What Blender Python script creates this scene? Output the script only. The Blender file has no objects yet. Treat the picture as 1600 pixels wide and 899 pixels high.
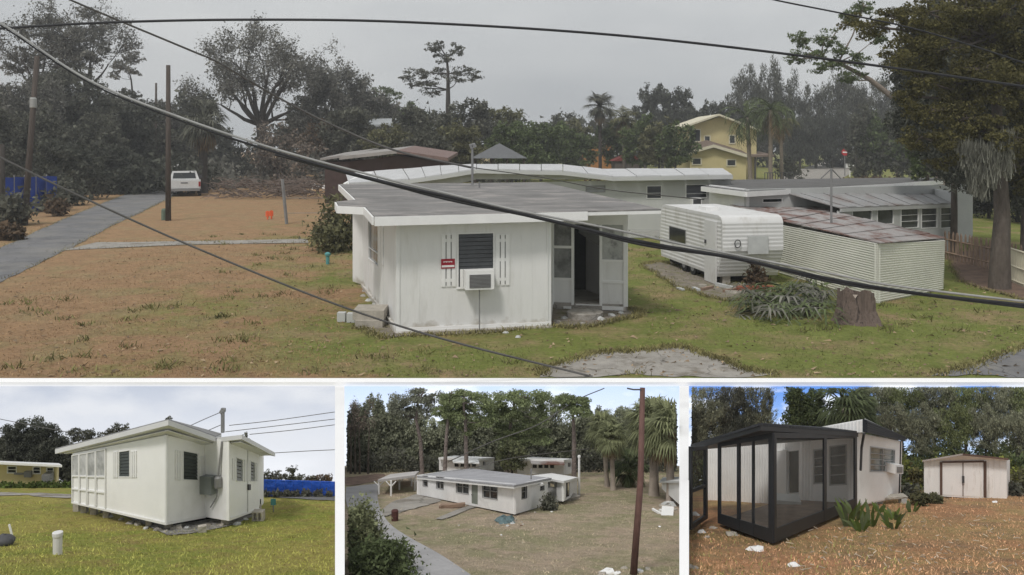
import bpy, math, random
import numpy as np
from mathutils import Vector as V, Matrix

random.seed(7); RNG = np.random.default_rng(7)
SC = bpy.context.scene
COL = SC.collection
# ------------------------------------------------------------------ camera
H, F, CX, HY = 4.0, 1400.0, 800.0, 225.0          # eye height, focal length and horizon of a 1600 px wide picture
cam = bpy.data.cameras.new('camera'); cam_o = bpy.data.objects.new('camera', cam); COL.objects.link(cam_o)
cam.sensor_width = 36.0; cam.lens = 36.0 * F / 1600.0; cam.shift_y = -(449.5 - HY) / 1600.0
cam.clip_start = 0.1; cam.clip_end = 6000.0
cam_o.location = (0, 0, H); cam_o.rotation_euler = (math.radians(90), 0, 0)
SC.camera = cam_o
# ------------------------------------------------------------------ overcast sky, weak wide sun
SUN_ELEV, SUN_AZ = 56.0, 208.0                    # azimuth clockwise from +Y: behind the eye and to the left
world = bpy.data.worlds.new('World'); SC.world = world; world.use_nodes = True
nt = world.node_tree; nt.nodes.clear()
out = nt.nodes.new('ShaderNodeOutputWorld'); bg = nt.nodes.new('ShaderNodeBackground')
sky = nt.nodes.new('ShaderNodeTexSky'); sky.sky_type = 'NISHITA'; sky.sun_disc = False
sky.sun_elevation = math.radians(SUN_ELEV); sky.sun_rotation = math.radians(SUN_AZ)
sky.air_density = 1.0; sky.dust_density = 4.0
hs = nt.nodes.new('ShaderNodeHueSaturation'); hs.inputs['Saturation'].default_value = 0.3
tc = nt.nodes.new('ShaderNodeTexCoord'); mp = nt.nodes.new('ShaderNodeMapping'); mp.inputs['Scale'].default_value = (1.6, 1.6, 6)
cn = nt.nodes.new('ShaderNodeTexNoise'); cn.inputs['Scale'].default_value = 1.3; cn.inputs['Detail'].default_value = 5
cr = nt.nodes.new('ShaderNodeValToRGB')
cr.color_ramp.elements[0].color = (0.375, 0.395, 0.415, 1); cr.color_ramp.elements[0].position = 0.3
cr.color_ramp.elements[1].color = (0.58, 0.59, 0.59, 1); cr.color_ramp.elements[1].position = 0.7
sc10 = nt.nodes.new('ShaderNodeVectorMath'); sc10.operation = 'SCALE'; sc10.inputs['Scale'].default_value = 10.0
mx = nt.nodes.new('ShaderNodeMix'); mx.data_type = 'RGBA'; mx.inputs['Factor'].default_value = 0.93
L = nt.links.new
L(sky.outputs[0], hs.inputs['Color']); L(tc.outputs['Generated'], mp.inputs[0]); L(mp.outputs[0], cn.inputs['Vector'])
L(cn.outputs['Fac'], cr.inputs[0]); L(cr.outputs[0], sc10.inputs[0]); L(hs.outputs[0], mx.inputs['A']); L(sc10.outputs[0], mx.inputs['B'])
L(mx.outputs['Result'], bg.inputs['Color']); bg.inputs['Strength'].default_value = 0.1; L(bg.outputs[0], out.inputs[0])
sun = bpy.data.lights.new('sun', 'SUN'); sun.energy = 1.5; sun.angle = math.radians(10); sun.color = (1.0, 0.96, 0.91)
sun_o = bpy.data.objects.new('sun', sun); COL.objects.link(sun_o)
_e, _a = math.radians(SUN_ELEV), math.radians(SUN_AZ)
sun_dir = V((math.sin(_a) * math.cos(_e), math.cos(_a) * math.cos(_e), math.sin(_e)))
sun_o.rotation_euler = sun_dir.to_track_quat('Z', 'Y').to_euler(); sun_o.location = (-20, -20, 30)
SC.view_settings.view_transform = 'Standard'; SC.view_settings.look = 'None'
SC.view_settings.exposure = 0.37; SC.view_settings.gamma = 1.0; SC.view_settings.use_curve_mapping = False
SC.render.engine = 'CYCLES'; SC.cycles.max_bounces = 8; SC.cycles.volume_bounces = 0; SC.cycles.use_denoising = True

# ------------------------------------------------------------------ materials
MATS = {}
def mat(name, col, rough=0.8, var=0.15, scale=3.0, bump=0.0, bscale=None, spec=0.3, metal=0.0, island=0.0, dirt=None, dscale=1.0, alpha=1.0, stretch=(1, 1, 1), dlo=0.5, dhi=0.62, emit=0.0, splash=None, crack=0.0):
    if name in MATS: return MATS[name]
    m = bpy.data.materials.new(name); m.use_nodes = True; t = m.node_tree; N = t.nodes; lk = t.links.new
    b = N['Principled BSDF']; b.inputs['Roughness'].default_value = rough; b.inputs['Metallic'].default_value = metal
    b.inputs['Specular IOR Level'].default_value = spec; b.inputs['Alpha'].default_value = alpha
    g = N.new('ShaderNodeNewGeometry'); mpn = N.new('ShaderNodeMapping'); mpn.inputs['Scale'].default_value = stretch
    lk(g.outputs['Position'], mpn.inputs[0])
    n = N.new('ShaderNodeTexNoise'); n.inputs['Scale'].default_value = scale; n.inputs['Detail'].default_value = 6
    n.inputs['Roughness'].default_value = 0.65
    lk(mpn.outputs[0], n.inputs['Vector'])
    r = N.new('ShaderNodeMapRange'); r.inputs['From Min'].default_value = 0.3; r.inputs['From Max'].default_value = 0.7
    r.inputs['To Min'].default_value = 1 - var; r.inputs['To Max'].default_value = 1 + var
    lk(n.outputs['Fac'], r.inputs[0]); val = r.outputs[0]
    if island:
        ma = N.new('ShaderNodeMapRange'); ma.inputs['To Min'].default_value = 1 - island; ma.inputs['To Max'].default_value = 1 + island
        lk(g.outputs['Random Per Island'], ma.inputs[0])
        mu = N.new('ShaderNodeMath'); mu.operation = 'MULTIPLY'; lk(val, mu.inputs[0]); lk(ma.outputs[0], mu.inputs[1]); val = mu.outputs[0]
    cm = N.new('ShaderNodeVectorMath'); cm.operation = 'SCALE'; cm.inputs[0].default_value = col[:3]; lk(val, cm.inputs['Scale'])
    cout = cm.outputs[0]
    if dirt:
        n2 = N.new('ShaderNodeTexNoise'); n2.inputs['Scale'].default_value = dscale; n2.inputs['Detail'].default_value = 8; n2.inputs['Roughness'].default_value = 0.7
        lk(mpn.outputs[0], n2.inputs['Vector'])
        r2 = N.new('ShaderNodeMapRange'); r2.inputs['From Min'].default_value = dlo; r2.inputs['From Max'].default_value = dhi
        lk(n2.outputs['Fac'], r2.inputs[0])
        mxn = N.new('ShaderNodeMix'); mxn.data_type = 'RGBA'; lk(r2.outputs[0], mxn.inputs['Factor']); lk(cout, mxn.inputs['A'])
        mxn.inputs['B'].default_value = (*dirt, 1); cout = mxn.outputs['Result']
    if splash:                        # mud splashed up from the ground: (height, colour)
        sp_ = N.new('ShaderNodeSeparateXYZ'); lk(g.outputs['Position'], sp_.inputs[0]); n5 = N.new('ShaderNodeTexNoise'); n5.inputs['Scale'].default_value = 5.0; n5.inputs['Detail'].default_value = 8; lk(g.outputs['Position'], n5.inputs['Vector'])
        ad = N.new('ShaderNodeMath'); ad.operation = 'MULTIPLY_ADD'; lk(n5.outputs['Fac'], ad.inputs[0]); ad.inputs[1].default_value = -splash[0] * 2.2; lk(sp_.outputs[2], ad.inputs[2])
        r5 = N.new('ShaderNodeMapRange'); r5.inputs['From Min'].default_value = -splash[0] * .9; r5.inputs['From Max'].default_value = -splash[0] * .2; r5.inputs['To Min'].default_value = .75; r5.inputs['To Max'].default_value = 0.0; lk(ad.outputs[0], r5.inputs[0])
        m5 = N.new('ShaderNodeMix'); m5.data_type = 'RGBA'; lk(r5.outputs[0], m5.inputs['Factor']); lk(cout, m5.inputs['A']); m5.inputs['B'].default_value = (*splash[1], 1); cout = m5.outputs['Result']
    if crack:                         # thin dark cracks, crack = cell size
        n6 = N.new('ShaderNodeTexNoise'); n6.inputs['Scale'].default_value = 1.7 / crack; n6.inputs['Detail'].default_value = 4; lk(g.outputs['Position'], n6.inputs['Vector'])
        v6 = N.new('ShaderNodeVectorMath'); v6.operation = 'MULTIPLY_ADD'; lk(n6.outputs['Color'], v6.inputs[0]); v6.inputs[1].default_value = (crack * .5,) * 3; lk(g.outputs['Position'], v6.inputs[2])
        vo = N.new('ShaderNodeTexVoronoi'); vo.feature = 'DISTANCE_TO_EDGE'; vo.inputs['Scale'].default_value = 1 / crack; lk(v6.outputs[0], vo.inputs['Vector'])
        r6 = N.new('ShaderNodeMapRange'); r6.inputs['From Min'].default_value = .004; r6.inputs['From Max'].default_value = .014; r6.inputs['To Min'].default_value = .66; r6.inputs['To Max'].default_value = 1.0; lk(vo.outputs['Distance'], r6.inputs[0])
        c6 = N.new('ShaderNodeVectorMath'); c6.operation = 'SCALE'; lk(cout, c6.inputs[0]); lk(r6.outputs[0], c6.inputs['Scale']); cout = c6.outputs[0]
    lk(cout, b.inputs['Base Color'])
    if emit:
        lk(cout, b.inputs['Emission Color']); b.inputs['Emission Strength'].default_value = emit
    if bump:
        n3 = N.new('ShaderNodeTexNoise'); n3.inputs['Scale'].default_value = bscale or scale * 5; n3.inputs['Detail'].default_value = 6
        lk(mpn.outputs[0], n3.inputs['Vector'])
        bn = N.new('ShaderNodeBump'); bn.inputs['Strength'].default_value = bump; bn.inputs['Distance'].default_value = 0.05
        lk(n3.outputs['Fac'], bn.inputs['Height']); lk(bn.outputs[0], b.inputs['Normal'])
    MATS[name] = m
    return m

def turf(name, c1, c2, c3, s1=0.25, s2=1.3, gx=None, bump=0.8, fine=14.0, tone=0.28):
    """grass ground: three growth colours in noise patches; gx = (x_from, x_to) where the lawn turns from c1 to c2"""
    m = bpy.data.materials.new(name); m.use_nodes = True; t = m.node_tree; N = t.nodes; lk = t.links.new
    b = N['Principled BSDF']; b.inputs['Roughness'].default_value = 0.95; b.inputs['Specular IOR Level'].default_value = 0.1
    g = N.new('ShaderNodeNewGeometry')
    def noise(s, d=7, ro=0.65):
        n = N.new('ShaderNodeTexNoise'); n.inputs['Scale'].default_value = s; n.inputs['Detail'].default_value = d; n.inputs['Roughness'].default_value = ro
        lk(g.outputs['Position'], n.inputs['Vector']); return n.outputs['Fac']
    def rng(x, a, c, lo=0.0, hi=1.0):
        r = N.new('ShaderNodeMapRange'); r.inputs['From Min'].default_value = a; r.inputs['From Max'].default_value = c
        r.inputs['To Min'].default_value = lo; r.inputs['To Max'].default_value = hi; lk(x, r.inputs[0]); return r.outputs[0]
    def mix(f, a, c):
        x = N.new('ShaderNodeMix'); x.data_type = 'RGBA'; lk(f, x.inputs['Factor'])
        for k, v in (('A', a), ('B', c)):
            if isinstance(v, tuple): x.inputs[k].default_value = (*v, 1)
            else: lk(v, x.inputs[k])
        return x.outputs['Result']
    def op(o, a, c):
        x = N.new('ShaderNodeMath'); x.operation = o
        for i, v in enumerate((a, c)):
            if isinstance(v, (int, float)): x.inputs[i].default_value = v
            else: lk(v, x.inputs[i])
        return x.outputs[0]
    f = noise(s1)
    if gx:
        sx = N.new('ShaderNodeSeparateXYZ'); lk(g.outputs['Position'], sx.inputs[0])
        f = op('ADD', op('MULTIPLY', f, 1.0), rng(sx.outputs[0], gx[0], gx[1], -0.22, 0.2))
    c = mix(rng(f, 0.43, 0.56), c1, c2)
    c = mix(rng(noise(s2), 0.48, 0.66), c, c3)
    c = mix(rng(noise(s2 * 1.9 + .37, 8, .75), 0.56, 0.68, 0.0, .6), c, tuple(x * .55 for x in c2))
    c = mix(rng(noise(s2 * 3.1 + .11, 8, .8), 0.58, 0.7, 0.0, .7), c, tuple(min(1, x * 1.5) for x in c1))
    vm = N.new('ShaderNodeVectorMath'); vm.operation = 'SCALE'; lk(c, vm.inputs[0])
    lk(op('MULTIPLY', rng(noise(fine, 9, 0.8), 0.3, 0.7, 1 - tone, 1 + tone), rng(noise(s2 * 2.7), 0.3, 0.7, 0.82, 1.15)), vm.inputs['Scale'])
    lk(vm.outputs[0], b.inputs['Base Color'])
    bn = N.new('ShaderNodeBump'); bn.inputs['Strength'].default_value = bump; bn.inputs['Distance'].default_value = 0.06
    lk(noise(fine * 0.7, 9, 0.8), bn.inputs['Height']); lk(bn.outputs[0], b.inputs['Normal'])
    MATS[name] = m
    return m

def skymat(name, stops, cloud, cscale, z0, z1, thr=(0.5, 0.65)):
    """air behind a hollow: emits like the sky; stops = colours from low to high, cloud colour in noise patches"""
    m = bpy.data.materials.new(name); m.use_nodes = True; t = m.node_tree; N = t.nodes; N.clear(); lk = t.links.new
    o = N.new('ShaderNodeOutputMaterial'); e = N.new('ShaderNodeEmission'); lk(e.outputs[0], o.inputs[0])
    g = N.new('ShaderNodeNewGeometry'); sx = N.new('ShaderNodeSeparateXYZ'); lk(g.outputs['Position'], sx.inputs[0])
    r = N.new('ShaderNodeMapRange'); r.inputs['From Min'].default_value = z0; r.inputs['From Max'].default_value = z1; lk(sx.outputs[2], r.inputs[0])
    ramp = N.new('ShaderNodeValToRGB'); lk(r.outputs[0], ramp.inputs[0])
    ramp.color_ramp.elements[0].color = (*stops[0], 1); ramp.color_ramp.elements[1].color = (*stops[1], 1)
    mpn = N.new('ShaderNodeMapping'); mpn.inputs['Scale'].default_value = (1, 1, 2.4); lk(g.outputs['Position'], mpn.inputs[0])
    n = N.new('ShaderNodeTexNoise'); n.inputs['Scale'].default_value = cscale; n.inputs['Detail'].default_value = 5; lk(mpn.outputs[0], n.inputs['Vector'])
    r2 = N.new('ShaderNodeMapRange'); r2.inputs['From Min'].default_value = thr[0]; r2.inputs['From Max'].default_value = thr[1]; lk(n.outputs['Fac'], r2.inputs[0])
    x = N.new('ShaderNodeMix'); x.data_type = 'RGBA'; lk(r2.outputs[0], x.inputs['Factor']); lk(ramp.outputs[0], x.inputs['A']); x.inputs['B'].default_value = (*cloud, 1)
    lk(x.outputs['Result'], e.inputs[0]); MATS[name] = m
    return m

# ------------------------------------------------------------------ geometry helpers
def W(px, py, d):                     # the point seen at (px, py) that lies d metres ahead
    return V(((px - CX) / F * d, d, H - (py - HY) / F * d))
def G(px, py, dz=0.0):                # the point of the level upper ground seen at (px, py)
    d = (H - dz) * F / (py - HY); return V(((px - CX) / F * d, d, dz))
def at(px, d, z=0.0): return V(((px - CX) / F * d, d, z))

class MB:
    def __init__(s): s.v = []; s.f = []
    def add(s, vs, fs):
        k = len(s.v); s.v += [tuple(p) for p in vs]; s.f += [tuple(i + k for i in q) for q in fs]; return s
    def hexa(s, b, t):                # bottom ring, top ring (same winding)
        n = len(b)
        return s.add(list(b) + list(t), [tuple(range(n - 1, -1, -1)), tuple(range(n, 2 * n))] + [(i, (i + 1) % n, n + (i + 1) % n, n + i) for i in range(n)])
    def box(s, lo, hi):
        (a, b, c), (d, e, f) = lo, hi
        return s.hexa([(a, b, c), (d, b, c), (d, e, c), (a, e, c)], [(a, b, f), (d, b, f), (d, e, f), (a, e, f)])
    def obox(s, c, u, w, hx, hy, z0, z1):   # box turned so its x axis is u, y axis w
        c = V(c); pts = [c + u * a * hx + w * b * hy for a, b in ((-1, -1), (1, -1), (1, 1), (-1, 1))]
        return s.hexa([p + V((0, 0, z0)) for p in pts], [p + V((0, 0, z1)) for p in pts])
    def prism(s, poly, vec): return s.hexa(poly, [V(p) + V(vec) for p in poly])
    def tube(s, pts, rad, n=6, caps=True):
        pts = [V(p) for p in pts]; k = len(s.v); m = len(pts)
        if not hasattr(rad, '__len__'): rad = [rad] * m
        for i, p in enumerate(pts):
            t = (pts[min(i + 1, m - 1)] - pts[max(i - 1, 0)]); t = t.normalized() if t.length > 1e-9 else V((0, 0, 1))
            a = t.cross(V((0.31, 0.95, 0.05)) if abs(t.y) < 0.9 else V((1, 0, 0))).normalized(); b = t.cross(a)
            for j in range(n):
                th = 2 * math.pi * j / n
                s.v.append(tuple(p + (a * math.cos(th) + b * math.sin(th)) * rad[i]))
        for i in range(m - 1):
            for j in range(n):
                s.f.append((k + i * n + j, k + i * n + (j + 1) % n, k + (i + 1) * n + (j + 1) % n, k + (i + 1) * n + j))
        if caps:
            s.f.append(tuple(k + j for j in range(n - 1, -1, -1))); s.f.append(tuple(k + (m - 1) * n + j for j in range(n)))
        return s
    def blob(s, c, r, n=7, jit=0.25, squash=1.0):   # rough stone
        c = V(c); k = len(s.v); rows = 4
        ph = random.random() * 6
        for i in range(rows + 1):
            for j in range(n):
                a = math.pi * i / rows; b = 2 * math.pi * j / n + ph
                q = 1 + random.uniform(-jit, jit)
                s.v.append((c.x + r * q * math.sin(a) * math.cos(b), c.y + r * q * math.sin(a) * math.sin(b), c.z + r * squash * q * math.cos(a)))
        for i in range(rows):
            for j in range(n): s.f.append((k + i * n + j, k + (i + 1) * n + j, k + (i + 1) * n + (j + 1) % n, k + i * n + (j + 1) % n))
        return s
    def lathe(s, c, prof, n=12):      # prof = [(r, z)...]
        c = V(c); k = len(s.v); m = len(prof)
        for r, z in prof:
            for j in range(n): s.v.append((c.x + r * math.cos(2 * math.pi * j / n), c.y + r * math.sin(2 * math.pi * j / n), c.z + z))
        for i in range(m - 1):
            for j in range(n): s.f.append((k + i * n + j, k + i * n + (j + 1) % n, k + (i + 1) * n + (j + 1) % n, k + (i + 1) * n + j))
        s.f.append(tuple(k + j for j in range(n - 1, -1, -1))); s.f.append(tuple(k + (m - 1) * n + j for j in range(n)))
        return s

def link_mesh(name, vs, fs, m, smooth=False):
    me = bpy.data.meshes.new(name); me.from_pydata(vs, [], fs); me.validate(); me.update()
    if m: me.materials.append(m)
    if smooth: me.polygons.foreach_set('use_smooth', [True] * len(me.polygons))
    o = bpy.data.objects.new(name, me); COL.objects.link(o); return o
def tag(o, label=None, cat=None, group=None, kind=None):
    for k, v in (('label', label), ('category', cat), ('group', group), ('kind', kind)):
        if v: o[k] = v
    return o
def thing(name, label, cat, loc, group=None):
    o = bpy.data.objects.new(name, None); COL.objects.link(o); o.location = loc; o.empty_display_size = 0.2
    return tag(o, label, cat, group)
def part(name, mb, m, parent, smooth=False, label=None):
    o = link_mesh(name, mb.v, mb.f, m, smooth); o.parent = parent
    if parent.type == 'EMPTY': o.matrix_parent_inverse = Matrix.Translation(-V(parent.location))
    elif parent.parent is None: o.matrix_parent_inverse = Matrix.Translation(-V(parent.location))
    if label: o['label'] = label
    return o
def single(name, mb, m, label, cat, group=None, smooth=False):   # a thing that is one mesh, origin at its base
    a = np.array(mb.v); c = np.array([a[:, 0].mean(), a[:, 1].mean(), a[:, 2].min()])
    o = link_mesh(name, [tuple(p) for p in (a - c)], mb.f, m, smooth); o.location = c
    return tag(o, label, cat, group)
def struct(name, mb, m, kind='structure', label=None, smooth=False):
    o = link_mesh(name, mb.v, mb.f, m, smooth); return tag(o, label, None, None, kind)

class Quad:                           # a wall face: A B bottom, C D top, seen from outside
    def __init__(s, A, B, C, D):
        s.A, s.B, s.C, s.D = map(V, (A, B, C, D)); s.N = (s.B - s.A).cross(s.D - s.A).normalized()
        s.m = (s.A.y + s.B.y) / 2 / F; s.L = (s.B - s.A).length; s.Hh = ((s.D - s.A).length + (s.C - s.B).length) / 2
    def p(s, a, b, n=0.0):
        return s.A * ((1 - a) * (1 - b)) + s.B * (a * (1 - b)) + s.C * (a * b) + s.D * ((1 - a) * b) + s.N * n
    def st(s, px, py):
        r = V(((px - CX) / F, 1, -(py - HY) / F)); o = V((0, 0, H))
        k = (s.A - o).dot(s.N) / r.dot(s.N); P = o + r * k
        a = b = 0.5; u = (s.B - s.A).normalized(); w = s.N.cross(u)
        for _ in range(12):
            e = P - s.p(a, b); ja = (s.B - s.A) * (1 - b) + (s.C - s.D) * b; jb = (s.D - s.A) * (1 - a) + (s.C - s.B) * a
            e1, e2, a1, a2, b1, b2 = e.dot(u), e.dot(w), ja.dot(u), ja.dot(w), jb.dot(u), jb.dot(w); det = a1 * b2 - a2 * b1
            a += (e1 * b2 - e2 * b1) / det; b += (a1 * e2 - a2 * e1) / det
        return a, b
    def rect(s, x0, y0, x1, y1):      # picture rectangle (left, top, right, bottom) -> s0 s1 t0 t1
        l = s.st(x0, (y0 + y1) / 2)[0]; r = s.st(x1, (y0 + y1) / 2)[0]
        xm = (x0 + x1) / 2
        return l, r, s.st(xm, y1)[1], s.st(xm, y0)[1]
    def box(s, mb, s0, s1, t0, t1, n0, n1):
        return mb.hexa([s.p(s0, t0, n0), s.p(s1, t0, n0), s.p(s1, t1, n0), s.p(s0, t1, n0)], [s.p(s0, t0, n1), s.p(s1, t0, n1), s.p(s1, t1, n1), s.p(s0, t1, n1)])
    def wall(s, mb, ops, th):         # solid wall with through openings
        ss = sorted({0.0, 1.0, *[o[0] for o in ops], *[o[1] for o in ops]}); ts = sorted({0.0, 1.0, *[o[2] for o in ops], *[o[3] for o in ops]})
        hole = lambda a, b: any(o[0] < a < o[1] and o[2] < b < o[3] for o in ops)
        for i in range(len(ss) - 1):
            for j in range(len(ts) - 1):
                a0, a1, b0, b1 = ss[i], ss[i + 1], ts[j], ts[j + 1]
                if hole((a0 + a1) / 2, (b0 + b1) / 2): continue
                c = [(a0, b0), (a1, b0), (a1, b1), (a0, b1)]
                mb.add([s.p(x, y, 0) for x, y in c], [(0, 1, 2, 3)]); mb.add([s.p(x, y, -th) for x, y in c], [(3, 2, 1, 0)])
        for o in list(ops) + [(0.0, 1.0, 0.0, 1.0)]:
            c = [(o[0], o[2]), (o[1], o[2]), (o[1], o[3]), (o[0], o[3])]
            for k in range(4):
                x, y = c[k], c[(k + 1) % 4]; mb.add([s.p(*x, 0), s.p(*y, 0), s.p(*y, -th), s.p(*x, -th)], [(0, 1, 2, 3)])
        return mb
    def ribs(s, mb, n, dep, upright=False, s0=0.0, s1=1.0, t0=0.0, t1=1.0, sharp=0.5):
        k = len(mb.v)
        rows = []
        for i in range(n):
            rows += [(i / n, 0.0), ((i + sharp) / n, dep)]
        rows.append((1.0, 0.0))
        for f, o in rows:
            if upright:
                a = s0 + (s1 - s0) * f; mb.v += [tuple(s.p(a, t0, o)), tuple(s.p(a, t1, o))]
            else:
                b = t0 + (t1 - t0) * f; mb.v += [tuple(s.p(s0, b, o)), tuple(s.p(s1, b, o))]
        for i in range(len(rows) - 1): mb.f.append((k + 2 * i, k + 2 * i + 1, k + 2 * i + 3, k + 2 * i + 2))
        return mb

GLASS = mat('dark_glass', (0.02, 0.023, 0.025), 0.12, 0.2, 2.0, spec=0.6)
def window(q, r, parent, fm, fw=2.0, proud=1.2, louvre=0, vb=(), hb=(), glass=None, lm=None, sill=False, name='window', set_back=2.0, label=None):
    """frame with its pane set back in the opening; louvre = number of slats, vb / hb = bars at fractions"""
    s0, s1, t0, t1 = r; m = q.m; a = fw * m / q.L; b = fw * m / q.Hh; mb = MB()
    o = proud * m; i = -set_back * m * 0.6
    q.box(mb, s0 - a, s0 + a * .3, t0 - b, t1 + b, i, o); q.box(mb, s1 - a * .3, s1 + a, t0 - b, t1 + b, i, o)
    q.box(mb, s0 + a * .3, s1 - a * .3, t1 - b * .3, t1 + b, i, o * .95); q.box(mb, s0 + a * .3, s1 - a * .3, t0 - b, t0 + b * .3, i, o * .95)
    for f in vb:
        x = s0 + (s1 - s0) * f; q.box(mb, x - a * .35, x + a * .35, t0 + b * .3, t1 - b * .3, i, o * .5)
    for f in hb:
        y = t0 + (t1 - t0) * f; q.box(mb, s0 + a * .3, s1 - a * .3, y - b * .35, y + b * .35, i, o * .55)
    w = part(name, mb, fm, parent, label=label)
    g = MB(); q.box(g, s0 + a * .1, s1 - a * .1, t0 + b * .1, t1 - b * .1, -set_back * m * 1.6, -set_back * m); part('pane', g, glass or GLASS, w)
    for k in range(louvre):
        y = t0 + (t1 - t0) * (k + .5) / louvre; hgt = (t1 - t0) / louvre * 0.42; z = MB()
        z.hexa([q.p(s0 + a * .2, y - hgt, -.1 * m), q.p(s1 - a * .2, y - hgt, -.1 * m), q.p(s1 - a * .2, y + hgt, -set_back * m * .8), q.p(s0 + a * .2, y + hgt, -set_back * m * .8)],
               [q.p(s0 + a * .2, y - hgt, .25 * m), q.p(s1 - a * .2, y - hgt, .25 * m), q.p(s1 - a * .2, y + hgt, -set_back * m * .55), q.p(s0 + a * .2, y + hgt, -set_back * m * .55)])
        part('slat', z, lm or GLASS, w)
    if sill:
        z = MB(); q.box(z, s0 - 2 * a, s1 + 2 * a, t0 - 2.2 * b, t0 - b * 1.02, -.5 * m, o * 2.2); part('sill', z, fm, w)
    return w
def shutter(q, r, parent, m, boards=3):
    s0, s1, t0, t1 = r; k = q.m; mb = MB(); w = (s1 - s0) / boards
    for i in range(boards): q.box(mb, s0 + w * (i + .1), s0 + w * (i + .86), t0, t1, .25 * k, 1.5 * k)
    for f in (.12, .5, .88):
        y = t0 + (t1 - t0) * f; q.box(mb, s0 + w * .05, s1 - w * .1, y - .03 * (t1 - t0), y + .03 * (t1 - t0), .1 * k, .9 * k)
    sh_ = part('shutter', mb, m, parent); g_ = MB(); q.box(g_, s0 + w * .1, s1 - w * .14, t0 + .02 * (t1 - t0), t1 - .02 * (t1 - t0), .01 * k, .09 * k); part('slot_shadow_board', g_, mat('slot_shadow_grey', (.3, .3, .3)), sh_)  # grey board painted as the shadow seen in the shutter slots
    return sh_
def wall_px(parent, c, rects, m, th=3.0, name='wall', label=None, base=None):
    """c = ((px, bottom, top, depth), (px, bottom, top, depth)) left and right edge; rects = openings in picture pixels"""
    (x0, b0, t0, d0), (x1, b1, t1, d1) = c
    q = Quad(W(x0, b0, d0), W(x1, b1, d1), W(x1, t1, d1), W(x0, t0, d0))
    rs = [q.rect(*r) for r in rects]; mb = MB(); q.wall(mb, rs, th * q.m); part(name, mb, m, parent, label=label)
    return q, rs

# ------------------------------------------------------------------ plants
def diamonds(c, size, up=0.0, asp=(0.45, 0.9), axis=None):
    """leaf-sized faces at the points c, random tilt; axis pulls their long axis"""
    n = len(c); c = np.asarray(c)
    a = RNG.normal(size=(n, 3)); 
    if axis is not None: a = a * 0.45 + np.asarray(axis)
    a /= np.linalg.norm(a, axis=1)[:, None] + 1e-9
    b = np.cross(a, RNG.normal(size=(n, 3)) + np.array([0, 0, up])); b /= np.linalg.norm(b, axis=1)[:, None] + 1e-9
    s = size * np.clip(np.exp(RNG.normal(size=n) * .38), .35, 2.3)[:, None]; w = s * RNG.uniform(*asp, n)[:, None] * 0.5
    v = np.stack([c - a * s * .4 - b * w, c - a * s * .4 + b * w, c + a * s * .6], 1).reshape(-1, 3)
    f = np.arange(3 * n).reshape(-1, 3)
    return v, f
def leafmesh(name, v, f, m, parent=None, label=None):
    me = bpy.data.meshes.new(name); me.vertices.add(len(v)); me.vertices.foreach_set('co', v.astype(np.float32).ravel())
    q_ = f.shape[1]; me.loops.add(len(f) * q_); me.loops.foreach_set('vertex_index', f.astype(np.int32).ravel())
    me.polygons.add(len(f)); me.polygons.foreach_set('loop_start', np.arange(0, q_ * len(f), q_, dtype=np.int32))
    me.update(calc_edges=True); me.validate(); me.materials.append(m)
    o = bpy.data.objects.new(name, me); COL.objects.link(o)
    if parent: o.parent = parent; o.matrix_parent_inverse = Matrix.Translation(-V(parent.location))
    if label: o['label'] = label
    return o
def keep(p, clip):                    # growth ends at the hollow's rim and at the walls on either side
    if clip is None: return p
    x0, x1, y0 = clip; px = CX + F * p[:, 0] / p[:, 1]; py = HY + F * (H - p[:, 2]) / p[:, 1]
    return p[(px > x0) & (px < x1) & (py > y0)]
LEAF = {}
def leaf(name, col, isl=0.5, var=0.42):
    m = LEAF[name] = mat('leaf_' + name, col, 0.75, var, 0.9, spec=0.15, island=isl)
    N = m.node_tree.nodes; b = N['Principled BSDF']; o = N['Material Output']; tr_ = N.new('ShaderNodeBsdfTranslucent'); mx_ = N.new('ShaderNodeMixShader'); mx_.inputs[0].default_value = .3
    lk = m.node_tree.links.new; lk(b.inputs['Base Color'].links[0].from_socket, tr_.inputs[0]); lk(b.outputs[0], mx_.inputs[1]); lk(tr_.outputs[0], mx_.inputs[2]); lk(mx_.outputs[0], o.inputs[0])   # light passes through thin leaves
leaf('dark', (0.12, 0.122, 0.095)); leaf('grey', (0.175, 0.172, 0.148)); leaf('olive', (0.15, 0.148, 0.078)); leaf('green', (0.115, 0.145, 0.065))
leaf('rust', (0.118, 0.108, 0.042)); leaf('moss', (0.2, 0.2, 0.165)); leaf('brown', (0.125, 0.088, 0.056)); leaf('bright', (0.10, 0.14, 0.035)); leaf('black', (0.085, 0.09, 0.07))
leaf('palm', (0.11, 0.135, 0.065)); leaf('dead', (0.21, 0.15, 0.09)); leaf('twig', (0.2, 0.165, 0.135))
BARK = mat('bark_grey', (0.115, 0.095, 0.08), 0.9, 0.35, 4.0, 0.8, 14, stretch=(3, 3, .7)); BARKD = mat('bark_dark', (0.06, 0.052, 0.045), 0.9, 0.35, 4.0, 0.8, 14, stretch=(3, 3, .7))
BARKP = mat('bark_pale', (0.24, 0.2, 0.165), 0.9, 0.3, 5.0, 0.8, 14, stretch=(1, 1, 5))

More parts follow.
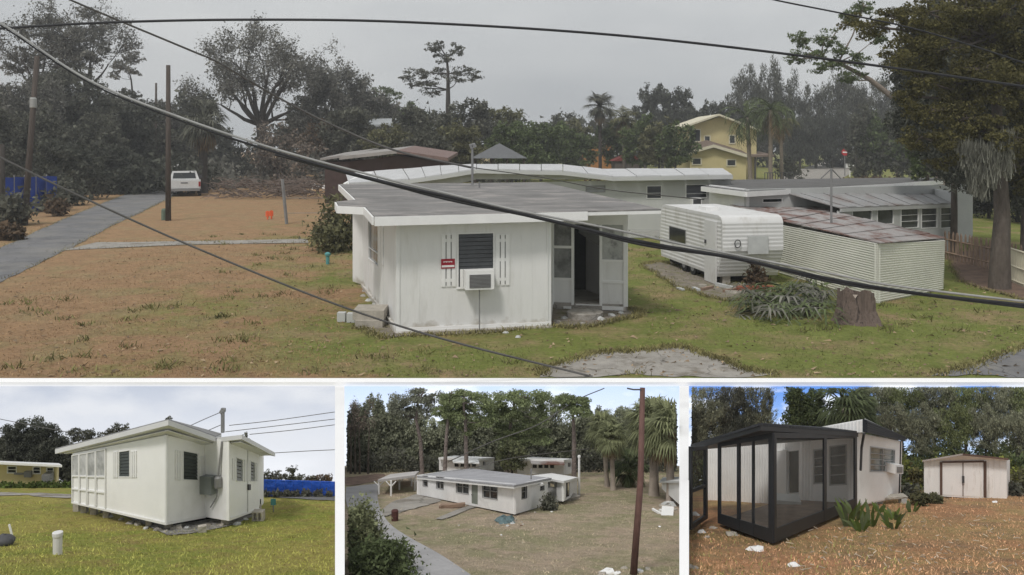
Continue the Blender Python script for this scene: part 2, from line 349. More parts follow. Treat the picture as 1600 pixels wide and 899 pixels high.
def tree(name, label, base, blobs, d, leafmat='dark', bark=None, r0=None, lpx=3.4, cover=2.0, clump=0.3, group=None, clip=None, cat='tree', fork=0.45, dj=0.5, twigs=4, hang=None, trunk_pts=None, asp=(0.45, 0.9), limb=.2):
    """blobs = picture ellipses (px, py, rx, ry) of the crown; each becomes a round clump of clumps at its own depth"""
    base = V(base); k = d / F; t = thing(name, label, cat, base, group)
    cs = [(W(x, y, d + random.uniform(-dj, dj) * (rx * k)), rx * k, ry * k, rx * ry) for x, y, rx, ry in blobs]
    cen = sum((c[0] for c in cs), V()) / len(cs); zs = min(c[0].z - c[2] for c in cs); topz = max(c[0].z for c in cs)
    r0 = r0 or max(0.012 * (topz - base.z) + 0.1 * k * 14, 2.2 * k)
    mb = MB(); fz = base.z + (topz - base.z) * fork
    if trunk_pts: tp = [V(p) for p in trunk_pts]
    else:
        tp = []
        for i in range(6):
            f = i / 5; tp.append(V((base.x + (cen.x - base.x) * f * f * .8 + random.uniform(-1, 1) * r0 * f, base.y + (cen.y - base.y) * f * .5, base.z + (topz - base.z) * .86 * f)))
    n = len(tp); mb.tube([tp[0] - V((0, 0, r0))] + tp, [r0 * 1.35] + [r0 * (1 - .72 * i / (n - 1)) for i in range(n)], 7)
    P = []
    for c, rx, rz, ar in cs:
        src = min(tp[1:], key=lambda q: (q - c).length + abs(q.z - (c.z - rz)) * .5)
        mid = (src + c) / 2 + V((random.uniform(-.15, .15) * rx, random.uniform(-.15, .15) * rx, -rz * random.uniform(.0, .35)))
        r1 = max(r0 * limb * random.uniform(.75, 1.25), .4 * k); mb.tube([src, mid, c], [r1, r1 * .7, r1 * .4], 5, False)
        subs = 15; area = math.pi * (rx / k) * (rz / k) * cover; nl = int(area / (lpx * lpx * .32)); per = max(6, nl // subs)
        for i in range(subs):
            v = RNG.normal(size=3); v /= np.linalg.norm(v); v *= RNG.uniform(.1, 1.0) ** .5
            sc = c + V((v[0] * rx * .88, v[1] * rx * .88, v[2] * rz * .88))
            if i < twigs * 2: 
                mm = (c + sc) / 2 + V((0, 0, rz * .08)); mb.tube([c, mm, sc], [r1 * .38, r1 * .24, r1 * .1], 4, False)
            g = RNG.normal(size=(per, 3)); g *= (RNG.uniform(0, 1, per) ** .45 / (np.linalg.norm(g, axis=1) + 1e-9))[:, None]
            P.append(np.array(sc) + g * np.array([rx * clump * 1.25, rx * clump * 1.25, rz * clump * .95]) * RNG.uniform(.7, 1.25))
    P = keep(np.concatenate(P), clip)
    if clip is not None:
        mbv = np.array(mb.v); py = HY + F * (H - mbv[:, 2]) / mbv[:, 1]; px = CX + F * mbv[:, 0] / mbv[:, 1]
        ok = (py > clip[2]) & (px > clip[0]) & (px < clip[1]); mb.f = [q for q in mb.f if all(ok[i] for i in q)]
    part('trunk', mb, bark or BARK, t, True)
    v, f = diamonds(P, lpx * k, axis=hang, asp=asp); leafmesh('crown', v, f, LEAF[leafmat], t)
    return t
def envelope(x, y, rx, ry, n, r=0.42, seed=None):      # clumps that fill a crown outline unevenly
    rr = random.Random(seed if seed is not None else int(x * 7 + y)); o = []
    for i in range(n):
        a = 2 * math.pi * (i + rr.uniform(-.3, .3)) / max(1, n - 1); q = 0.0 if i == 0 else (rr.uniform(.22, .42) if n > 10 and i % 3 == 0 else rr.uniform(.5, .74))
        o.append((x + rx * q * math.cos(a), y - ry * q * math.sin(a), rx * r * rr.uniform(.75, 1.25), ry * r * rr.uniform(.75, 1.25)))
    return o

def frond(mb, c, az, el, ln, droop, w, nl=9, fan=False):
    """one palm leaf: arching stalk with leaflets (fan: a spread hand at its end)"""
    pts = []; p = V(c); e = el; st = ln / 7
    u = V((math.cos(az), math.sin(az), 0)); side = V((-u.y, u.x, 0))
    for i in range(8):
        pts.append(p.copy()); p = p + (u * math.cos(e) + V((0, 0, math.sin(e)))) * st; e -= droop / 7 * (0.5 + i / 5)
    if fan:
        q = pts[3]; mb.tube([pts[0], pts[2], q], [w * .1, w * .08, w * .05], 3, False)
        dr = (pts[5] - pts[3]).normalized(); 
        for j in range(nl):
            a = (j / (nl - 1) - .5) * 2.9; dd = (dr * math.cos(a) + side * math.sin(a)).normalized(); le = ln * .62 * (1 - .25 * abs(a) / 1.45)
            tip = q + dd * le + V((0, 0, -le * random.uniform(.15, .5))); mid = q + dd * le * .55
            pe = dd.cross(V((0, 0, 1))); pe = (pe.normalized() if pe.length > .01 else side) * w * .085
            mb.add([q, mid + pe, tip, mid - pe], [(0, 1, 2, 3)])
    else:
        mb.tube(pts, [w * .09 * (1 - i / 9) for i in range(8)], 3, False)
        for i in range(1, 8):
            for k in (0, .5):
                q = pts[i] if k == 0 or i == 7 else pts[i].lerp(pts[i + 1], k); f = math.sin(math.pi * min(.95, (i + k) / 7.6)) ** .6
                for sg in (-1, 1):
                    fw = (pts[i] - pts[i - 1]).normalized(); tip = q + side * sg * w * f + fw * w * .7 + V((0, 0, -w * random.uniform(.3, .8) * f))
                    mb.add([q, q.lerp(tip, .5) + fw * w * .09, tip, q.lerp(tip, .5) - fw * w * .09], [(0, 1, 2, 3)])
def palm(name, label, base, top, r, fl, n=22, fan=True, lm='palm', skirt=0, group=None, bark=None, lean=0.0, clip=None, droop=1.15, cat='palm tree'):
    base = V(base); top = V(top); t = thing(name, label, cat, base, group); mb = MB()
    pts = [base.lerp(top, i / 6) + V((lean * math.sin(math.pi * i / 6), 0, 0)) for i in range(7)]
    mb.tube([base - V((0, 0, r))] + pts, [r * 1.5, r * 1.3, r * 1.05, r, r, r * .98, r * .95, r * 1.15], 9); part('trunk', mb, bark or BARKP, t, True)
    def emit(count, els, m, nm, dr, scale):
        fm = MB()
        for i in range(count):
            frond(fm, top, 2.39996 * i + random.uniform(-.2, .2), random.uniform(*els), fl * scale * random.uniform(.8, 1.1), dr * random.uniform(.7, 1.2), fl * (.3 if fan else .2), 15, fan)
        if clip is not None:
            a = np.array(fm.v); py = HY + F * (H - a[:, 2]) / a[:, 1]; px = CX + F * a[:, 0] / a[:, 1]; ok = (py > clip[2]) & (px > clip[0]) & (px < clip[1])
            fm.f = [q for q in fm.f if all(ok[i] for i in q)]
        part(nm, fm, LEAF[m], t)
    emit(n, (-.75, 1.45), lm, 'crown', droop, 1.0)
    if skirt: emit(skirt, (-1.5, -.85), 'dead', 'skirt', .4, .85)
    return t
def bush(name, label, c, rx, rz, lm='dark', n=500, size=0.12, group=None, clip=None, cat='shrub', stems=7, axis=None):
    c = V(c); t = thing(name, label, cat, c, group); mb = MB()
    for i in range(stems):
        a = random.uniform(0, 6.28); q = random.uniform(.2, .8)
        mb.tube([c - V((0, 0, .03 * rz)), c + V((math.cos(a) * rx * q * .5, math.sin(a) * rx * q * .5, rz * .6)), c + V((math.cos(a) * rx * q, math.sin(a) * rx * q, rz * random.uniform(.9, 1.7)))], [size * .12, size * .08, size * .03], 4, False)
    part('stems', mb, BARK, t)
    P = []
    for i in range(9):
        v = RNG.normal(size=3); v /= np.linalg.norm(v); v[2] = abs(v[2]) * 1.4; v *= RNG.uniform(.2, .8)
        g = RNG.normal(size=(n // 9, 3)) * .28; P.append(np.array(c) + (v + g) * np.array([rx, rx, rz]) + np.array([0, 0, rz * .35]))
    P = np.concatenate(P); P[:, 2] = np.maximum(P[:, 2], c.z + size * .1); P = keep(P, clip)
    v, f = diamonds(P, size, axis=axis); leafmesh('foliage', v, f, LEAF[lm], t)
    return t
def tufts(name, pts, h, m, label, w=0.16):
    """short grass: one blade-shaped face per point"""
    p = np.asarray(pts); n = len(p); a = RNG.uniform(0, 6.28, n); lean = RNG.normal(size=(n, 2)) * h * .6; hh = h * RNG.uniform(.5, 1.3, n)
    s = np.stack([np.cos(a), np.sin(a), 0 * a], 1) * (h * w); tip = p + np.stack([lean[:, 0], lean[:, 1], hh], 1)
    mid = p * .45 + tip * .55 + np.stack([0 * a, 0 * a, hh * .1], 1)
    v = np.stack([p - s, p + s, mid + s * .8, tip], 1).reshape(-1, 3); f = np.arange(4 * n).reshape(-1, 4)
    o = leafmesh(name, v, f, m); return tag(o, label, 'grass', None, 'stuff')
def curve(pts, n=10):                 # smooth line through the points
    pts = [V(p) for p in pts]; o = []; q = [pts[0] * 2 - pts[1]] + pts + [pts[-1] * 2 - pts[-2]]
    for i in range(1, len(q) - 2):
        for k in range(n):
            t = k / n; a, b, c, d = q[i - 1:i + 3]
            o.append(.5 * ((2 * b) + (c - a) * t + (2 * a - 5 * b + 4 * c - d) * t * t + (3 * b - a - 3 * c + d) * t ** 3))
    return o + [pts[-1]]

def branchy(name, label, base, fork, r0, stems, d, leafmat, bark, tips_per=26, lpx=2.4, spread=.5, levels=4, seed=1, clip=None, group=None):
    """forked tree grown limb by limb: stems = (angle from upright in the picture plane, length) from the fork"""
    rr = random.Random(seed); base = V(base); fork = V(fork); k = d / F; t = thing(name, label, 'tree', base, group); mb = MB(); tips = []
    mid = base.lerp(fork, .5) + V((r0 * .4, 0, 0)); mb.tube([base - V((0, 0, .2)), base, mid, fork], [r0 * 1.5, r0 * 1.25, r0, r0 * .95], 9)
    def limb(p, dr, ln, r, lv):
        pts = [p.copy()]; q = p.copy(); v = dr.copy(); n = 5
        for i in range(n):
            v = (v + V((rr.uniform(-.2, .2), rr.uniform(-.2, .2), rr.uniform(-.08, .2) if lv > 1 else rr.uniform(-.2, .12)))).normalized(); q = q + v * ln / n; pts.append(q.copy())
        mb.tube(pts, [max(r * (1 - .62 * i / n), .35 * k) for i in range(n + 1)], 6 if lv > 2 else 4, False)
        if lv == 0: tips.append(pts[-1]); tips.append(pts[3]); return
        kids = rr.choice((3, 3, 4))
        for j in range(kids):
            f = rr.choice((2, 3, 4, 5)) if j else 5; ax = V((rr.gauss(0, 1), rr.gauss(0, 1), rr.gauss(0, .7))).normalized()
            limb(pts[f], (v + ax * rr.uniform(.45, .95)).normalized(), ln * rr.uniform(.48, .7), r * (1 - .62 * f / n) * rr.uniform(.5, .72), lv - 1)
    for a, ln, dep in stems: limb(fork, V((math.sin(a) * math.cos(dep), math.sin(dep), math.cos(a) * math.cos(dep))).normalized(), ln, r0 * rr.uniform(.45, .62), levels - 1)
    part('trunk', mb, bark, t, True)
    T = np.array([tuple(p) for p in tips]); P = np.repeat(T, tips_per, 0) + RNG.normal(size=(len(T) * tips_per, 3)) * spread * .5
    P = keep(P, clip); v, f = diamonds(P, lpx * k); leafmesh('crown', v, f, LEAF[leafmat], t)
    return t
# ================================================================== UPPER GROUND (the wide view)
WHITE = mat('white_paint', (0.74, 0.74, 0.73), 0.65, 0.05, 1.2, 0.12, 9, dirt=(0.5, 0.49, 0.45), dscale=1.6, dlo=0.52, dhi=0.85, stretch=(1.3, 1.3, .25), splash=(.22, (.34, .3, .24)))
WHITE2 = mat('white_trim', (0.78, 0.78, 0.77), 0.6, 0.05, 3.0)
WHITEG = mat('grey_white_wall', (0.5, 0.51, 0.5), 0.7, 0.07, 1.0, 0.1, 8)
ROOFG = mat('grey_roll_roofing', (0.2, 0.195, 0.19), 0.9, 0.25, 1.2, 0.5, 20, dirt=(0.32, 0.3, 0.285), dscale=1.1, stretch=(.6, 1.6, 1))
ROOFW = mat('white_roof_sheet', (0.52, 0.525, 0.53), 0.6, 0.1, 1.5, stretch=(1, .4, 1))
ASPH = mat('asphalt', (0.17, 0.17, 0.175), 0.92, 0.25, 0.7, 0.5, 30, dirt=(0.24, 0.23, 0.21), dscale=.6, dlo=.45, dhi=.7, crack=1.6)
CONC = mat('old_concrete', (0.33, 0.31, 0.28), 0.9, 0.2, 2.0, 0.5, 25, dirt=(0.2, 0.18, 0.15), dscale=1.5, crack=1.3)
BLOCKM = mat('concrete_block', (0.4, 0.37, 0.32), 0.9, 0.2, 6.0, 0.4, 40)
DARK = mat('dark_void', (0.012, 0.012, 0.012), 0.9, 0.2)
DIRT = mat('bare_soil', (0.24, 0.21, 0.175), 0.95, 0.35, 4.0, 0.8, 30, dirt=(.17, .16, .08), dscale=3.0)
RUST = mat('rusty_sheet', (0.36, 0.34, 0.33), 0.6, 0.15, 2.0, 0.2, 20, dirt=(0.16, 0.075, 0.055), dscale=1.3, stretch=(1.2, .35, 1), dlo=.47, dhi=.6)
ALU = mat('cream_siding', (0.7, 0.7, 0.63), 0.5, 0.06, 1.0)
ALUW = mat('trailer_white', (0.68, 0.68, 0.67), 0.45, 0.06, 1.0, dirt=(0.42, 0.4, 0.36), dscale=2.0, dlo=.5, dhi=.8, stretch=(1, 1, .5))
WOOD = mat('weathered_pole', (0.085, 0.07, 0.06), 0.9, 0.3, 3.0, 0.5, 20, stretch=(4, 4, .5))
WOODF = mat('brown_fence_wood', (0.27, 0.19, 0.14), 0.9, 0.3, 4.0, 0.3, 20)
METAL = mat('galvanised_metal', (0.25, 0.25, 0.25), 0.5, 0.15, 3.0, metal=.3)
DKMET = mat('dark_metal', (0.07, 0.07, 0.075), 0.6, 0.2, 3.0)
YEL = mat('yellow_stucco', (0.56, 0.48, 0.26), 0.8, 0.07, .8)
YTRIM = mat('cream_trim', (0.62, 0.58, 0.45), 0.7, 0.05)
SHING = mat('brown_shingle', (0.17, 0.13, 0.105), 0.9, 0.2, 2.0, .4, 20)
TURF = turf('lawn', (0.335, 0.215, 0.122), (0.185, 0.212, 0.058), (0.315, 0.235, 0.13), 0.3, 0.6, gx=(-15.0, 2.5), fine=9.0, bump=1.0, tone=.38)

# ground: fine near sheet that stops at the retaining wall, with far land to the horizon
EDGE = 15.30
g = MB(); xs = [-400, -250, -120, -60] + [-30 + i for i in range(0, 61)] + [60, 120, 250, 400]; ys = [EDGE + i * .8 for i in range(60)] + [70, 100, 160, 250, 420]
rr = random.Random(3)
for y in ys:
    for x in xs: g.v.append((x, y, 0.0 if y == EDGE or abs(x) > 30 or y > 62 else rr.uniform(-.012, .004)))
nx = len(xs)
g.f = [(j * nx + i, j * nx + i + 1, (j + 1) * nx + i + 1, (j + 1) * nx + i) for j in range(len(ys) - 1) for i in range(nx - 1)]
struct('ground', g, TURF, label='brown and green lawn of the wide upper view', smooth=True)

EDGE_PTS = []
def strip(name, left, right, m, z, label, n=8):      # left / right = picture points on the ground
    a, b = curve([G(*p) for p in left], n), curve([G(*p) for p in right], n); mb = MB(); k = min(len(a), len(b))
    jit = lambda: random.uniform(-.07, .07)
    for e_ in (a, b):
        for p, q in zip(e_, e_[1:]):
            for _ in range(int(min(60, (q - p).length * 16))): c = p.lerp(q, random.random()); EDGE_PTS.append(tuple(c + V((random.gauss(0, .1), random.gauss(0, .1), .004)))) if c.y < 75 else None
    mb.v = [(p.x + jit(), p.y + jit() * .5, z) for p in a[:k]] + [(p.x + jit(), p.y + jit() * .5, z) for p in b[:k]]
    mb.f = [(i, i + 1, k + i + 1, k + i) for i in range(k - 1)]
    return struct(name, mb, m, label=label)
strip('road', [(-60, 408), (0, 388), (90, 347), (165, 316), (215, 297), (268, 281), (312, 270)], [(-60, 470), (0, 441), (110, 388), (185, 348), (235, 325), (290, 297), (330, 275)], ASPH, .012, 'grey asphalt lane that runs past the white pickup')
strip('footpath', [(96, 392), (180, 388), (300, 383), (480, 380)], [(150, 379), (200, 379), (310, 377), (480, 374)], CONC, .016, 'narrow concrete path that crosses the dry lawn')
strip('road', [(1195, 290), (1250, 265), (1290, 252), (1300, 247)], [(1300, 290), (1330, 270), (1345, 256), (1345, 249)], CONC, .02, 'pale road end by the stop sign')
def patch(name, pts, m, z, label):
    c = [G(*p) for p in pts]; mb = MB(); o = []
    for i, p in enumerate(c):
        q = c[(i + 1) % len(c)]
        for k in range(24): pp = p.lerp(q, k / 24); a_ = .09 * math.sin(pp.x * 2.3 + pp.y) + .06 * math.sin(pp.x * 5.1 - pp.y * 3) + .03 * math.sin(pp.x * 13); o.append(pp + V((a_ * .6, a_ * 1.2, 0)))
    EDGE_PTS.extend(tuple(p + V((random.gauss(0, .07), random.gauss(0, .1), .004))) for p in o for _ in range(16) if p.y > EDGE + .2)
    mb.v = [(p.x, max(p.y, EDGE + .01), z) for p in o]; mb.f = [tuple(range(len(o)))]
    return struct(name, mb, m, label=label)
patch('driveway', [(845, 589), (858, 572), (930, 556), (1010, 545), (1062, 543), (1098, 553), (1140, 570), (1205, 589)], CONC, .01, 'worn grey concrete pad in front of the small white house')
patch('road', [(1455, 589), (1520, 571), (1600, 545), (1690, 525), (1700, 589)], ASPH, .01, 'corner of grey asphalt road beside the lawn')
patch('bare_ground', [(560, 512), (605, 529), (740, 521), (865, 512), (935, 508), (992, 497), (1000, 490), (985, 484), (900, 480), (600, 500)], DIRT, .009, 'pale bare soil around the foot of the small white house')
patch('bare_ground', [(1000, 415), (1060, 448), (1130, 470), (1230, 462), (1120, 440), (1035, 408)], DIRT, .009, 'littered bare soil under the old travel trailer')
patch('bare_ground', [(1480, 400), (1500, 440), (1600, 470), (1700, 440), (1600, 400), (1540, 385)], mat('brown_litter', (.17, .115, .085), .95, .3, 3.0, .6), .026, 'brown leaf litter beside the picket fence')

# grass blades of the near lawn
BLADE = mat('grass_blades', (0.33, 0.22, 0.12), .9, .45, .5, island=.4); BLADEG = mat('green_grass_blades', (0.19, 0.215, 0.062), .9, .4, .5, island=.4)
def scat(n, x0, x1, y0, y1, z=0.0):
    return np.stack([RNG.uniform(x0, x1, n), y0 + (y1 - y0) * RNG.uniform(0, 1, n) ** 1.5, np.full(n, z - .01)], 1)
P = scat(42000, -14, 12, EDGE + .1, 34); px = CX + F * P[:, 0] / P[:, 1]; py = HY + F * H / P[:, 1]
bad = ((px > 540) & (px < 1010) & (py > 440) & (py < 540)) | ((px > 830) & (px < 1210) & (py > 540)) | (px > 1440) & (py > 540) | (px < 330) & (py < 470) & (py > 240) & (px < 300 - (py - 290) * 1.9)
P = P[~bad]; nz = np.sin(P[:, 0] * .9 + 2 * np.sin(P[:, 1] * .5)) + np.sin(P[:, 1] * 1.3 + P[:, 0] * .4)
isg = nz + (P[:, 0] + 2) * .35 > 0
tufts('dry_grass', P[~isg], .045, BLADE, 'short dry brown grass of the lawn'); tufts('green_grass', P[isg], .045, BLADEG, 'short green grass of the lawn')

tufts('edge_grass', [p for p in EDGE_PTS if p[1] > EDGE + .05], .075, mat('edge_blades', (.21, .19, .08), .9, .4, .7, island=.5), 'grass creeping over the edges of the lane, path and concrete pad', .13)
n_ = 5000; P = scat(n_, -15, 13, EDGE + .1, 40); P[:, 2] += .022; v, f = diamonds(P, .075, asp=(.4, .8)); v[:, 2] = np.clip(v[:, 2], .012, .05)
tag(leafmesh('fallen_leaves', v, f, mat('dead_leaf', (.26, .19, .12), .9, .4, .8, island=.6)), 'dead leaves scattered over the lawn', None, None, 'stuff')
P = scat(260, -14, 12, EDGE + .3, 40); Q_ = []
for p in P:
    px_, py_ = CX + F * p[0] / p[1], HY + F * H / p[1]
    if 540 < px_ < 1240 and 420 < py_ < 545 or py_ > 535 and px_ > 830 or px_ < 320 and py_ < 460: continue
    Q_.append(p + RNG.normal(size=(26, 3)) * np.array([.13, .13, 0]))
tufts('weed_clumps', np.concatenate(Q_), .11, mat('weed_leaf', (.17, .165, .06), .9, .4, .7, island=.5), 'darker weed clumps dotted over the lawn', .12)
# ---------------------------------------------------------------- small white house
hs_ = thing('white_house', 'small white flat-roofed house with a red notice beside its window', 'house', G(700, 515))
qf, rf = wall_px(hs_, ((620, 518, 345, 18.98), (861, 508, 338, 19.6)), [(716, 365, 771, 448)], WHITE, 6)
ql, rl = wall_px(hs_, ((567, 449, 331, 25.2), (620, 518, 345, 18.98)), [(576, 345, 591, 410)], WHITE, 6)
# the bay that stands out of the long side
qb, _ = wall_px(hs_, ((551, 440, 327, 25.6), (569, 446, 328, 25.3)), [], WHITE, 4)
# back, right and inner walls
BR = at(846, 27.0); RC = G(980, 487); PL = G(864, 483)
def plain(a, b, z0, z1, th=.1, m=WHITE, nm='wall', par=None):
    q = Quad(V((a.x, a.y, z0)), V((b.x, b.y, z0)), V((b.x, b.y, z1)), V((a.x, a.y, z1))); mb = MB(); q.wall(mb, [], th); return part(nm, mb, m, par or hs_)
FLb = at(567, 25.2); plain(BR, FLb, 0, 2.5); plain(RC, BR, 0, 2.35); plain(at(861, 19.6), PL, 0, 2.4)
# recessed screened porch
qp = Quad(V((PL.x, PL.y, .12)), V((RC.x, RC.y, .12)), V((RC.x, RC.y, 2.42)), V((PL.x, PL.y, 2.42)))
mb = MB(); s = [qp.st(x, 430)[0] for x in (862, 866, 893, 897, 937, 941, 975, 981)]
b_ = qp.box
for i in (0, 2, 4, 6): b_(mb, s[i], s[i + 1], 0, 1, -.05, .05)
tt = lambda y, x=880: qp.st(x, y)[1]
for x0, x1, ys_ in ((s[1], s[2], (384, 388, 434, 438, 478, 482)), (s[5], s[6], (404, 407, 436, 440, 476, 482))):
    for i in range(0, 6, 2): b_(mb, x0, x1, tt(ys_[i + 1]), tt(ys_[i]), -.045, .045)
b_(mb, s[0], s[7], tt(350), 1, -.048, .048); b_(mb, s[3], s[4], 0, tt(474), -.04, .04)
part('porch_frame', mb, WHITE2, hs_)
SCREEN = mat('dusty_screen', (0.24, 0.245, 0.24), .6, .4, 2.5, dirt=(.1, .1, .1), dscale=2.0, dlo=.45, dhi=.65)
for x0, x1, y1, y0, mm, nm in ((s[1], s[2], 434, 350, SCREEN, 'screen'), (s[1], s[2], 478, 438, WHITE, 'lower_panel'), (s[5], s[6], 404, 350, mat('clouded_screen', (.42, .43, .42), .6, .25, 3.0, dirt=(.2, .2, .2), dscale=2.2), 'screen'), (s[5], s[6], 436, 407, WHITE, 'middle_panel'), (s[5], s[6], 476, 440, WHITE, 'lower_panel')):
    mb = MB(); b_(mb, x0, x1, tt(y1), tt(y0), -.012, .012); part(nm, mb, mm, hs_)
mb = MB(); mb.hexa([V((PL.x, PL.y - .05, .03)), V((RC.x, RC.y - .02, .03)), V((RC.x - .6, 25, .03)), V((PL.x - .6, 25, .03))], [V((PL.x, PL.y - .05, .17)), V((RC.x, RC.y - .02, .17)), V((RC.x - .6, 25, .17)), V((PL.x - .6, 25, .17))]); part('porch_floor', mb, CONC, hs_)
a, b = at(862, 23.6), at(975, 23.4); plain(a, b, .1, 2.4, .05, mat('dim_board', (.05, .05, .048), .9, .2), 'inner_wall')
mb = MB(); dq = Quad(W(905, 364, 22.6), W(936, 384, 22.0), W(936, 352, 22.0), W(905, 345, 22.6)); dq.box(mb, 0, 1, 0, 1, -.02, .02); part('hanging_panel', mb, mat('grey_board', (.3, .3, .29)), hs_)
# roof: felt on a white edge board
rp = lambda x, y: W(x, y, 2931.6 / (y - 225 + 46.2))
outl = [rp(585, 338), rp(1033, 327), rp(850, 285), rp(531, 288), rp(557, 312), rp(526, 315), rp(529, 321), rp(571, 323)]
mb = MB(); mb.prism([p - V((0, 0, .03)) for p in outl], (0, 0, .03)); part('roof', mb, ROOFG, hs_)
mb = MB(); o2 = [p - V((0, 0, .032)) for p in outl]; mb.prism([p - V((0, 0, .07)) for p in o2], (0, 0, .07)); part('roof_edge', mb, WHITE2, hs_)
mb = MB(); A_, B_ = o2[0], o2[0].lerp(o2[1], .728); dv = (B_ - A_).normalized(); nv = V((dv.y, -dv.x, 0))
mb.hexa([A_ + nv * .01 - V((0, 0, .17)), B_ + nv * .01 - V((0, 0, .17)), B_ + nv * .05 - V((0, 0, .17)), A_ + nv * .05 - V((0, 0, .17))], [A_ + nv * .01 + V((0, 0, .02)), B_ + nv * .01 + V((0, 0, .02)), B_ + nv * .05 + V((0, 0, .02)), A_ + nv * .05 + V((0, 0, .02))])
for i, j in ((7, 0), (6, 7), (5, 6), (3, 4)):
    A_, B_ = o2[i], o2[j]; dv = (B_ - A_).normalized(); nv = V((dv.y, -dv.x, 0))
    mb.hexa([A_ + nv * .01 - V((0, 0, .15)), B_ + nv * .01 - V((0, 0, .15)), B_ + nv * .05 - V((0, 0, .15)), A_ + nv * .05 - V((0, 0, .15))], [A_ + nv * .01 + V((0, 0, .018)), B_ + nv * .01 + V((0, 0, .018)), B_ + nv * .05 + V((0, 0, .018)), A_ + nv * .05 + V((0, 0, .018))])
part('fascia', mb, WHITE2, hs_)
mb = MB(); c0 = W(738, 289, 26.0); mb.tube([c0, c0 + V((0, 0, 1.05))], .035, 7); mb.tube([c0 + V((0, 0, 1.05)), c0 + V((-.05, 0, 1.15)), c0 + V((.05, 0, 1.17)), c0 + V((.07, 0, 1.08))], .06, 6); part('service_mast', mb, METAL, hs_)
mb = MB(); c0 = W(749, 291, 25.5); mb.tube([c0 - V((0, 0, .05)), c0 + V((0, 0, .12))], .025, 6); part('vent_pipe', mb, METAL, hs_)
# front window, shutters, air conditioner, notice
window(qf, rf[0], hs_, WHITE2, 1.3, .9, 13, lm=mat('dark_louvre', (.045, .048, .05), .25, .3, 3.0, spec=.5), sill=True)
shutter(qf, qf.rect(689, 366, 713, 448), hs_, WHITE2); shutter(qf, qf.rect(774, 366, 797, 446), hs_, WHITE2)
window(ql, rl[0], hs_, WHITE2, 1.0, 1.0, 0, hb=(.28,), glass=mat('grey_glass', (.1, .105, .11), .15, .2))
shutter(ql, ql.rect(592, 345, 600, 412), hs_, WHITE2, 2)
q = qf; r = q.rect(724, 420, 768, 449)
ac = thing('air_conditioner', 'white box air conditioner sticking out of the louvred front window above a thin drain pipe', 'air conditioner', q.p((r[0] + r[1]) / 2, r[2], .2))
mb = MB(); q.box(mb, r[0], r[1], r[2], r[3], -.15, .34); part('case', mb, WHITE2, ac)
mb = MB(); w_ = r[1] - r[0]; h_ = r[3] - r[2]; q.box(mb, r[0] + w_ * .14, r[1] - w_ * .12, r[2] + h_ * .1, r[3] - h_ * .2, .338, .352); part('grille', mb, mat('ac_grille', (.11, .11, .11), .6, .2), ac)
for i in range(9):
    mb = MB(); y = r[2] + h_ * (.14 + i * .072); q.box(mb, r[0] + w_ * .16, r[1] - w_ * .14, y, y + h_ * .022, .352, .358); part('fin', mb, mat('ac_fin', (.25, .25, .25)), ac)
for a_, b2_ in ((r[0] - w_ * .12, r[0] - w_ * .01), (r[1] + w_ * .01, r[1] + w_ * .1)): mb = MB(); q.box(mb, a_, b2_, r[2], r[3], -.06, .02); part('side_filler', mb, WHITE2, ac)
mb = MB(); c0 = q.p(r[0] + w_ * .52, r[2], .2); mb.tube([c0, V((c0.x, c0.y, .0))], .013, 6); part('drain_pipe', mb, METAL, ac)
r = q.rect(689, 404.5, 710.5, 419.5); nt_ = thing('red_notice', 'red notice with a white strip fixed to the shutter', 'sign', q.p(r[0], r[2], .05))
mb = MB(); q.box(mb, r[0], r[1], r[2], r[3], .024, .034); part('board', mb, mat('notice_red', (.3, .015, .03), .5, .08), nt_)
mb = MB(); q.box(mb, r[0] + .004, r[1] - .004, r[2] + .012, r[2] + .03, .0342, .036); 
for i in range(7): x = r[0] + .015 + i * (r[1] - r[0] - .03) / 7; q.box(mb, x, x + .006, r[2] + .055 + .004 * (i % 2), r[2] + .066, .0342, .0355)
part('lettering', mb, WHITE2, nt_)
mb = MB()
for x_ in (.5,): qf.box(mb, x_, x_ + .004, .03, .28, .001, .006); qf.box(mb, x_, x_ + .004, .9, 1, .001, .006)
for x_ in (.14, .87): qf.box(mb, x_, x_ + .004, .03, 1, .001, .006)
for x_ in (.2, .36): ql.box(mb, x_, x_ + .003, .05, 1, .001, .006)
part('panel_seam', mb, WHITE, hs_)
mb = MB(); c_ = qf.p(.98, .2); mb.tube([qf.p(.975, .05, .015), qf.p(.975, .95, .015)], .012, 5); part('cable_conduit', mb, WHITE2, hs_)
# foot: white skirt board, footing, dark gap
mb = MB(); q.box(mb, 0, 1, 0.0, .03, .002, .03); part('skirt_board', mb, WHITE2, hs_)
mb = MB(); q.box(mb, -.01, 1, -.045, -.002, -.03, .12); part('footing', mb, WHITE, hs_)
mb = MB(); ql.box(mb, 0, 1, -.02, .05, .004, .06); part('footing', mb, WHITE, hs_)
for q_, s0_, s1_, n_ in ((q, -.002, .018, .02), (ql, .985, 1.003, .02), (ql, .6, .66, .012)): mb = MB(); q_.box(mb, s0_, s1_, 0, 1, .003, n_); part('corner_board', mb, WHITE2, hs_)
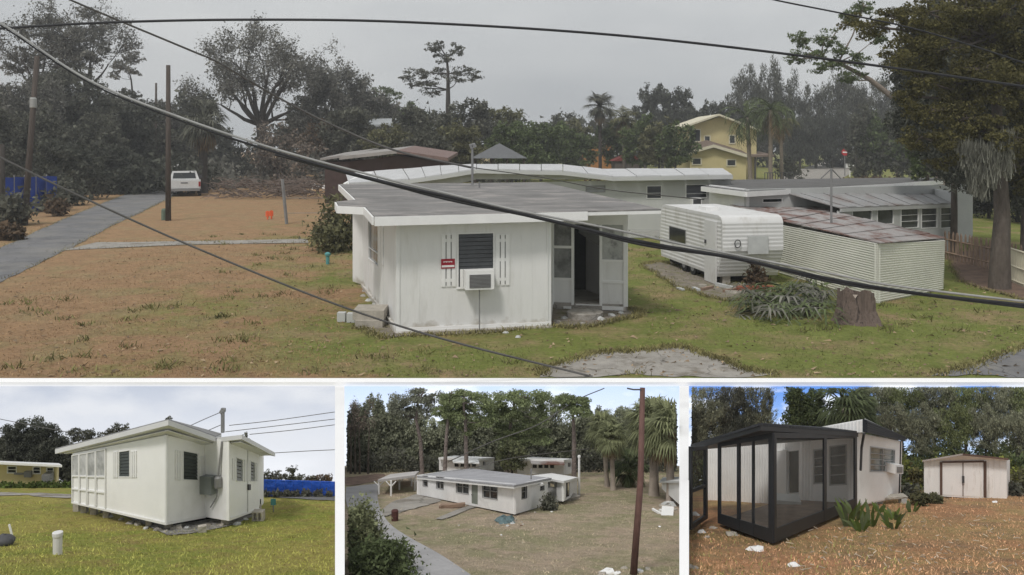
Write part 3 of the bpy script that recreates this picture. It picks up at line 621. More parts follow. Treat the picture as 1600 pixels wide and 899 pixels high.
# steps, blocks and rubble
mb = MB(); mb.lathe(G(914, 496), [(.42, -.02), (.42, .13), (.4, .14)], 18); single('round_step', mb, CONC, 'round concrete step in front of the open porch door', 'step', smooth=False)
st_ = thing('step_block', 'tan two-tier step against the long side of the small white house', 'step', G(580, 512))
c0 = G(580, 508); u_ = (G(600, 508) - G(560, 508)).normalized(); w_ = V((0, 1, 0))
mb = MB(); mb.obox(c0, u_, w_, .3, .35, 0, .16); part('lower_tread', mb, BLOCKM, st_)
mb = MB(); mb.obox(c0 + V((-.03, .15, 0)), u_, w_, .34, .38, .16, .36); part('upper_tread', mb, BLOCKM, st_)
for x, y in ((534, 502), (549, 503)):
    mb = MB(); c0 = G(x, y); mb.obox(c0, u_, w_, .09, .1, 0, .2); single('concrete_block', mb, WHITEG, 'pale concrete block on the grass beside the tan step', 'block', 'blocks beside the tan step')
for i, (x, y, r_) in enumerate(((572, 455, .12), (577, 470, .1), (588, 478, .14), (568, 463, .09), (595, 488, .1), (583, 462, .09), (910, 507, .09), (940, 500, .13), (955, 494, .1), (870, 505, .12), (882, 498, .1), (810, 527, .07), (885, 511, .08), (970, 490, .09), (790, 520, .06))):
    mb = MB(); mb.blob(G(x, y), r_, 6, .3, .55); single('rubble_stone', mb, WHITEG if i % 3 else CONC, 'pale lump of rubble at the foot of the small white house', 'stone', 'rubble around the small white house')

# ---------------------------------------------------------------- long white house behind
lh = thing('long_house', 'long pale house with a gently bent white roof and lattice skirt behind the small house', 'house', at(900, 38.5))
D1 = 38.0; zr = lambda row, d=D1: H - (row - HY) / F * d
prof = [(545, 287), (640, 281), (690, 274), (745, 265), (880, 268), (958, 277), (1145, 274)]
A_, B_ = at(548, D1), at(1142, D1)
q = Quad(V((A_.x, D1, .35)), V((B_.x, D1, .35)), V((B_.x, D1, 2.55)), V((A_.x, D1, 2.2)))
ops = [q.rect(1011, 291, 1033, 310), q.rect(1072, 289, 1104, 309), q.rect(916, 291, 945, 300)]
mb = MB(); q.wall(mb, ops, .15); part('wall', mb, WHITEG, lh)
mb = MB(); low = [V((at(x, D1).x, D1, 2.2 if x < 700 else 2.55)) for x, y in prof]; tops = [W(x, y + 3, D1) for x, y in prof]
for i in range(len(prof) - 1): mb.hexa([low[i] - V((0, 0, .05)), low[i + 1] - V((0, 0, .05)), low[i + 1] + V((0, .15, -.05)), low[i] + V((0, .15, -.05))], [tops[i], tops[i + 1], tops[i + 1] + V((0, .15, 0)), tops[i] + V((0, .15, 0))])
part('gable_wall', mb, WHITEG, lh)
window(q, ops[0], lh, WHITE2, .8, .8, 0, hb=(.42,)); window(q, ops[1], lh, WHITE2, .8, .8, 4, hb=(.3,)); window(q, ops[2], lh, METAL, .8, .8, 0, hb=(.5,), glass=mat('pale_glass', (.4, .41, .41), .3))
fr = [W(x, y, D1 - .45) for x, y in prof]; bk = [W(x2, y2, 46.0) for x2, y2 in ((540, 272), (630, 265), (688, 260), (745, 257.5), (880, 258), (940, 265), (1130, 264))]
for i in range(len(fr) - 1):                                    # roof sheets laid side by side
    n_ = max(2, int((fr[i + 1] - fr[i]).length / .9))
    for k in range(n_):
        f0, f1 = k / n_, (k + .97) / n_; a, b, c, e = fr[i].lerp(fr[i + 1], f0), fr[i].lerp(fr[i + 1], f1), bk[i].lerp(bk[i + 1], f1), bk[i].lerp(bk[i + 1], f0)
        mb = MB(); mb.hexa([a, b, c, e], [p + V((0, 0, .035 + .012 * (k % 2))) for p in (a, b, c, e)]); part('roof_sheet', mb, ROOFW, lh)
mb = MB()
for i in range(len(fr) - 1):
    a, b = fr[i], fr[i + 1]; mb.hexa([a - V((0, .03, .16)), b - V((0, .03, .16)), b - V((0, -.02, .16)), a - V((0, -.02, .16))], [a - V((0, .03, .0)), b - V((0, .03, .0)), b - V((0, -.02, .002)), a - V((0, -.02, .002))])
part('fascia', mb, WHITEG, lh)
mb = MB(); e_ = fr[0] + V((-.25, 0, 0)); mb.hexa([e_ - V((0, 0, .3)), e_ + V((.5, 0, -.3)), e_ + V((.2, 7, -.1)), e_ + V((-.3, 7, -.1))], [e_, e_ + V((.5, 0, 0)), e_ + V((.2, 7, .25)), e_ + V((-.3, 7, .25))]); part('eave_end', mb, WHITE2, lh)
plain(at(1142, D1), V((at(1142, D1).x - .2, 46, 0)), .3, 2.5, .12, WHITEG, par=lh); plain(V((A_.x, 46, 0)), A_, .3, 2.2, .12, WHITEG, par=lh)
mb = MB(); x0, x1 = at(975, D1).x, at(1045, D1).x
for i in range(26):
    for sg in (-1, 1):
        x = x0 + (x1 - x0) * i / 25; mb.hexa([(x, D1 - .02 - .01 * sg, .02), (x + .03, D1 - .02 - .01 * sg, .02), (x + .03, D1 - .01 * sg, .02), (x, D1 - .01 * sg, .02)], [(x + sg * .3, D1 - .02 - .01 * sg, .34), (x + .03 + sg * .3, D1 - .02 - .01 * sg, .34), (x + .03 + sg * .3, D1 - .01 * sg, .34), (x + sg * .3, D1 - .01 * sg, .34)])
part('lattice', mb, WHITE2, lh); mb = MB(); mb.box((A_.x, D1 + .05, 0), (B_.x, D1 + .1, .36)); part('skirt_shadow', mb, DKMET, lh)  # dark strip stands in for the shadow behind the lattice
ca = W(1088, 316, D1 - .25); mb = MB(); ac2 = thing('air_conditioner', 'small air conditioner under the louvred window of the long pale house', 'air conditioner', ca)
mb.box((ca.x - .22, D1 - .35, ca.z - .16), (ca.x + .22, D1 + .1, ca.z + .16)); part('case', mb, WHITE2, ac2); mb = MB(); mb.box((ca.x - .15, D1 - .365, ca.z - .12), (ca.x + .17, D1 - .35, ca.z + .12)); part('grille', mb, DKMET, ac2)

# ---------------------------------------------------------------- flat-roofed house with tin porch (right)
rh = thing('flat_roof_house', 'white flat-roofed house with a long tin-roofed porch behind the trailer', 'house', at(1300, 37))
A_, C_, B_ = at(1108, 36.0), at(1166, 32.5), at(1520, 36.5)
q1 = Quad(V((A_.x, A_.y, 0)), V((C_.x, C_.y, 0)), V((C_.x, C_.y, 2.35)), V((A_.x, A_.y, 2.35))); mb = MB(); q1.wall(mb, [], .12); part('wall', mb, WHITE2, rh)
q2 = Quad(V((C_.x, C_.y, 0)), V((B_.x, B_.y, 0)), V((B_.x, B_.y, 2.35)), V((C_.x, C_.y, 2.35)))
ops = [q2.rect(1192, 311, 1222, 316)]; mb = MB(); q2.wall(mb, ops, .12); part('wall', mb, WHITEG, rh); window(q2, ops[0], rh, WHITE2, .7, .5)
mb = MB(); rt = [W(1097, 291, 35.6), W(1166, 299, 31.9), W(1395, 286.5, 37), W(1472, 281, 41), W(1468, 277, 47), W(1150, 281, 46)]
mb.prism([p - V((0, 0, .03)) for p in rt], (0, 0, .03)); part('roof', mb, mat('dark_roll_roofing', (.13, .128, .125), .9, .25, 1.2, .5, 20), rh)
mb = MB()
for i in range(3):
    a, b = rt[i] - V((0, 0, .032)), rt[i + 1] - V((0, 0, .032)); dv = (b - a).normalized(); nv = V((dv.y, -dv.x, 0)) * .05
    mb.hexa([a - V((0, 0, .17)), b - V((0, 0, .17)), b + nv - V((0, 0, .17)), a + nv - V((0, 0, .17))], [a + V((0, 0, .015)), b + V((0, 0, .015)), b + nv + V((0, 0, .015)), a + nv + V((0, 0, .015))])
part('fascia', mb, WHITE2, rh)
a0, a1, b0, b1 = W(1313, 326, 30.5), W(1492, 319, 33.5), W(1215, 299, 33.8), W(1440, 291, 38.5)
TIN = mat('weathered_tin', (.3, .3, .3), .55, .12, 2.0, dirt=(.19, .14, .12), dscale=1.1, stretch=(1, .35, 1), dlo=.5, dhi=.7)
for k in range(15):
    f0, f1 = k / 15, (k + .96) / 15; mb = MB(); qq = [a0.lerp(a1, f0), a0.lerp(a1, f1), b0.lerp(b1, f1), b0.lerp(b1, f0)]; dz = V((0, 0, .03 + .025 * (k % 2)))
    mb.hexa(qq, [p + dz for p in qq]); part('porch_roof_sheet', mb, TIN, rh)
mb = MB(); dv = (a1 - a0).normalized(); mb.hexa([a0 - V((0, 0, .12)), a1 - V((0, 0, .12)), a1 + V((0, .05, -.12)), a0 + V((0, .05, -.12))], [a0 - V((0, 0, .003)), a1 - V((0, 0, .003)), a1 + V((0, .05, -.003)), a0 + V((0, .05, -.003))]); part('porch_beam', mb, WHITEG, rh)
pa, pb = a0 + V((0, .1, 0)), a1 + V((0, .1, 0))
qp2 = Quad(V((pa.x, pa.y, 0)), V((pb.x, pb.y, 0)), pb - V((0, 0, .12)), pa - V((0, 0, .12)))
ops = [qp2.rect(x0, y0, x1, y1) for x0, y0, x1, y1 in ((1332, 328, 1362, 348), (1371, 327, 1396, 350), (1408, 327, 1435, 356), (1440, 326, 1464, 356), (1470, 325, 1487, 356))]
mb = MB(); qp2.wall(mb, ops, .1); part('porch_wall', mb, WHITEG, rh)
for i, o in enumerate(ops): window(qp2, o, rh, WHITE2, .8, .6, 0, hb=(.35, .68) if i > 1 else (), glass=mat('dim_glass', (.07, .075, .075), .2, .5, 2.0))
plain(V((pb.x, pb.y, 0)), V((pb.x + .9, pb.y + 5, 0)), 0, 2.2, .1, WHITEG, par=rh)
an = thing('roof_mast', 'thin metal mast with a small braced top standing behind the corrugated shed', 'mast', at(1299, 27.2))
c0 = at(1299, 27.2); tz = H - (264 - HY) / F * 27.2; mb = MB(); mb.tube([c0, V((c0.x, c0.y, tz))], .035, 7); part('pole', mb, METAL, an)
for dx in (-.25, .35):
    mb = MB(); mb.tube([V((c0.x, c0.y, tz)), V((c0.x + dx, c0.y + .2, tz - .3))], .02, 5); part('brace', mb, METAL, an)

# ---------------------------------------------------------------- travel trailer
tr = thing('travel_trailer', 'old white ribbed travel trailer with a narrow door and small window', 'trailer', G(1125, 450))
pc, pl_, pr = G(1129, 449), G(1031, 410), G(1224, 446)
def V2(p, z): return V((p.x, p.y, z))
z0, z1 = .24, 1.98
qs = Quad(V2(pl_, z0), V2(pc, z0), V2(pc, z1), V2(pl_, z1)); qe = Quad(V2(pc, z0), V2(pr, z0), V2(pr, z1), V2(pc, z1))
back = pl_ + (pr - pc)
def prof_pts(n=14):   # side outline: raked lower ends and rounded roof corners, as (s, t)
    o = [(.03, 0), (.0, .3), (.025, .88), (.05, .97), (.085, 1.0), (.945, 1.0), (.98, .97), (.995, .9), (1.0, .45), (.93, 0)]
    return o
def slab_side(q, outline, n0, n1):
    return [q.p(a, b, n0) for a, b in outline], [q.p(a, b, n1) for a, b in outline]
mb = MB(); o_ = prof_pts(); wv = pr - pc
fa = [qs.p(a, b) for a, b in o_]; mb.hexa([p + wv for p in fa], fa); part('shell', mb, ALUW, tr)
def ribbed(q, outline, nr, dep, xoff=.012):
    mb = MB(); lo = lambda b: max([min(x for x, y in span(outline, b))]) ; rows = []
    for i in range(nr):
        for f, d_ in ((0, 0), (.55, dep)): rows.append(((i + f) / nr * .97 + .015, d_ + .004))
    k = 0
    for b, d_ in rows:
        xs_ = [x for x, y in span(outline, b)]; mb.v += [tuple(q.p(min(xs_) + xoff, b, d_)), tuple(q.p(max(xs_) - xoff, b, d_))]
    mb.f = [(2 * i, 2 * i + 1, 2 * i + 3, 2 * i + 2) for i in range(len(rows) - 1)]
    return mb
def span(outl, b):
    r = []
    for i in range(len(outl)):
        (x0, y0), (x1, y1) = outl[i], outl[(i + 1) % len(outl)]
        if (y0 - b) * (y1 - b) <= 0 and y0 != y1: r.append((x0 + (x1 - x0) * (b - y0) / (y1 - y0), b))
    return r
part('side_siding', ribbed(qs, o_, 15, .009), ALUW, tr)
mb = MB(); d_ = (pc - pl_).normalized(); offs = {}
def endx(b): return (max(x for x, y in span(o_, b)) - 1.0) * (pc - pl_).length
rows = []
for i in range(15):
    for f, dd in ((0, 0), (.55, .009)): rows.append(((i + f) / 15 * .95 + .02, dd + .006))
for b, dd in rows:
    e = d_ * (endx(b) + dd); z = z0 + (z1 - z0) * b
    mb.v += [tuple(V2(pc, z) + e), tuple(V2(pr, z) + e)]
mb.f = [(2 * i, 2 * i + 1, 2 * i + 3, 2 * i + 2) for i in range(len(rows) - 1)]; part('end_siding', mb, ALUW, tr)
r = qs.rect(1047, 357, 1072, 378); window(qs, r, tr, METAL, .8, 1.4, 0, vb=(.35,), set_back=-.5)
r = qs.rect(1103, 345, 1121, 441); mb = MB(); qs.box(mb, r[0], r[1], r[2], r[3], .02, .05); dr = part('door', mb, ALUW, tr)
mb = MB(); qs.box(mb, r[0] + .012, r[0] + .03, .5, .56, .05, .08); part('handle', mb, DKMET, dr)
eq = Quad(V2(pc, z0) + d_ * .03, V2(pr, z0) + d_ * .03, V2(pr, z1) + d_ * .02, V2(pc, z1) + d_ * .02)
r = eq.rect(1168, 369, 1200, 397); mb = MB(); eq.box(mb, *r, .005, .035); part('window_cover', mb, mat('cover_grey', (.5, .51, .5), .5), tr)
c0 = eq.p(*eq.st(1152, 381), .03); mb = MB(); uu = (pr - pc).normalized()
mb.tube([c0 + uu * math.cos(a) * .09 + V((0, 0, math.sin(a) * .11)) for a in [i * math.pi / 6 for i in range(13)]], .015, 5); part('ring_vent', mb, DKMET, tr)
for f in (.42, .56):
    c0 = pl_.lerp(pc, f) + wv.normalized() * .12; mb = MB(); ax = wv.normalized() * .1
    mb.tube([c0 - ax + V((0, 0, .25)), c0 + ax + V((0, 0, .25))], .25, 14); wh = part('wheel', mb, mat('tyre', (.02, .02, .02), .9), tr); mb = MB(); mb.tube([c0 - ax * 1.1 + V((0, 0, .25)), c0 - ax * .95 + V((0, 0, .25))], .13, 12); part('rim', mb, METAL, wh)
mb = MB(); mb.obox(pl_.lerp(pr, .5) + V((0, 0, 0)), d_, uu, 2.0, .8, .12, .27); part('chassis', mb, DARK, tr)
for f in (.12, .9):
    mb = MB(); c0 = pl_.lerp(pc, f) + uu * .3; mb.obox(c0, uu, d_, .12, .1, 0, .28); part('support_block', mb, BLOCKM, tr)
mb = MB(); c0 = qs.p(.55, 1.0) + wv * .3; mb.obox(c0, d_, uu, .3, .2, -.01, .1); part('roof_vent', mb, WHITE2, tr)
for i in range(9):
    c0 = G(random.uniform(1060, 1180), random.uniform(449, 462)); mb = MB(); mb.obox(c0, V((math.cos(i), math.sin(i), 0)), V((-math.sin(i), math.cos(i), 0)), random.uniform(.1, .4), .05, 0, random.uniform(.03, .09)); single('scrap_board', mb, (BLOCKM, WOODF, WHITEG)[i % 3], 'bit of scrap board lying on the ground beside the trailer', 'board', 'scrap beside the trailer')
vb_ = bush('potted_plant', 'withered reddish shrub against the end of the travel trailer', G(1180, 452), .3, .55, 'brown', 500, .1)
single('terracotta_trough', MB().obox(G(1180, 455), V((1, .1, 0)).normalized(), V((-.1, 1, 0)).normalized(), .5, .1, 0, .14), mat('terracotta', (.3, .1, .06), .9), 'low terracotta trough on the grass at the trailer end', 'planter')

# ---------------------------------------------------------------- corrugated shed
sh = thing('corrugated_shed', 'low cream ribbed metal shed with a rusty tin roof', 'shed', G(1371, 474))
pc, pl_, pr = G(1371, 474), G(1218, 428), G(1473, 453)
ql_ = Quad(V2(pl_, 0), V2(pc, 0), V2(pc, 1.5), W(1222, 352, pl_.y)); qr_ = Quad(V2(pc, 0), V2(pr, 0), W(1476, 376, pr.y), V2(pc, 1.5))
mb = MB(); ql_.box(mb, 0, 1, 0, 1, -.08, -.002); part('wall', mb, ALU, sh); mb = MB(); qr_.box(mb, .0, 1, 0, 1, -.08, -.002); part('wall', mb, ALU, sh)
mb = MB(); ql_.ribs(mb, 24, .03, sharp=.8); part('siding', mb, ALU, sh); mb = MB(); qr_.ribs(mb, 24, .03, sharp=.8); part('siding', mb, ALU, sh)
a0, a1 = W(1222, 346, pl_.y - .1), W(1376, 381, pc.y - .15); b0, b1 = W(1150, 319, 34.0), W(1480, 372, pr.y + .1)
mid0, mid1 = W(1262, 314, 34.0), W(1480, 373, pr.y + .1)
for k in range(9):                      # sheets run across from the long side to the far side
    f0, f1 = k / 9, (k + .97) / 9; mb = MB(); qq = [a0.lerp(a1, f0), a0.lerp(a1, f1), W(1300, 331, 31.5).lerp(W(1479, 372.5, pr.y + .12), f1), W(1300, 331, 31.5).lerp(W(1479, 372.5, pr.y + .12), f0)]
    dz = V((0, 0, .02 + .02 * (k % 2))); mb.hexa(qq, [p + dz for p in qq]); part('roof_sheet', mb, RUST, sh)
a0, a1 = W(1140, 321, 33.5), W(1224, 345, pl_.y + .1); c0, c1 = W(1250, 315, 37.0), W(1301, 331, 31.6)
for k in range(6):
    f0, f1 = k / 6, (k + .97) / 6; mb = MB(); qq = [a0.lerp(a1, f0), a0.lerp(a1, f1), c0.lerp(c1, f1), c0.lerp(c1, f0)]; dz = V((0, 0, .02 + .02 * (k % 2)))
    mb.hexa(qq, [p + dz for p in qq]); part('roof_sheet', mb, RUST, sh)
bk_ = W(1300, 331, 31.5); plain(V2(pr, 0), V2(bk_, 0), 0, 1.35, .06, ALU, par=sh); plain(V2(bk_, 0), V2(pl_, 0), 0, 1.3, .06, ALU, par=sh)

# ---------------------------------------------------------------- stump, palm leaf heap, picket fence
sp = thing('tree_stump', 'thick weathered tree stump on the lawn by the corrugated shed', 'stump', G(1338, 505)); c0 = G(1338, 503); mb = MB(); n_ = 22
for j, (zz, rr_) in enumerate(((-.05, .56), (.1, .46), (.3, .4), (.5, .38), (.66, .39))):
    for i in range(n_):
        a = 2 * math.pi * i / n_; q = 1 + .13 * math.sin(i * 2.1) + .09 * math.sin(i * 5.3 + 1) + random.uniform(-.05, .05); mb.v.append((c0.x + rr_ * q * math.cos(a), c0.y + rr_ * q * math.sin(a), zz + (random.uniform(-.1, .12) if j == 4 else 0)))
for j in range(4):
    for i in range(n_): mb.f.append((j * n_ + i, j * n_ + (i + 1) % n_, (j + 1) * n_ + (i + 1) % n_, (j + 1) * n_ + i))
part('bark', mb, mat('stump_bark', (.21, .16, .135), .95, .45, 3.0, .9, 20, stretch=(4, 4, .6), dirt=(.07, .055, .05), dscale=3.0), sp)
mb = MB(); mb.lathe(c0, [(.31, .45), (.31, .56), (.1, .58)], 16); part('cut_face', mb, mat('cut_wood', (.34, .29, .24), .9, .25, 6.0), sp)
hp = thing('palm_leaf_heap', 'heap of cut green fan palm leaves on the lawn beside the stump', 'leaf heap', G(1230, 495)); 
for i in range(110):
    c0 = G(random.uniform(1175, 1290), random.uniform(460, 502)); mb = MB(); frond(mb, c0 + V((0, 0, random.uniform(.05, .3))), random.uniform(0, 6.28), random.uniform(-.1, .7), random.uniform(.6, 1.25), random.uniform(.4, 1.6), random.uniform(.28, .42), random.choice((5, 7, 9)), True); part('leaf', mb, LEAF[('palm', 'dark', 'palm', 'green', 'grey')[i % 5]], hp)
fe = thing('picket_fence', 'brown wooden picket fence beside the mossy tree', 'fence', G(1520, 415)); fa_, fb_ = at(1478, 31.0), at(1600, 26.5); n_ = 22
PK = MB(); PK.add([(-.05, 0, 0), (.05, 0, 0), (.05, 0, .9), (0, 0, 1.0), (-.05, 0, .9), (-.05, .025, 0), (.05, .025, 0), (.05, .025, .9), (0, .025, 1.0), (-.05, .025, .9)], [(0, 1, 2, 3, 4), (9, 8, 7, 6, 5)] + [(i, 5 + i, 5 + (i + 1) % 5, (i + 1) % 5) for i in range(5)])
pkm = None; ang = math.atan2(fb_.y - fa_.y, fb_.x - fa_.x)
for i in range(n_):
    if pkm is None:
        o = part('picket', PK, WOODF, fe); pkm = o.data
    else:
        o = bpy.data.objects.new('picket', pkm); COL.objects.link(o); o.parent = fe; o.matrix_parent_inverse = Matrix.Translation(-V(fe.location))
    o.location = fa_.lerp(fb_, i / n_); o.rotation_euler = (random.uniform(-.04, .04), random.uniform(-.05, .05), ang)
for z in (.25, .7):
    mb = MB(); mb.tube([fa_ + V((0, .05, z)), fb_ + V((0, .05, z))], .03, 4); part('rail', mb, WOODF, fe)
wf = thing('white_fence', 'pale fence panel with thin bars beside the mossy tree trunk', 'fence', at(1590, 25.5)); fa_, fb_ = at(1577, 26.0), at(1640, 23.2)
for i in range(22):
    mb = MB(); c0 = fa_.lerp(fb_, i / 22); mb.tube([c0, c0 + V((0, 0, 1.0))], .025, 4); part('bar', mb, YTRIM, wf)
for z in (.1, .5, .98):
    mb = MB(); mb.tube([fa_ + V((0, .03, z)), fb_ + V((0, .03, z))], .03, 4); part('rail', mb, YTRIM, wf)

# ---------------------------------------------------------------- far buildings
bh = thing('brown_house', 'dark brown low gabled house with a pale roof behind the long house', 'house', at(600, 58)); d0 = 55.0
gb = [W(545, 282, d0), W(690, 292, d0), W(690, 253, d0), W(620, 243, d0), W(545, 253, d0)]; mb = MB(); mb.prism(gb, (0, 9, 0)); part('wall', mb, mat('brown_wall', (.075, .05, .045), .9, .15), bh)
PR = mat('pale_roof', (.3, .285, .27), .8, .2, 1.0)
for a, b in ((W(530, 250, d0 - .6), W(620, 240, d0 - .6)), (W(620, 240, d0 - .6), W(700, 252, d0 - .6))):
    mb = MB(); c, e = b + V((0, 10, .25)), a + V((0, 10, .25)); mb.hexa([a, b, c, e], [p + V((0, 0, .2)) for p in (a, b, c, e)]); part('roof', mb, PR if a.x < b.x and a.z < b.z else mat('red_brown_roof', (.2, .14, .125), .8, .2), bh)
mb = MB(); a, b = W(500, 251, 60), W(560, 243, 60); mb.hexa([a, b, b + V((0, 9, .3)), a + V((0, 9, .3))], [p + V((0, 0, .15)) for p in (a, b, b + V((0, 9, .3)), a + V((0, 9, .3)))]); part('side_roof', mb, PR, bh); mb = MB(); mb.box((W(506, 280, 60).x, 60.3, 0), (W(545, 280, 60).x, 68, 2.8)); part('side_wall', mb, mat('brown_wall', (.1, .1, .1)), bh)
gz = thing('gazebo', 'open pavilion with a grey four-sided pointed roof', 'pavilion', at(780, 66)); d0 = 66.0; c0 = at(780, d0); mb = MB(); R_ = 2.0; ez = H - (247 - HY) / F * d0; tz = H - (224 - HY) / F * d0
q_ = [(c0.x - R_ * 1.02, d0 - R_, ez), (c0.x + R_ * 1.02, d0 - R_, ez), (c0.x + R_, d0 + R_, ez), (c0.x - R_, d0 + R_, ez)]
mb.add(q_ + [(c0.x, d0, tz)], [(0, 1, 4), (1, 2, 4), (2, 3, 4), (3, 0, 4), (3, 2, 1, 0)]); part('roof', mb, mat('slate_roof', (.13, .135, .14), .8, .1), gz)
for x in (-1, -.33, .33, 1):
    for y in (-1, 1):
        mb = MB(); mb.tube([(c0.x + x * R_ * .9, d0 + y * R_ * .9, 0), (c0.x + x * R_ * .9, d0 + y * R_ * .9, ez)], .07, 5); part('post', mb, WOOD, gz)
fh = thing('far_cabin', 'small pale-roofed raised cabin among the far trees', 'cabin', at(595, 100)); d0 = 100.0
mb = MB(); a, b = W(570, 200, d0), W(616, 199, d0); mb.hexa([a, b, b + V((0, 5, .8)), a + V((0, 5, .8))], [p + V((0, 0, .35)) for p in (a, b, b + V((0, 5, .8)), a + V((0, 5, .8)))]); part('roof', mb, mat('far_roof', (.36, .38, .39)), fh)
mb = MB(); a, b = W(575, 214, d0), W(612, 213, d0); mb.hexa([a, b, b + V((0, 4, 0)), a + V((0, 4, 0))], [p + V((0, 0, 1.1)) for p in (a, b, b + V((0, 4, 0)), a + V((0, 4, 0)))]); part('wall', mb, mat('far_wall', (.13, .13, .12)), fh)
for x in (577, 592, 610):
    mb = MB(); p = W(x, 213, d0); mb.tube([V((p.x, p.y, 0)), p], .1, 4); part('post', mb, METAL, fh)
yh = thing('yellow_house', 'yellow two-storey gabled house with a lower gabled wing behind the palms', 'house', at(1130, 98)); d0 = 96.0
mb = MB(); mb.prism([W(1074, 281, d0 + 3), W(1182, 281, d0 + 3), W(1182, 204, d0 + 3), W(1124, 183, d0 + 3), W(1074, 198, d0 + 3)], (0, 9, 0)); part('upper_wall', mb, YEL, yh)
a, b, c = W(1069, 200, d0 + 2), W(1124, 181, d0 + 2), W(1190, 206, d0 + 2)
for i, (p, q) in enumerate(((a, b), (b, c))):
    mb = MB(); mb.hexa([p, q, q + V((0, 11, 0)), p + V((0, 11, 0))], [v + V((0, 0, .2)) for v in (p, q, q + V((0, 11, 0)), p + V((0, 11, 0)))]); part('roof', mb, YTRIM, yh)
mb = MB(); mb.prism([W(1078, 281, d0), W(1166, 281, d0), W(1166, 246, d0), W(1115, 232, d0), W(1078, 240, d0)], (0, 3, 0)); part('wing_wall', mb, YEL, yh)
a, b, c = W(1072, 241, d0 - .5), W(1115, 229, d0 - .5), W(1172, 246, d0 - .5)
for p, q in ((a, b), (b, c)):
    mb = MB(); mb.hexa([p, q, q + V((0, 3.4, .5)), p + V((0, 3.4, .5))], [v + V((0, 0, .2)) for v in (p, q, q + V((0, 3.4, .5)), p + V((0, 3.4, .5)))]); part('wing_roof', mb, SHING, yh)
    mb = MB(); mb.hexa([p - V((0, .06, .12)), q - V((0, .06, .12)), q - V((0, .01, .12)), p - V((0, .01, .12))], [p + V((0, -.06, .21)), q + V((0, -.06, .21)), q + V((0, -.01, .21)), p + V((0, -.01, .21))]); part('barge_board', mb, YTRIM, yh)
qy = Quad(W(1074, 281, d0 + 2.99), W(1182, 281, d0 + 2.99), W(1182, 204, d0 + 2.99), W(1074, 204, d0 + 2.99)); qw = Quad(W(1078, 281, d0 - .01), W(1166, 281, d0 - .01), W(1166, 246, d0 - .01), W(1078, 246, d0 - .01))
for q, r in ((qy, (1101, 213, 1109, 224)), (qy, (1140, 212, 1148, 224)), (qw, (1082, 248, 1095, 257)), (qw, (1136, 250, 1149, 259)), (qy, (1078, 203, 1094, 221))): window(q, q.rect(*r), yh, YTRIM, 1.2, 1.0, set_back=-.3)
mb = MB(); a, b = W(1172, 246, d0 + 1), W(1210, 245, d0 + 1); mb.hexa([a, b, b + V((0, 6, .3)), a + V((0, 6, .3))], [p + V((0, 0, .2)) for p in (a, b, b + V((0, 6, .3)), a + V((0, 6, .3)))]); part('carport_roof', mb, SHING, yh)
for x in (1180, 1206):
    mb = MB(); p = W(x, 246, d0 + 1.3); mb.tube([V((p.x, p.y, 0)), p], .1, 5); part('post', mb, DKMET, yh)
oh = thing('far_shed', 'far orange building with a white flat top among the palms', 'building', at(930, 120)); d0 = 118.0
mb = MB(); a, b = W(914, 243, d0), W(958, 243, d0); mb.box((a.x, d0, 0), (b.x, d0 + 6, H - (226 - HY) / F * d0)); part('wall', mb, mat('orange_wall', (.42, .2, .07), .9, .2), oh)
mb = MB(); a = W(894, 222, d0 + 4); b = W(950, 222, d0 + 4); mb.box((a.x, d0 + 4, H - (227 - HY) / F * (d0 + 4)), (b.x, d0 + 9, H - (216 - HY) / F * (d0 + 4))); part('white_top', mb, WHITE2, oh)
mb = MB(); a = W(960, 240, d0 - 2); b = W(985, 240, d0 - 2); mb.box((a.x, d0 - 2, 2.3), (b.x, d0 + 3, 3.3)); part('white_side', mb, WHITE2, oh)
rr_ = thing('red_roof_hut', 'far low hut with a dull red roof in front of the palms', 'hut', at(980, 100)); mb = MB(); a, b = W(957, 252, 100), W(1008, 252, 100); c = W(986, 240, 100); mb.prism([a, b, c], (0, 4, 0)); part('roof', mb, mat('dull_red', (.2, .045, .04), .8), rr_); mb = MB(); mb.box((a.x + .3, 100.2, 0), (b.x - .3, 103.8, a.z)); part('wall', mb, mat('hut_wall', (.12, .1, .09)), rr_)

# ---------------------------------------------------------------- pickup, poles, street furniture
pk = thing('pickup_truck', 'white pickup truck with its tailgate shut, parked on the lane', 'pickup', at(288, 68.0)); d0 = 68.0; c0 = at(288, d0); PW = mat('truck_white', (.6, .6, .59), .3, .05, spec=.5)
hw = 1.12; X = lambda a: c0.x + a
mb = MB(); mb.box((X(-hw), d0, .62), (X(hw), d0 + .06, 1.2)); tg = part('tailgate', mb, PW, pk); mb = MB(); mb.box((X(-.25), d0 - .02, 1.0), (X(.25), d0 - .002, 1.07)); part('handle', mb, DKMET, tg)
mb = MB(); mb.box((X(-hw - .06), d0 + .07, .55), (X(-hw + .1), d0 + 2.0, 1.22)); mb.box((X(hw - .1), d0 + .07, .55), (X(hw + .06), d0 + 2.0, 1.22)); mb.box((X(-hw + .1), d0 + .07, .55), (X(hw - .1), d0 + 2.0, .75)); part('bed', mb, PW, pk)
mb = MB(); mb.hexa([(X(-hw), d0 + 2.02, .5), (X(hw), d0 + 2.02, .5), (X(hw), d0 + 5.4, .5), (X(-hw), d0 + 5.4, .5)], [(X(-hw), d0 + 2.02, 1.24), (X(hw), d0 + 2.02, 1.24), (X(hw), d0 + 5.4, 1.1), (X(-hw), d0 + 5.4, 1.1)])
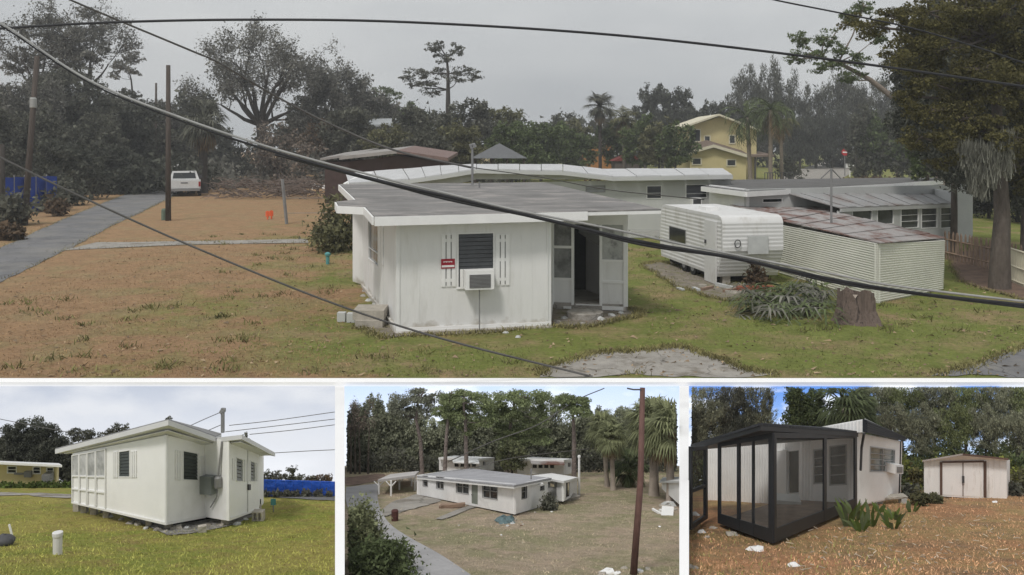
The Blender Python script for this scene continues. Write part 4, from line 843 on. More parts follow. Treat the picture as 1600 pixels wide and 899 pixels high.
mb.hexa([(X(-hw + .03), d0 + 2.05, 1.241), (X(hw - .03), d0 + 2.05, 1.241), (X(hw - .03), d0 + 4.1, 1.241), (X(-hw + .03), d0 + 4.1, 1.241)], [(X(-.88), d0 + 2.3, 1.86), (X(.88), d0 + 2.3, 1.86), (X(.88), d0 + 3.4, 1.86), (X(-.88), d0 + 3.4, 1.86)]); part('cab', mb, PW, pk)
mb = MB(); mb.hexa([(X(-.86), d0 + 2.06, 1.3), (X(.86), d0 + 2.06, 1.3), (X(.86), d0 + 2.1, 1.3), (X(-.86), d0 + 2.1, 1.3)], [(X(-.78), d0 + 2.2, 1.74), (X(.78), d0 + 2.2, 1.74), (X(.78), d0 + 2.3, 1.74), (X(-.78), d0 + 2.3, 1.74)]); part('rear_window', mb, GLASS, pk)
mb = MB(); mb.box((X(-hw), d0 - .2, .42), (X(hw), d0 + .05, .58)); part('bumper', mb, METAL, pk)
for sx in (-1, 1):
    mb = MB(); mb.box((X(sx * (hw - .03) - .07), d0 - .02, .75), (X(sx * (hw - .03) + .07), d0 + .065, 1.12)); part('tail_light', mb, mat('tail_red', (.3, .02, .02), .3), pk)
    mb = MB(); p = X(sx * 1.2); mb.box((p - .12, d0 + 3.7, 1.25), (p + .12, d0 + 3.8, 1.5)); part('mirror', mb, DKMET, pk)
    for y in (1.0, 4.4):
        mb = MB(); mb.tube([(X(sx * hw - .13), d0 + y, .38), (X(sx * hw + .1), d0 + y, .38)], .38, 14); wh = part('wheel', mb, MATS['tyre'], pk); mb = MB(); mb.tube([(X(sx * hw + .09), d0 + y, .38), (X(sx * hw + .115), d0 + y, .38)], .2, 12); part('rim', mb, METAL, wh)
pk.rotation_euler = (0, 0, math.radians(20))
def pole(label, base, top, r, name='utility_pole', extra=None, m=WOOD):
    t = thing(name, label, 'utility pole', base); mb = MB(); mb.tube([base - V((0, 0, .1)), base.lerp(top, .5), top], [r * 1.15, r, r * .85], 9); part('shaft', mb, m, t, True); return t
b0 = G(263, 345); pole('plain dark wooden pole standing by the lane in front of the pickup', b0, V((b0.x, b0.y, 0)) + V((0, 0, 8.1 * b0.y / 46.7)), .13)
b0 = G(38, 352); p2 = pole('leaning wooden pole with a small transformer beside the blue screen fence', b0, W(58, 88, b0.y), .14)
mb = MB(); c0 = W(52, 168, b0.y - .3); mb.lathe(c0, [(.14, -.02), (.16, 0), (.16, .42), (.1, .48)], 12); part('transformer', mb, mat('pale_metal', (.33, .34, .33), .5), p2)
b0 = at(243, 92); pole('thin far pole above the trees beyond the pickup', b0, W(244, 130, 92), .12)
b0 = G(3, 345); pole('dark wooden post beside the blue screen fence', b0, W(3, 225, b0.y), .16, m=BARKD)
tp_ = thing('blue_screen_fence', 'bright blue fabric screen fence at the edge of the wood', 'fence', at(40, 52)); BL = mat('blue_fabric', (.012, .045, .27), .7, .25, 1.5, .4, 3)
for i in range(7):
    a, b = at(-30 + i * 17, 50 + i * .5), at(-30 + (i + 1) * 17 - .5, 50 + (i + 1) * .5 + .25 * (i % 2)); mb = MB(); mb.hexa([a + V((0, 0, .05)), b + V((0, 0, .05)), b + V((0, .03, .05)), a + V((0, .03, .05))], [a + V((0, 0, 2.1)), b + V((0, 0, 2.05)), b + V((0, .03, 2.05)), a + V((0, .03, 2.1))]); part('panel', mb, BL, tp_)
    mb = MB(); mb.tube([a + V((0, .06, 0)), a + V((0, .06, 2.2))], .04, 5); part('post', mb, METAL, tp_)
mb = MB(); c0 = G(257, 344); mb.lathe(c0, [(.17, 0), (.17, .52), (.12, .6)], 8); single('utility_pedestal', mb, mat('pedestal_green', (.13, .17, .13)), 'short grey-green utility pedestal at the foot of the plain pole', 'utility box')
for x, y in ((418, 343), (424, 342)):
    mb = MB(); c0 = G(x, y); mb.tube([c0, c0 + V((0, 0, .45))], .05, 5); mb.box((c0.x - .1, c0.y - .02, .15), (c0.x + .1, c0.y + .02, .42)); single('orange_marker', mb, mat('marker_orange', (.75, .14, .05)), 'bright orange survey marker on the dry grass by the wire fence post', 'marker', 'orange markers on the dry lawn')
mb = MB(); c0 = G(512, 413); mb.lathe(c0, [(.06, 0), (.06, .26), (.1, .3), (.1, .36), (.03, .4)], 8); single('pipe_cap', mb, mat('marker_teal', (.1, .3, .3)), 'teal capped pipe standing on the lawn beside the round shrub', 'pipe')
mb_ = thing('mailbox', 'small white mailbox on a post by the lane beyond the pickup', 'mailbox', at(272, 80)); c0 = at(273, 80); mb = MB(); mb.tube([c0, c0 + V((0, 0, 1.9))], .06, 5); part('post', mb, WOOD, mb_); mb = MB(); mb.box((c0.x - .4, 79.8, 1.9), (c0.x + .4, 80.1, 2.3)); part('box', mb, WHITE2, mb_)
ss = thing('stop_sign', 'red stop sign on a post at the end of the pale road', 'sign', at(1320, 112)); c0 = at(1320, 112); mb = MB(); mb.tube([c0, c0 + V((0, 0, 3.3))], .07, 5); part('post', mb, METAL, ss)
mb = MB(); o_ = [(c0.x + .45 * math.cos(math.pi / 8 + i * math.pi / 4), 111.9, 2.95 + .45 * math.sin(math.pi / 8 + i * math.pi / 4)) for i in range(8)]; mb.prism(o_, (0, .04, 0)); part('plate', mb, mat('stop_red', (.5, .03, .04), .5), ss)
mb = MB(); mb.box((c0.x - .3, 111.885, 2.87), (c0.x + .3, 111.898, 3.03)); part('lettering', mb, WHITE2, ss)
m2 = thing('mailbox', 'white mailbox beside the stop sign', 'mailbox', at(1328, 108)); c0 = at(1328, 108); mb = MB(); mb.tube([c0, c0 + V((0, 0, 1.1))], .08, 5); part('post', mb, WHITE2, m2); mb = MB(); mb.box((c0.x - .45, 107.8, 1.1), (c0.x + .45, 108.2, 1.6)); part('box', mb, WHITE2, m2)
wfz = thing('wire_fence', 'leaning grey post with thin wires at the end of the dry lawn', 'fence', G(446, 350)); p0 = G(448, 350); tpz = W(441, 280, p0.y); mb = MB(); mb.tube([p0, tpz], .09, 6); part('post', mb, METAL, wfz)
for z in (.5, 1.2):
    mb = MB(); f = z / 2.3; a = p0.lerp(tpz, f * 1.1); mb.tube([a, a + V((3.2, 1, -.05)), a + V((6.5, 2, 0))], .012, 4); part('wire', mb, METAL, wfz)
mb = MB(); mb.tube([p0 + V((6.5, 2, 0)), p0 + V((6.5, 2, 1.5))], .06, 5); part('post', mb, METAL, wfz)
bush('round_shrub', 'rounded dark shrub on the lawn beside the small white house', G(527, 392), 1.0, 1.05, 'olive', 3000, .14)
bp = thing('brush_pile', 'long heap of cut brown branches beyond the dry lawn', 'brush pile', at(410, 68)); mb = MB()
for i in range(420):
    c0 = at(random.uniform(335, 505), random.uniform(64, 70), random.uniform(.05, 1.2)); a = random.uniform(0, 6.28); l_ = random.uniform(.5, 1.6); e = random.uniform(-.25, .45); v_ = V((math.cos(a) * l_, math.sin(a) * l_, math.sin(e) * l_)); mb.tube([c0, c0 + v_ * .5 + V((0, 0, .1)), c0 + v_], [.035, .025, .012], 4, False)
part('branches', mb, mat('cut_branch', (.16, .125, .105), .9, .3, 2.0, island=.4), bp)['kind'] = 'stuff'
for i, (x, y) in enumerate(((478, 291), (490, 296), (503, 290), (512, 298))):
    mb = MB(); mb.blob(G(x, y) + V((0, 0, .2)), .5, 6, .4, .6); single('white_junk', mb, WHITE2, 'white junk heaped at the end of the brush pile', 'junk', 'white junk by the brush pile')

# ---------------------------------------------------------------- overhead lines
CABLE = mat('black_cable', (.02, .02, .022), .55, .2); CABLEG = mat('grey_cable', (.3, .3, .29), .6, .2); CABLEM = mat('weathered_wire', (.11, .105, .1), .6, .2)
def wire(name, pts, rpx, m, label, parent=None, n=10, pname=None):
    c = curve([W(*p) for p in pts], n); mb = MB(); mb.tube(c, [(rpx(CX + F * p.x / p.y) if callable(rpx) else rpx) * p.y / F for p in c], 6)
    if parent: return part(pname, mb, m, parent, True)
    return single(name, mb, m, label, 'cable', None, True)
wire('overhead_wire', [(-40, 52, 13), (0, 45, 13), (180, 35, 13), (400, 31, 13), (640, 35, 13), (960, 55, 13), (1280, 91, 13), (1640, 141, 13)], 2.0, CABLE, 'dark wire that runs nearly level across the whole sky')
cb = thing('cable_bundle', 'thick sagging bundle of two cables crossing in front of the houses', 'cable', W(-20, 15, 10.5))
dark = [(-30, 22, 10.6), (20, 52, 10.6), (140, 130, 10.6), (280, 188, 10.6), (430, 238, 10.7), (600, 285, 10.8), (705, 309, 10.9), (860, 345, 11), (1000, 378, 11.1), (1150, 404, 11.2), (1300, 437, 11.3), (1450, 461, 11.4), (1640, 481, 11.5)]
light = [(-30, 19, 10.55), (20, 48, 10.55), (140, 126, 10.55), (280, 183, 10.55), (430, 233, 10.6), (600, 279, 10.7), (705, 304, 10.8), (800, 327, 10.8), (960, 359, 10.9), (1060, 381, 11.2), (1150, 399, 11.35), (1300, 428, 11.2), (1400, 447, 11.3), (1640, 476, 11.4)]
wire('', dark, lambda x: 1.3 + 1.7 * min(1, max(0, (x - 250) / 350)), CABLE, '', cb, pname='insulated_cable'); wire('', light, 1.8, CABLEG, '', cb, pname='messenger_wire'); wire('', [(x, y + 2.5 + 2 * math.sin(x * .02), d + .1) for x, y, d in dark[4:]], 1.8, CABLE, '', cb, pname='insulated_cable')
wire('overhead_wire', [(60, -22, 16), (105, -2, 16.5), (180, 30, 18), (300, 80, 21), (345, 100, 22), (430, 150, 24), (520, 196, 25), (620, 236, 25.6), (736, 262, 26)], 1.7, CABLEM, 'thin wire that drops from the sky to the mast on the small white house')
wire('overhead_wire', [(738, 262, 26), (850, 278, 29), (960, 298, 33), (1100, 312, 37.6)], .8, CABLEM, 'hair-thin wire between the roof mast and the long pale house')
wire('guy_wire', [(-40, 227, 11.5), (0, 246, 11.7), (130, 309, 12.2), (300, 385, 12.9), (520, 474, 13.8), (700, 532, 14.6), (926, 589, 15.38)], 1.8, CABLEM, 'grey guy wire that slants down across the lawn to the ground by the concrete pad')
wire('overhead_wire', [(1160, -14, 15), (1210, 0, 15), (1320, 22, 15), (1420, 43, 15), (1520, 72, 15), (1640, 112, 15)], 1.3, CABLE, 'thin wire in front of the mossy tree')
# ---------------------------------------------------------------- trees of the wide view
TONE = {'dark': 'dark green', 'grey': 'grey-green', 'black': 'blackish', 'olive': 'olive', 'green': 'fresh green', 'woodhaze': 'dull grey-green', 'drape': 'grey', 'oakgreen': 'green', 'brown': 'brownish'}
WOODLABEL = 'leafy tree of the wood along the lane'; WG = 'trees of the dark wood along the lane'
def E(name, label, px, top, bot, rx, d, lm='dark', n=9, group=None, cover=2.2, lpx=3.6, bark=None, r=.42, seed=None, clip=None, bz=0.0, **k):
    cy = (top + bot) / 2; label = (TONE.get(lm, '') + ' ' + label).strip() if group else label; return tree(name, label, at(px, d, bz), envelope(px, cy, rx, (bot - top) / 2, n, r, seed), d, lm, bark or BARKD, None, lpx, cover, .36, group, clip, **k)
# dense wood left of the lane
def undergrowth(label, x0, x1, d0, d1, h, lm, n, size, k=6.0):
    x = RNG.uniform(x0, x1, n); d = RNG.uniform(d0, d1, n); top = h * (.55 + .3 * np.sin(x / d0 * F / 31.0) + .2 * np.sin(x / d0 * F / 13.0 + 1) + .12 * RNG.normal(size=n))
    P = np.stack([x, d, np.maximum(.1, top * RNG.uniform(0, 1, n) ** .7)], 1); v, f = diamonds(P, size); return tag(leafmesh('undergrowth', v, f, LEAF[lm]), label, None, None, 'stuff')
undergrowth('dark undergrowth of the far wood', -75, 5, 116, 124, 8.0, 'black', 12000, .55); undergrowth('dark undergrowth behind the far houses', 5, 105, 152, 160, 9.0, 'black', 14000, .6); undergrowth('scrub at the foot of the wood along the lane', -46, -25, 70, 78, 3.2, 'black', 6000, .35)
for i, (x, t, b, rx, d, lm) in enumerate(((20, 112, 300, 75, 78, 'grey'), (190, 150, 250, 40, 98, 'dark'), (240, 150, 260, 40, 104, 'grey'), (110, 120, 290, 75, 84, 'dark'), (185, 150, 290, 62, 88, 'black'), (-30, 150, 330, 70, 66, 'dark'), (60, 170, 300, 60, 70, 'dark'), (140, 185, 300, 58, 74, 'dark'), (225, 175, 290, 50, 96, 'dark'), (262, 190, 290, 45, 105, 'dark'), (100, 215, 320, 60, 64, 'black'), (180, 225, 300, 55, 72, 'black'), (345, 205, 290, 40, 112, 'black'), (300, 140, 240, 45, 115, 'dark'))):
    E('broadleaf_tree', WOODLABEL, x, t, b, rx, d, lm, 10, WG, 2.6, 3.6, r=.5)
tree('slash_pine', 'tall airy pine with a ragged crown rising above the dark wood', at(95, 90), [(75, 35, 22, 18), (125, 55, 30, 22), (40, 55, 18, 16), (100, 85, 34, 20), (55, 95, 30, 20), (150, 50, 18, 25), (140, 22, 20, 13), (115, 115, 40, 20), (160, 75, 14, 12), (20, 105, 22, 14), (75, 60, 24, 16), (100, 62, 22, 14), (130, 90, 26, 16), (80, 120, 36, 18), (35, 85, 20, 14)], 90, 'grey', BARKD, .3, 2.9, 1.9, .3)
tree('slash_pine', 'slim bare-stemmed pine with a small rounded crown above the lane', at(210, 110), [(190, 100, 18, 13), (212, 92, 16, 12), (202, 112, 20, 9), (180, 118, 12, 9)], 110, 'grey', BARKD, .2, 2.9, 2.0, .3, trunk_pts=[at(211, 110), W(211, 220, 110), W(209, 165, 110), W(205, 125, 110), W(200, 105, 110)])
branchy('bare_oak', 'huge spreading tree with a fan of bare limbs and thin leaves', at(408, 95), W(408, 196, 95), .55, [(-1.15, 5.6, .2), (-.85, 5.8, -.3), (-.55, 5.4, .35), (-.3, 5.8, -.2), (-.05, 6.0, .3), (.2, 5.8, -.35), (.45, 5.0, .2), (.7, 4.2, -.2), (1.0, 3.4, .3), (-1.3, 4.6, -.2)], 95, 'grey', BARKD, 26, 2.7, .8, 4, 5)
palm('fan_palm', 'shaggy fan palm with a long brown skirt beside the pickup', at(317, 73), W(318, 190, 73), .35, 2.6, 34, True, 'dark', 40, bark=BARKD)
E('bare_shrub_tree', 'tangled leafless grey-brown tree behind the brush pile', 440, 190, 285, 55, 80, 'twig', 9, None, .55, 3.4, r=.5, twigs=9); E('bare_shrub_tree', 'tangled grey-brown tree beside the brown house', 500, 185, 275, 35, 86, 'brown', 7, None, .8, 3.6, r=.5, twigs=9)
MB_ = 'leafy tree in the belt behind the long house'; MG = 'trees in the belt behind the long house'
for x, t, b, rx, d, lm in ((510, 105, 230, 44, 100, 'grey'), (590, 140, 235, 34, 110, 'grey'), (640, 158, 240, 34, 112, 'green'), (475, 150, 240, 40, 105, 'dark'), (560, 130, 235, 45, 108, 'grey'), (545, 165, 250, 42, 84, 'dark'), (640, 165, 250, 40, 90, 'dark'), (680, 175, 255, 42, 86, 'dark'), (735, 160, 250, 40, 95, 'dark'), (780, 165, 250, 38, 100, 'olive'), (720, 195, 260, 42, 78, 'olive'), (800, 195, 260, 45, 84, 'green'), (845, 190, 260, 45, 95, 'green'), (885, 195, 262, 45, 100, 'green'), (610, 195, 262, 38, 82, 'olive'), (665, 200, 262, 40, 76, 'dark'), (870, 184, 240, 40, 130, 'dark'), (560, 200, 250, 40, 92, 'dark')):
    E('broadleaf_tree', MB_, x, t, b, rx, d, lm, 9, MG, 2.6, 3.6, r=.5)
tree('slash_pine', 'rounded flat-topped pine left of the lone tall pine', at(605, 115), [(600, 142, 22, 8), (615, 150, 20, 7), (585, 152, 16, 7), (570, 128, 14, 7), (603, 158, 22, 8)], 115, 'green', BARKD, .2, 3.0, 1.5, .28)
tree('slash_pine', 'lone tall pine that stands clear against the grey sky', at(701, 105), [(680, 75, 16, 11), (712, 80, 14, 15), (692, 92, 18, 10), (655, 112, 24, 9), (636, 122, 16, 8), (668, 128, 24, 10), (688, 112, 16, 10), (725, 112, 22, 11), (742, 118, 14, 10), (715, 126, 20, 7), (672, 145, 18, 8), (685, 70, 12, 8), (645, 134, 14, 6)], 105, 'dark', BARKD, .42, 2.7, 1.5, .3, trunk_pts=[at(701, 105), W(701, 210, 105), W(700, 165, 105), W(700, 140, 105), W(700, 115, 105), W(698, 90, 105)])
for x, y, rx, d in ((890, 185, 30, 150), (930, 190, 30, 150), (865, 200, 30, 140), (960, 185, 28, 145)): E('broadleaf_tree', 'low far tree on the skyline', x, y - 6, 245, rx, d, 'dark', 7, 'far trees on the skyline', 2.0, 4, r=.5)
palm('fan_palm', 'tall fan palm with a round head above the orange building', at(938, 106), W(937, 166, 106), .2, 2.4, 40, True, 'dark', 16, bark=BARKD)
palm('fan_palm', 'fan palm with a browning head right of the tall round-headed palm', at(975, 100), W(975, 186, 100), .2, 2.2, 34, True, 'olive', 24, bark=BARK)
for x, d, lm in ((905, 112, 'olive'), (1000, 96, 'green'), (1030, 94, 'olive'), (1055, 92, 'green'), (965, 108, 'green')): E('broadleaf_tree', 'bushy tree beside the yellow house', x, 188, 262, 34, d, lm, 8, 'bushy trees beside the yellow house', 2.1, 4, r=.5)
for x, t, rx in ((1008, 142, 20), (1035, 130, 24), (1065, 140, 22), (1120, 150, 26), (1090, 165, 22)): E('cedar_tree', 'upright far tree behind the yellow house', x, t, 240, rx, 140, 'black', 8, 'upright far trees behind the yellow house', 2.6, 3.2, r=.5, hang=(0, 0, .5))
for x, t, rx, d in ((1165, 95, 30, 150), (1200, 82, 26, 150), (1235, 110, 30, 150), (1275, 120, 30, 150), (1320, 95, 34, 150), (1360, 110, 34, 150), (1400, 130, 34, 150), (1300, 165, 45, 145), (1250, 175, 40, 142), (1380, 180, 45, 142), (1430, 190, 45, 140), (1470, 150, 40, 142)): E('casuarina_tree', 'tall wispy tree of the wood behind the stop sign', x, t, 262, rx, d, 'dark' if t < 130 else 'black', 12, 'wispy trees behind the stop sign', 2.6, 3.2, r=.44, hang=(0, 0, 1.3), asp=(.2, .4))
for x in (1350, 1375, 1402, 1438, 1462): E('broadleaf_tree', 'tree at the edge of the road end behind the mossy tree', x, 165, 285, 30, 100, 'green' if x % 2 else 'dark', 9, 'trees right of the road end', 1.9, 3.8, r=.46, bark=BARKP)
palm('queen_palm', 'feathery drooping palm in front of the yellow house gable', at(1173, 84), W(1168, 184, 84), .2, 3.0, 26, False, 'palm', 0, bark=BARKP, droop=2.3); palm('queen_palm', 'tall feathery palm at the right corner of the yellow house', at(1204, 82), W(1204, 172, 82), .19, 2.9, 26, False, 'palm', 6, bark=BARKP, droop=2.3)
palm('queen_palm', 'shorter feathery palm just right of the tall one by the yellow house', at(1222, 86), W(1220, 190, 86), .17, 2.2, 20, False, 'olive', 6, bark=BARKP, droop=2.3)
bush('hedge_shrub', 'round clipped shrub beside the yellow house', at(1233, 88, .6), 1.6, 1.2, 'dark', 1200, .22)
bush('hedge_shrub', 'low reddish hedge along the pale road', at(1385, 86), 4.0, .5, 'brown', 1800, .22)
cf = thing('chain_fence', 'dark mesh fence panel beside the clipped shrub', 'fence', at(1220, 78)); mb = MB(); a, b = at(1195, 78), at(1240, 79)
for i in range(12): p = a.lerp(b, i / 11); mb.tube([p, p + V((0, 0, 1.5))], .035, 4)
for z in (.1, .8, 1.48): mb.tube([a + V((0, 0, z)), b + V((0, 0, z))], .03, 4)
part('mesh', mb, DKMET, cf)
# mossy cypress in the right foreground
bl = [(1350, 40, 34, 26), (1400, 30, 38, 30), (1450, 20, 40, 30), (1510, 15, 45, 30), (1570, 20, 45, 35), (1410, 85, 42, 30), (1465, 80, 42, 34), (1530, 75, 48, 36), (1590, 85, 40, 40), (1440, 125, 34, 26), (1500, 130, 44, 34), (1560, 145, 44, 36), (1600, 165, 34, 40), (1450, 175, 38, 26), (1510, 185, 44, 30), (1575, 215, 44, 34), (1440, 215, 34, 22), (1490, 228, 36, 22), (1590, 270, 36, 40), (1530, 240, 34, 26), (1470, 255, 24, 14), (1620, 60, 50, 60), (1620, 240, 40, 70), (1480, 45, 45, 30), (1545, 45, 45, 30), (1430, 60, 34, 26), (1530, 110, 44, 30), (1480, 155, 40, 28), (1540, 205, 40, 26), (1420, 150, 26, 18), (1595, 130, 40, 34)]
tree('cypress_tree', 'big rusty-green tree hung with grey moss at the edge of the lawn', G(1562, 452), bl, 24.6, 'rust', BARK, .3, 3.6, 2.4, .32, dj=.9, trunk_pts=[G(1562, 452), W(1563, 400, 24.6), W(1566, 340, 24.7), W(1562, 250, 24.8), W(1556, 150, 25), W(1545, 60, 25)])
E('oak_tree', 'dark tree close behind the mossy tree', 1600, -40, 340, 130, 29.5, 'black', 24, None, 2.6, 4.6, r=.44, bark=BARK); E('oak_tree', 'black-green tree filling the gap between the mossy tree and the wood', 1490, -30, 290, 100, 33, 'black', 24, None, 2.4, 4.2, r=.42, bark=BARK)
E('leaning_limb_tree', 'dark leaning tree whose pale broken limb reaches over the road end', 1450, 120, 300, 40, 40, 'green', 8, None, 1.5, 4.4, bark=BARK)
lt = tree('slash_pine', 'pine with a pale slanting trunk reaching out of the mossy tree towards the yellow house', at(1475, 45), [(1250, 60, 22, 16), (1290, 58, 22, 16), (1265, 85, 26, 14), (1310, 78, 20, 14), (1240, 92, 16, 12), (1290, 105, 28, 12), (1340, 95, 22, 14), (1325, 25, 22, 14), (1350, 10, 24, 14), (1330, 120, 24, 12), (1370, 60, 18, 14)], 45, 'green', BARKP, .24, 2.9, 1.8, .3, trunk_pts=[at(1475, 45), W(1465, 240, 45), W(1430, 185, 45), W(1405, 160, 45), W(1360, 125, 45), W(1310, 98, 45), W(1285, 90, 45)])
for x, y0, y1 in ((1518, 222, 300), (1535, 228, 310), (1552, 225, 290), (1573, 205, 275), (1508, 225, 262)):
    n_ = 900; p = np.array(W(x, (y0 + y1) / 2, 23.9)); hh = (y1 - y0) / 2 * 24 / F; z = RNG.uniform(-1, 1, n_); P = np.stack([p[0] + RNG.normal(size=n_) * .075 * (1.1 + z * .7), p[1] + RNG.normal(size=n_) * .12, p[2] + z * hh], 1)
    v, f = diamonds(P, .2, axis=(0, 0, 2.6), asp=(.05, .1)); c_ = np.array([p[0], p[1], p[2] + hh]); o = leafmesh('spanish_moss', v - c_, f, LEAF['moss']); o.location = c_; tag(o, 'long grey beard of moss hanging from the rusty-green tree', 'moss', 'moss beards on the rusty-green tree')
# scrub on the bank left of the lane
for x, y, r_, lm in ((15, 352, 1.2, 'dark'), (70, 330, 1.3, 'dark'), (105, 322, 1.5, 'black'), (140, 312, 1.6, 'dark'), (175, 300, 1.6, 'black'), (205, 292, 1.8, 'dark'), (235, 284, 1.8, 'black'), (15, 375, .5, 'brown'), (90, 338, .6, 'brown')): bush('roadside_scrub', 'dark scrub on the bank between the lane and the wood', G(x, y), r_, r_ * .9, lm, 1500, .2, 'scrub on the bank of the lane')
for x, d in ((455, 72), (600, 88)): bush('scrub', 'pale scrub in front of the tree belt', at(x, d), 2.0, 1.0, 'twig', 900, .22, 'pale scrub in front of the tree belt')
for x in (935, 1000, 1040): bush('scrub', 'dull brown scrub behind the long pale house', at(x, 62), 1.9, 1.1, 'brown', 900, .2, 'brown scrub behind the long house')
bt = thing('upturned_boat', 'pale upturned boat hull behind the long house roof', 'boat', at(935, 56)); mb = MB(); c0 = at(935, 56)
for i, (xx, hh) in enumerate(((-1.6, .1), (-1.0, .5), (0, .62), (1.0, .55), (1.9, .15))):
    for a in range(7): t_ = math.pi * a / 6; mb.v.append((c0.x + xx, c0.y + math.cos(t_) * .6, 1.9 + math.sin(t_) * hh * .7))
for i in range(4):
    for a in range(6): mb.f.append((i * 7 + a, i * 7 + a + 1, (i + 1) * 7 + a + 1, (i + 1) * 7 + a))
part('hull', mb, WHITEG, bt, True)
for xx in (-.8, .9):
    mb = MB(); mb.box((c0.x + xx - .05, 55.5, 0), (c0.x + xx + .05, 56.5, 1.92)); part('trestle', mb, WOODF, bt)

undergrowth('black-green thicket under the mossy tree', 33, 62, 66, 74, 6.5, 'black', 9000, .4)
for x, d, t in ((1500, 52, 200), (1545, 48, 190), (1590, 46, 180), (1630, 44, 200)): E('oak_tree', 'low tree under the mossy tree beyond the fences', x, t, 345, 48, d, 'black', 9, 'dark trees beyond the fences', 2.2, 3.8, r=.48)

undergrowth('dull scrub behind the brush pile', -29, -13, 80, 88, 3.4, 'grey', 5000, .34); undergrowth('dark scrub behind the brown house', -20, 2, 92, 98, 3.6, 'dark', 5000, .4)

branchy('open_tree', 'tall open-crowned tree with fine bare twigs at the near end of the wood', at(60, 90), W(62, 150, 90), .3, [(-.9, 3.4, .2), (-.5, 4.0, -.3), (-.15, 4.6, .3), (.2, 4.6, -.2), (.55, 4.2, .2), (.95, 3.6, -.3)], 90, 'grey', BARKD, 14, 2.6, .7, 4, 11)
branchy('open_tree', 'tall open-crowned tree with a leaning top in the middle of the wood', at(135, 94), W(136, 140, 94), .3, [(-.7, 3.2, .2), (-.3, 4.2, -.3), (.05, 5.0, .3), (.35, 4.8, -.2), (.7, 3.6, .2)], 94, 'grey', BARKD, 14, 2.6, .7, 4, 23)
branchy('open_tree', 'open grey tree between the big bare oak and the tree belt', at(530, 104), W(530, 185, 104), .28, [(-.9, 3.0, .2), (-.4, 3.6, -.3), (0, 4.0, .3), (.45, 3.6, -.2), (.9, 3.0, .2)], 104, 'grey', BARKD, 14, 2.6, .7, 4, 31)
# ================================================================== LOWER HOLLOWS: three small model plots below the retaining wall
COPE = mat('white_coping', (0.93, 0.93, 0.93), .7, .02, 2.0)
rw = thing('retaining_wall', 'smooth white coping that edges the upper lawn', 'wall', (0, 15.15, -3))
mb = MB(); mb.box((-11, 15.04, -.075), (11, EDGE, -.001)); part('coping', mb, COPE, rw); mb = MB(); mb.box((-11, 15.1, -3.2), (11, EDGE - .02, -.078)); part('face', mb, COPE, rw)
for x0, x1, lb in ((523.5, 538.5, 'white divider between the small house plot and the carport plot'), (1061.5, 1076.5, 'white divider between the carport plot and the screened porch plot')):
    a, b, c, e = W(x0, 915, 4.9), W(x1, 915, 4.9), W(x1, 603.5, 15.02), W(x0, 603.5, 15.02); mb = MB(); dn = V((0, 0, -2.4))
    mb.hexa([p + dn for p in (a, b, c, e)], [a, b, c, e]); single('divider_wall', mb, COPE, lb, 'wall')
def lerp_rows(rows, d):
    for (d0, r0), (d1, r1) in zip(rows, rows[1:]):
        if d <= d1: f = (d - d0) / (d1 - d0); return r0 + (r1 - r0) * max(0, f)
    return rows[-1][1]
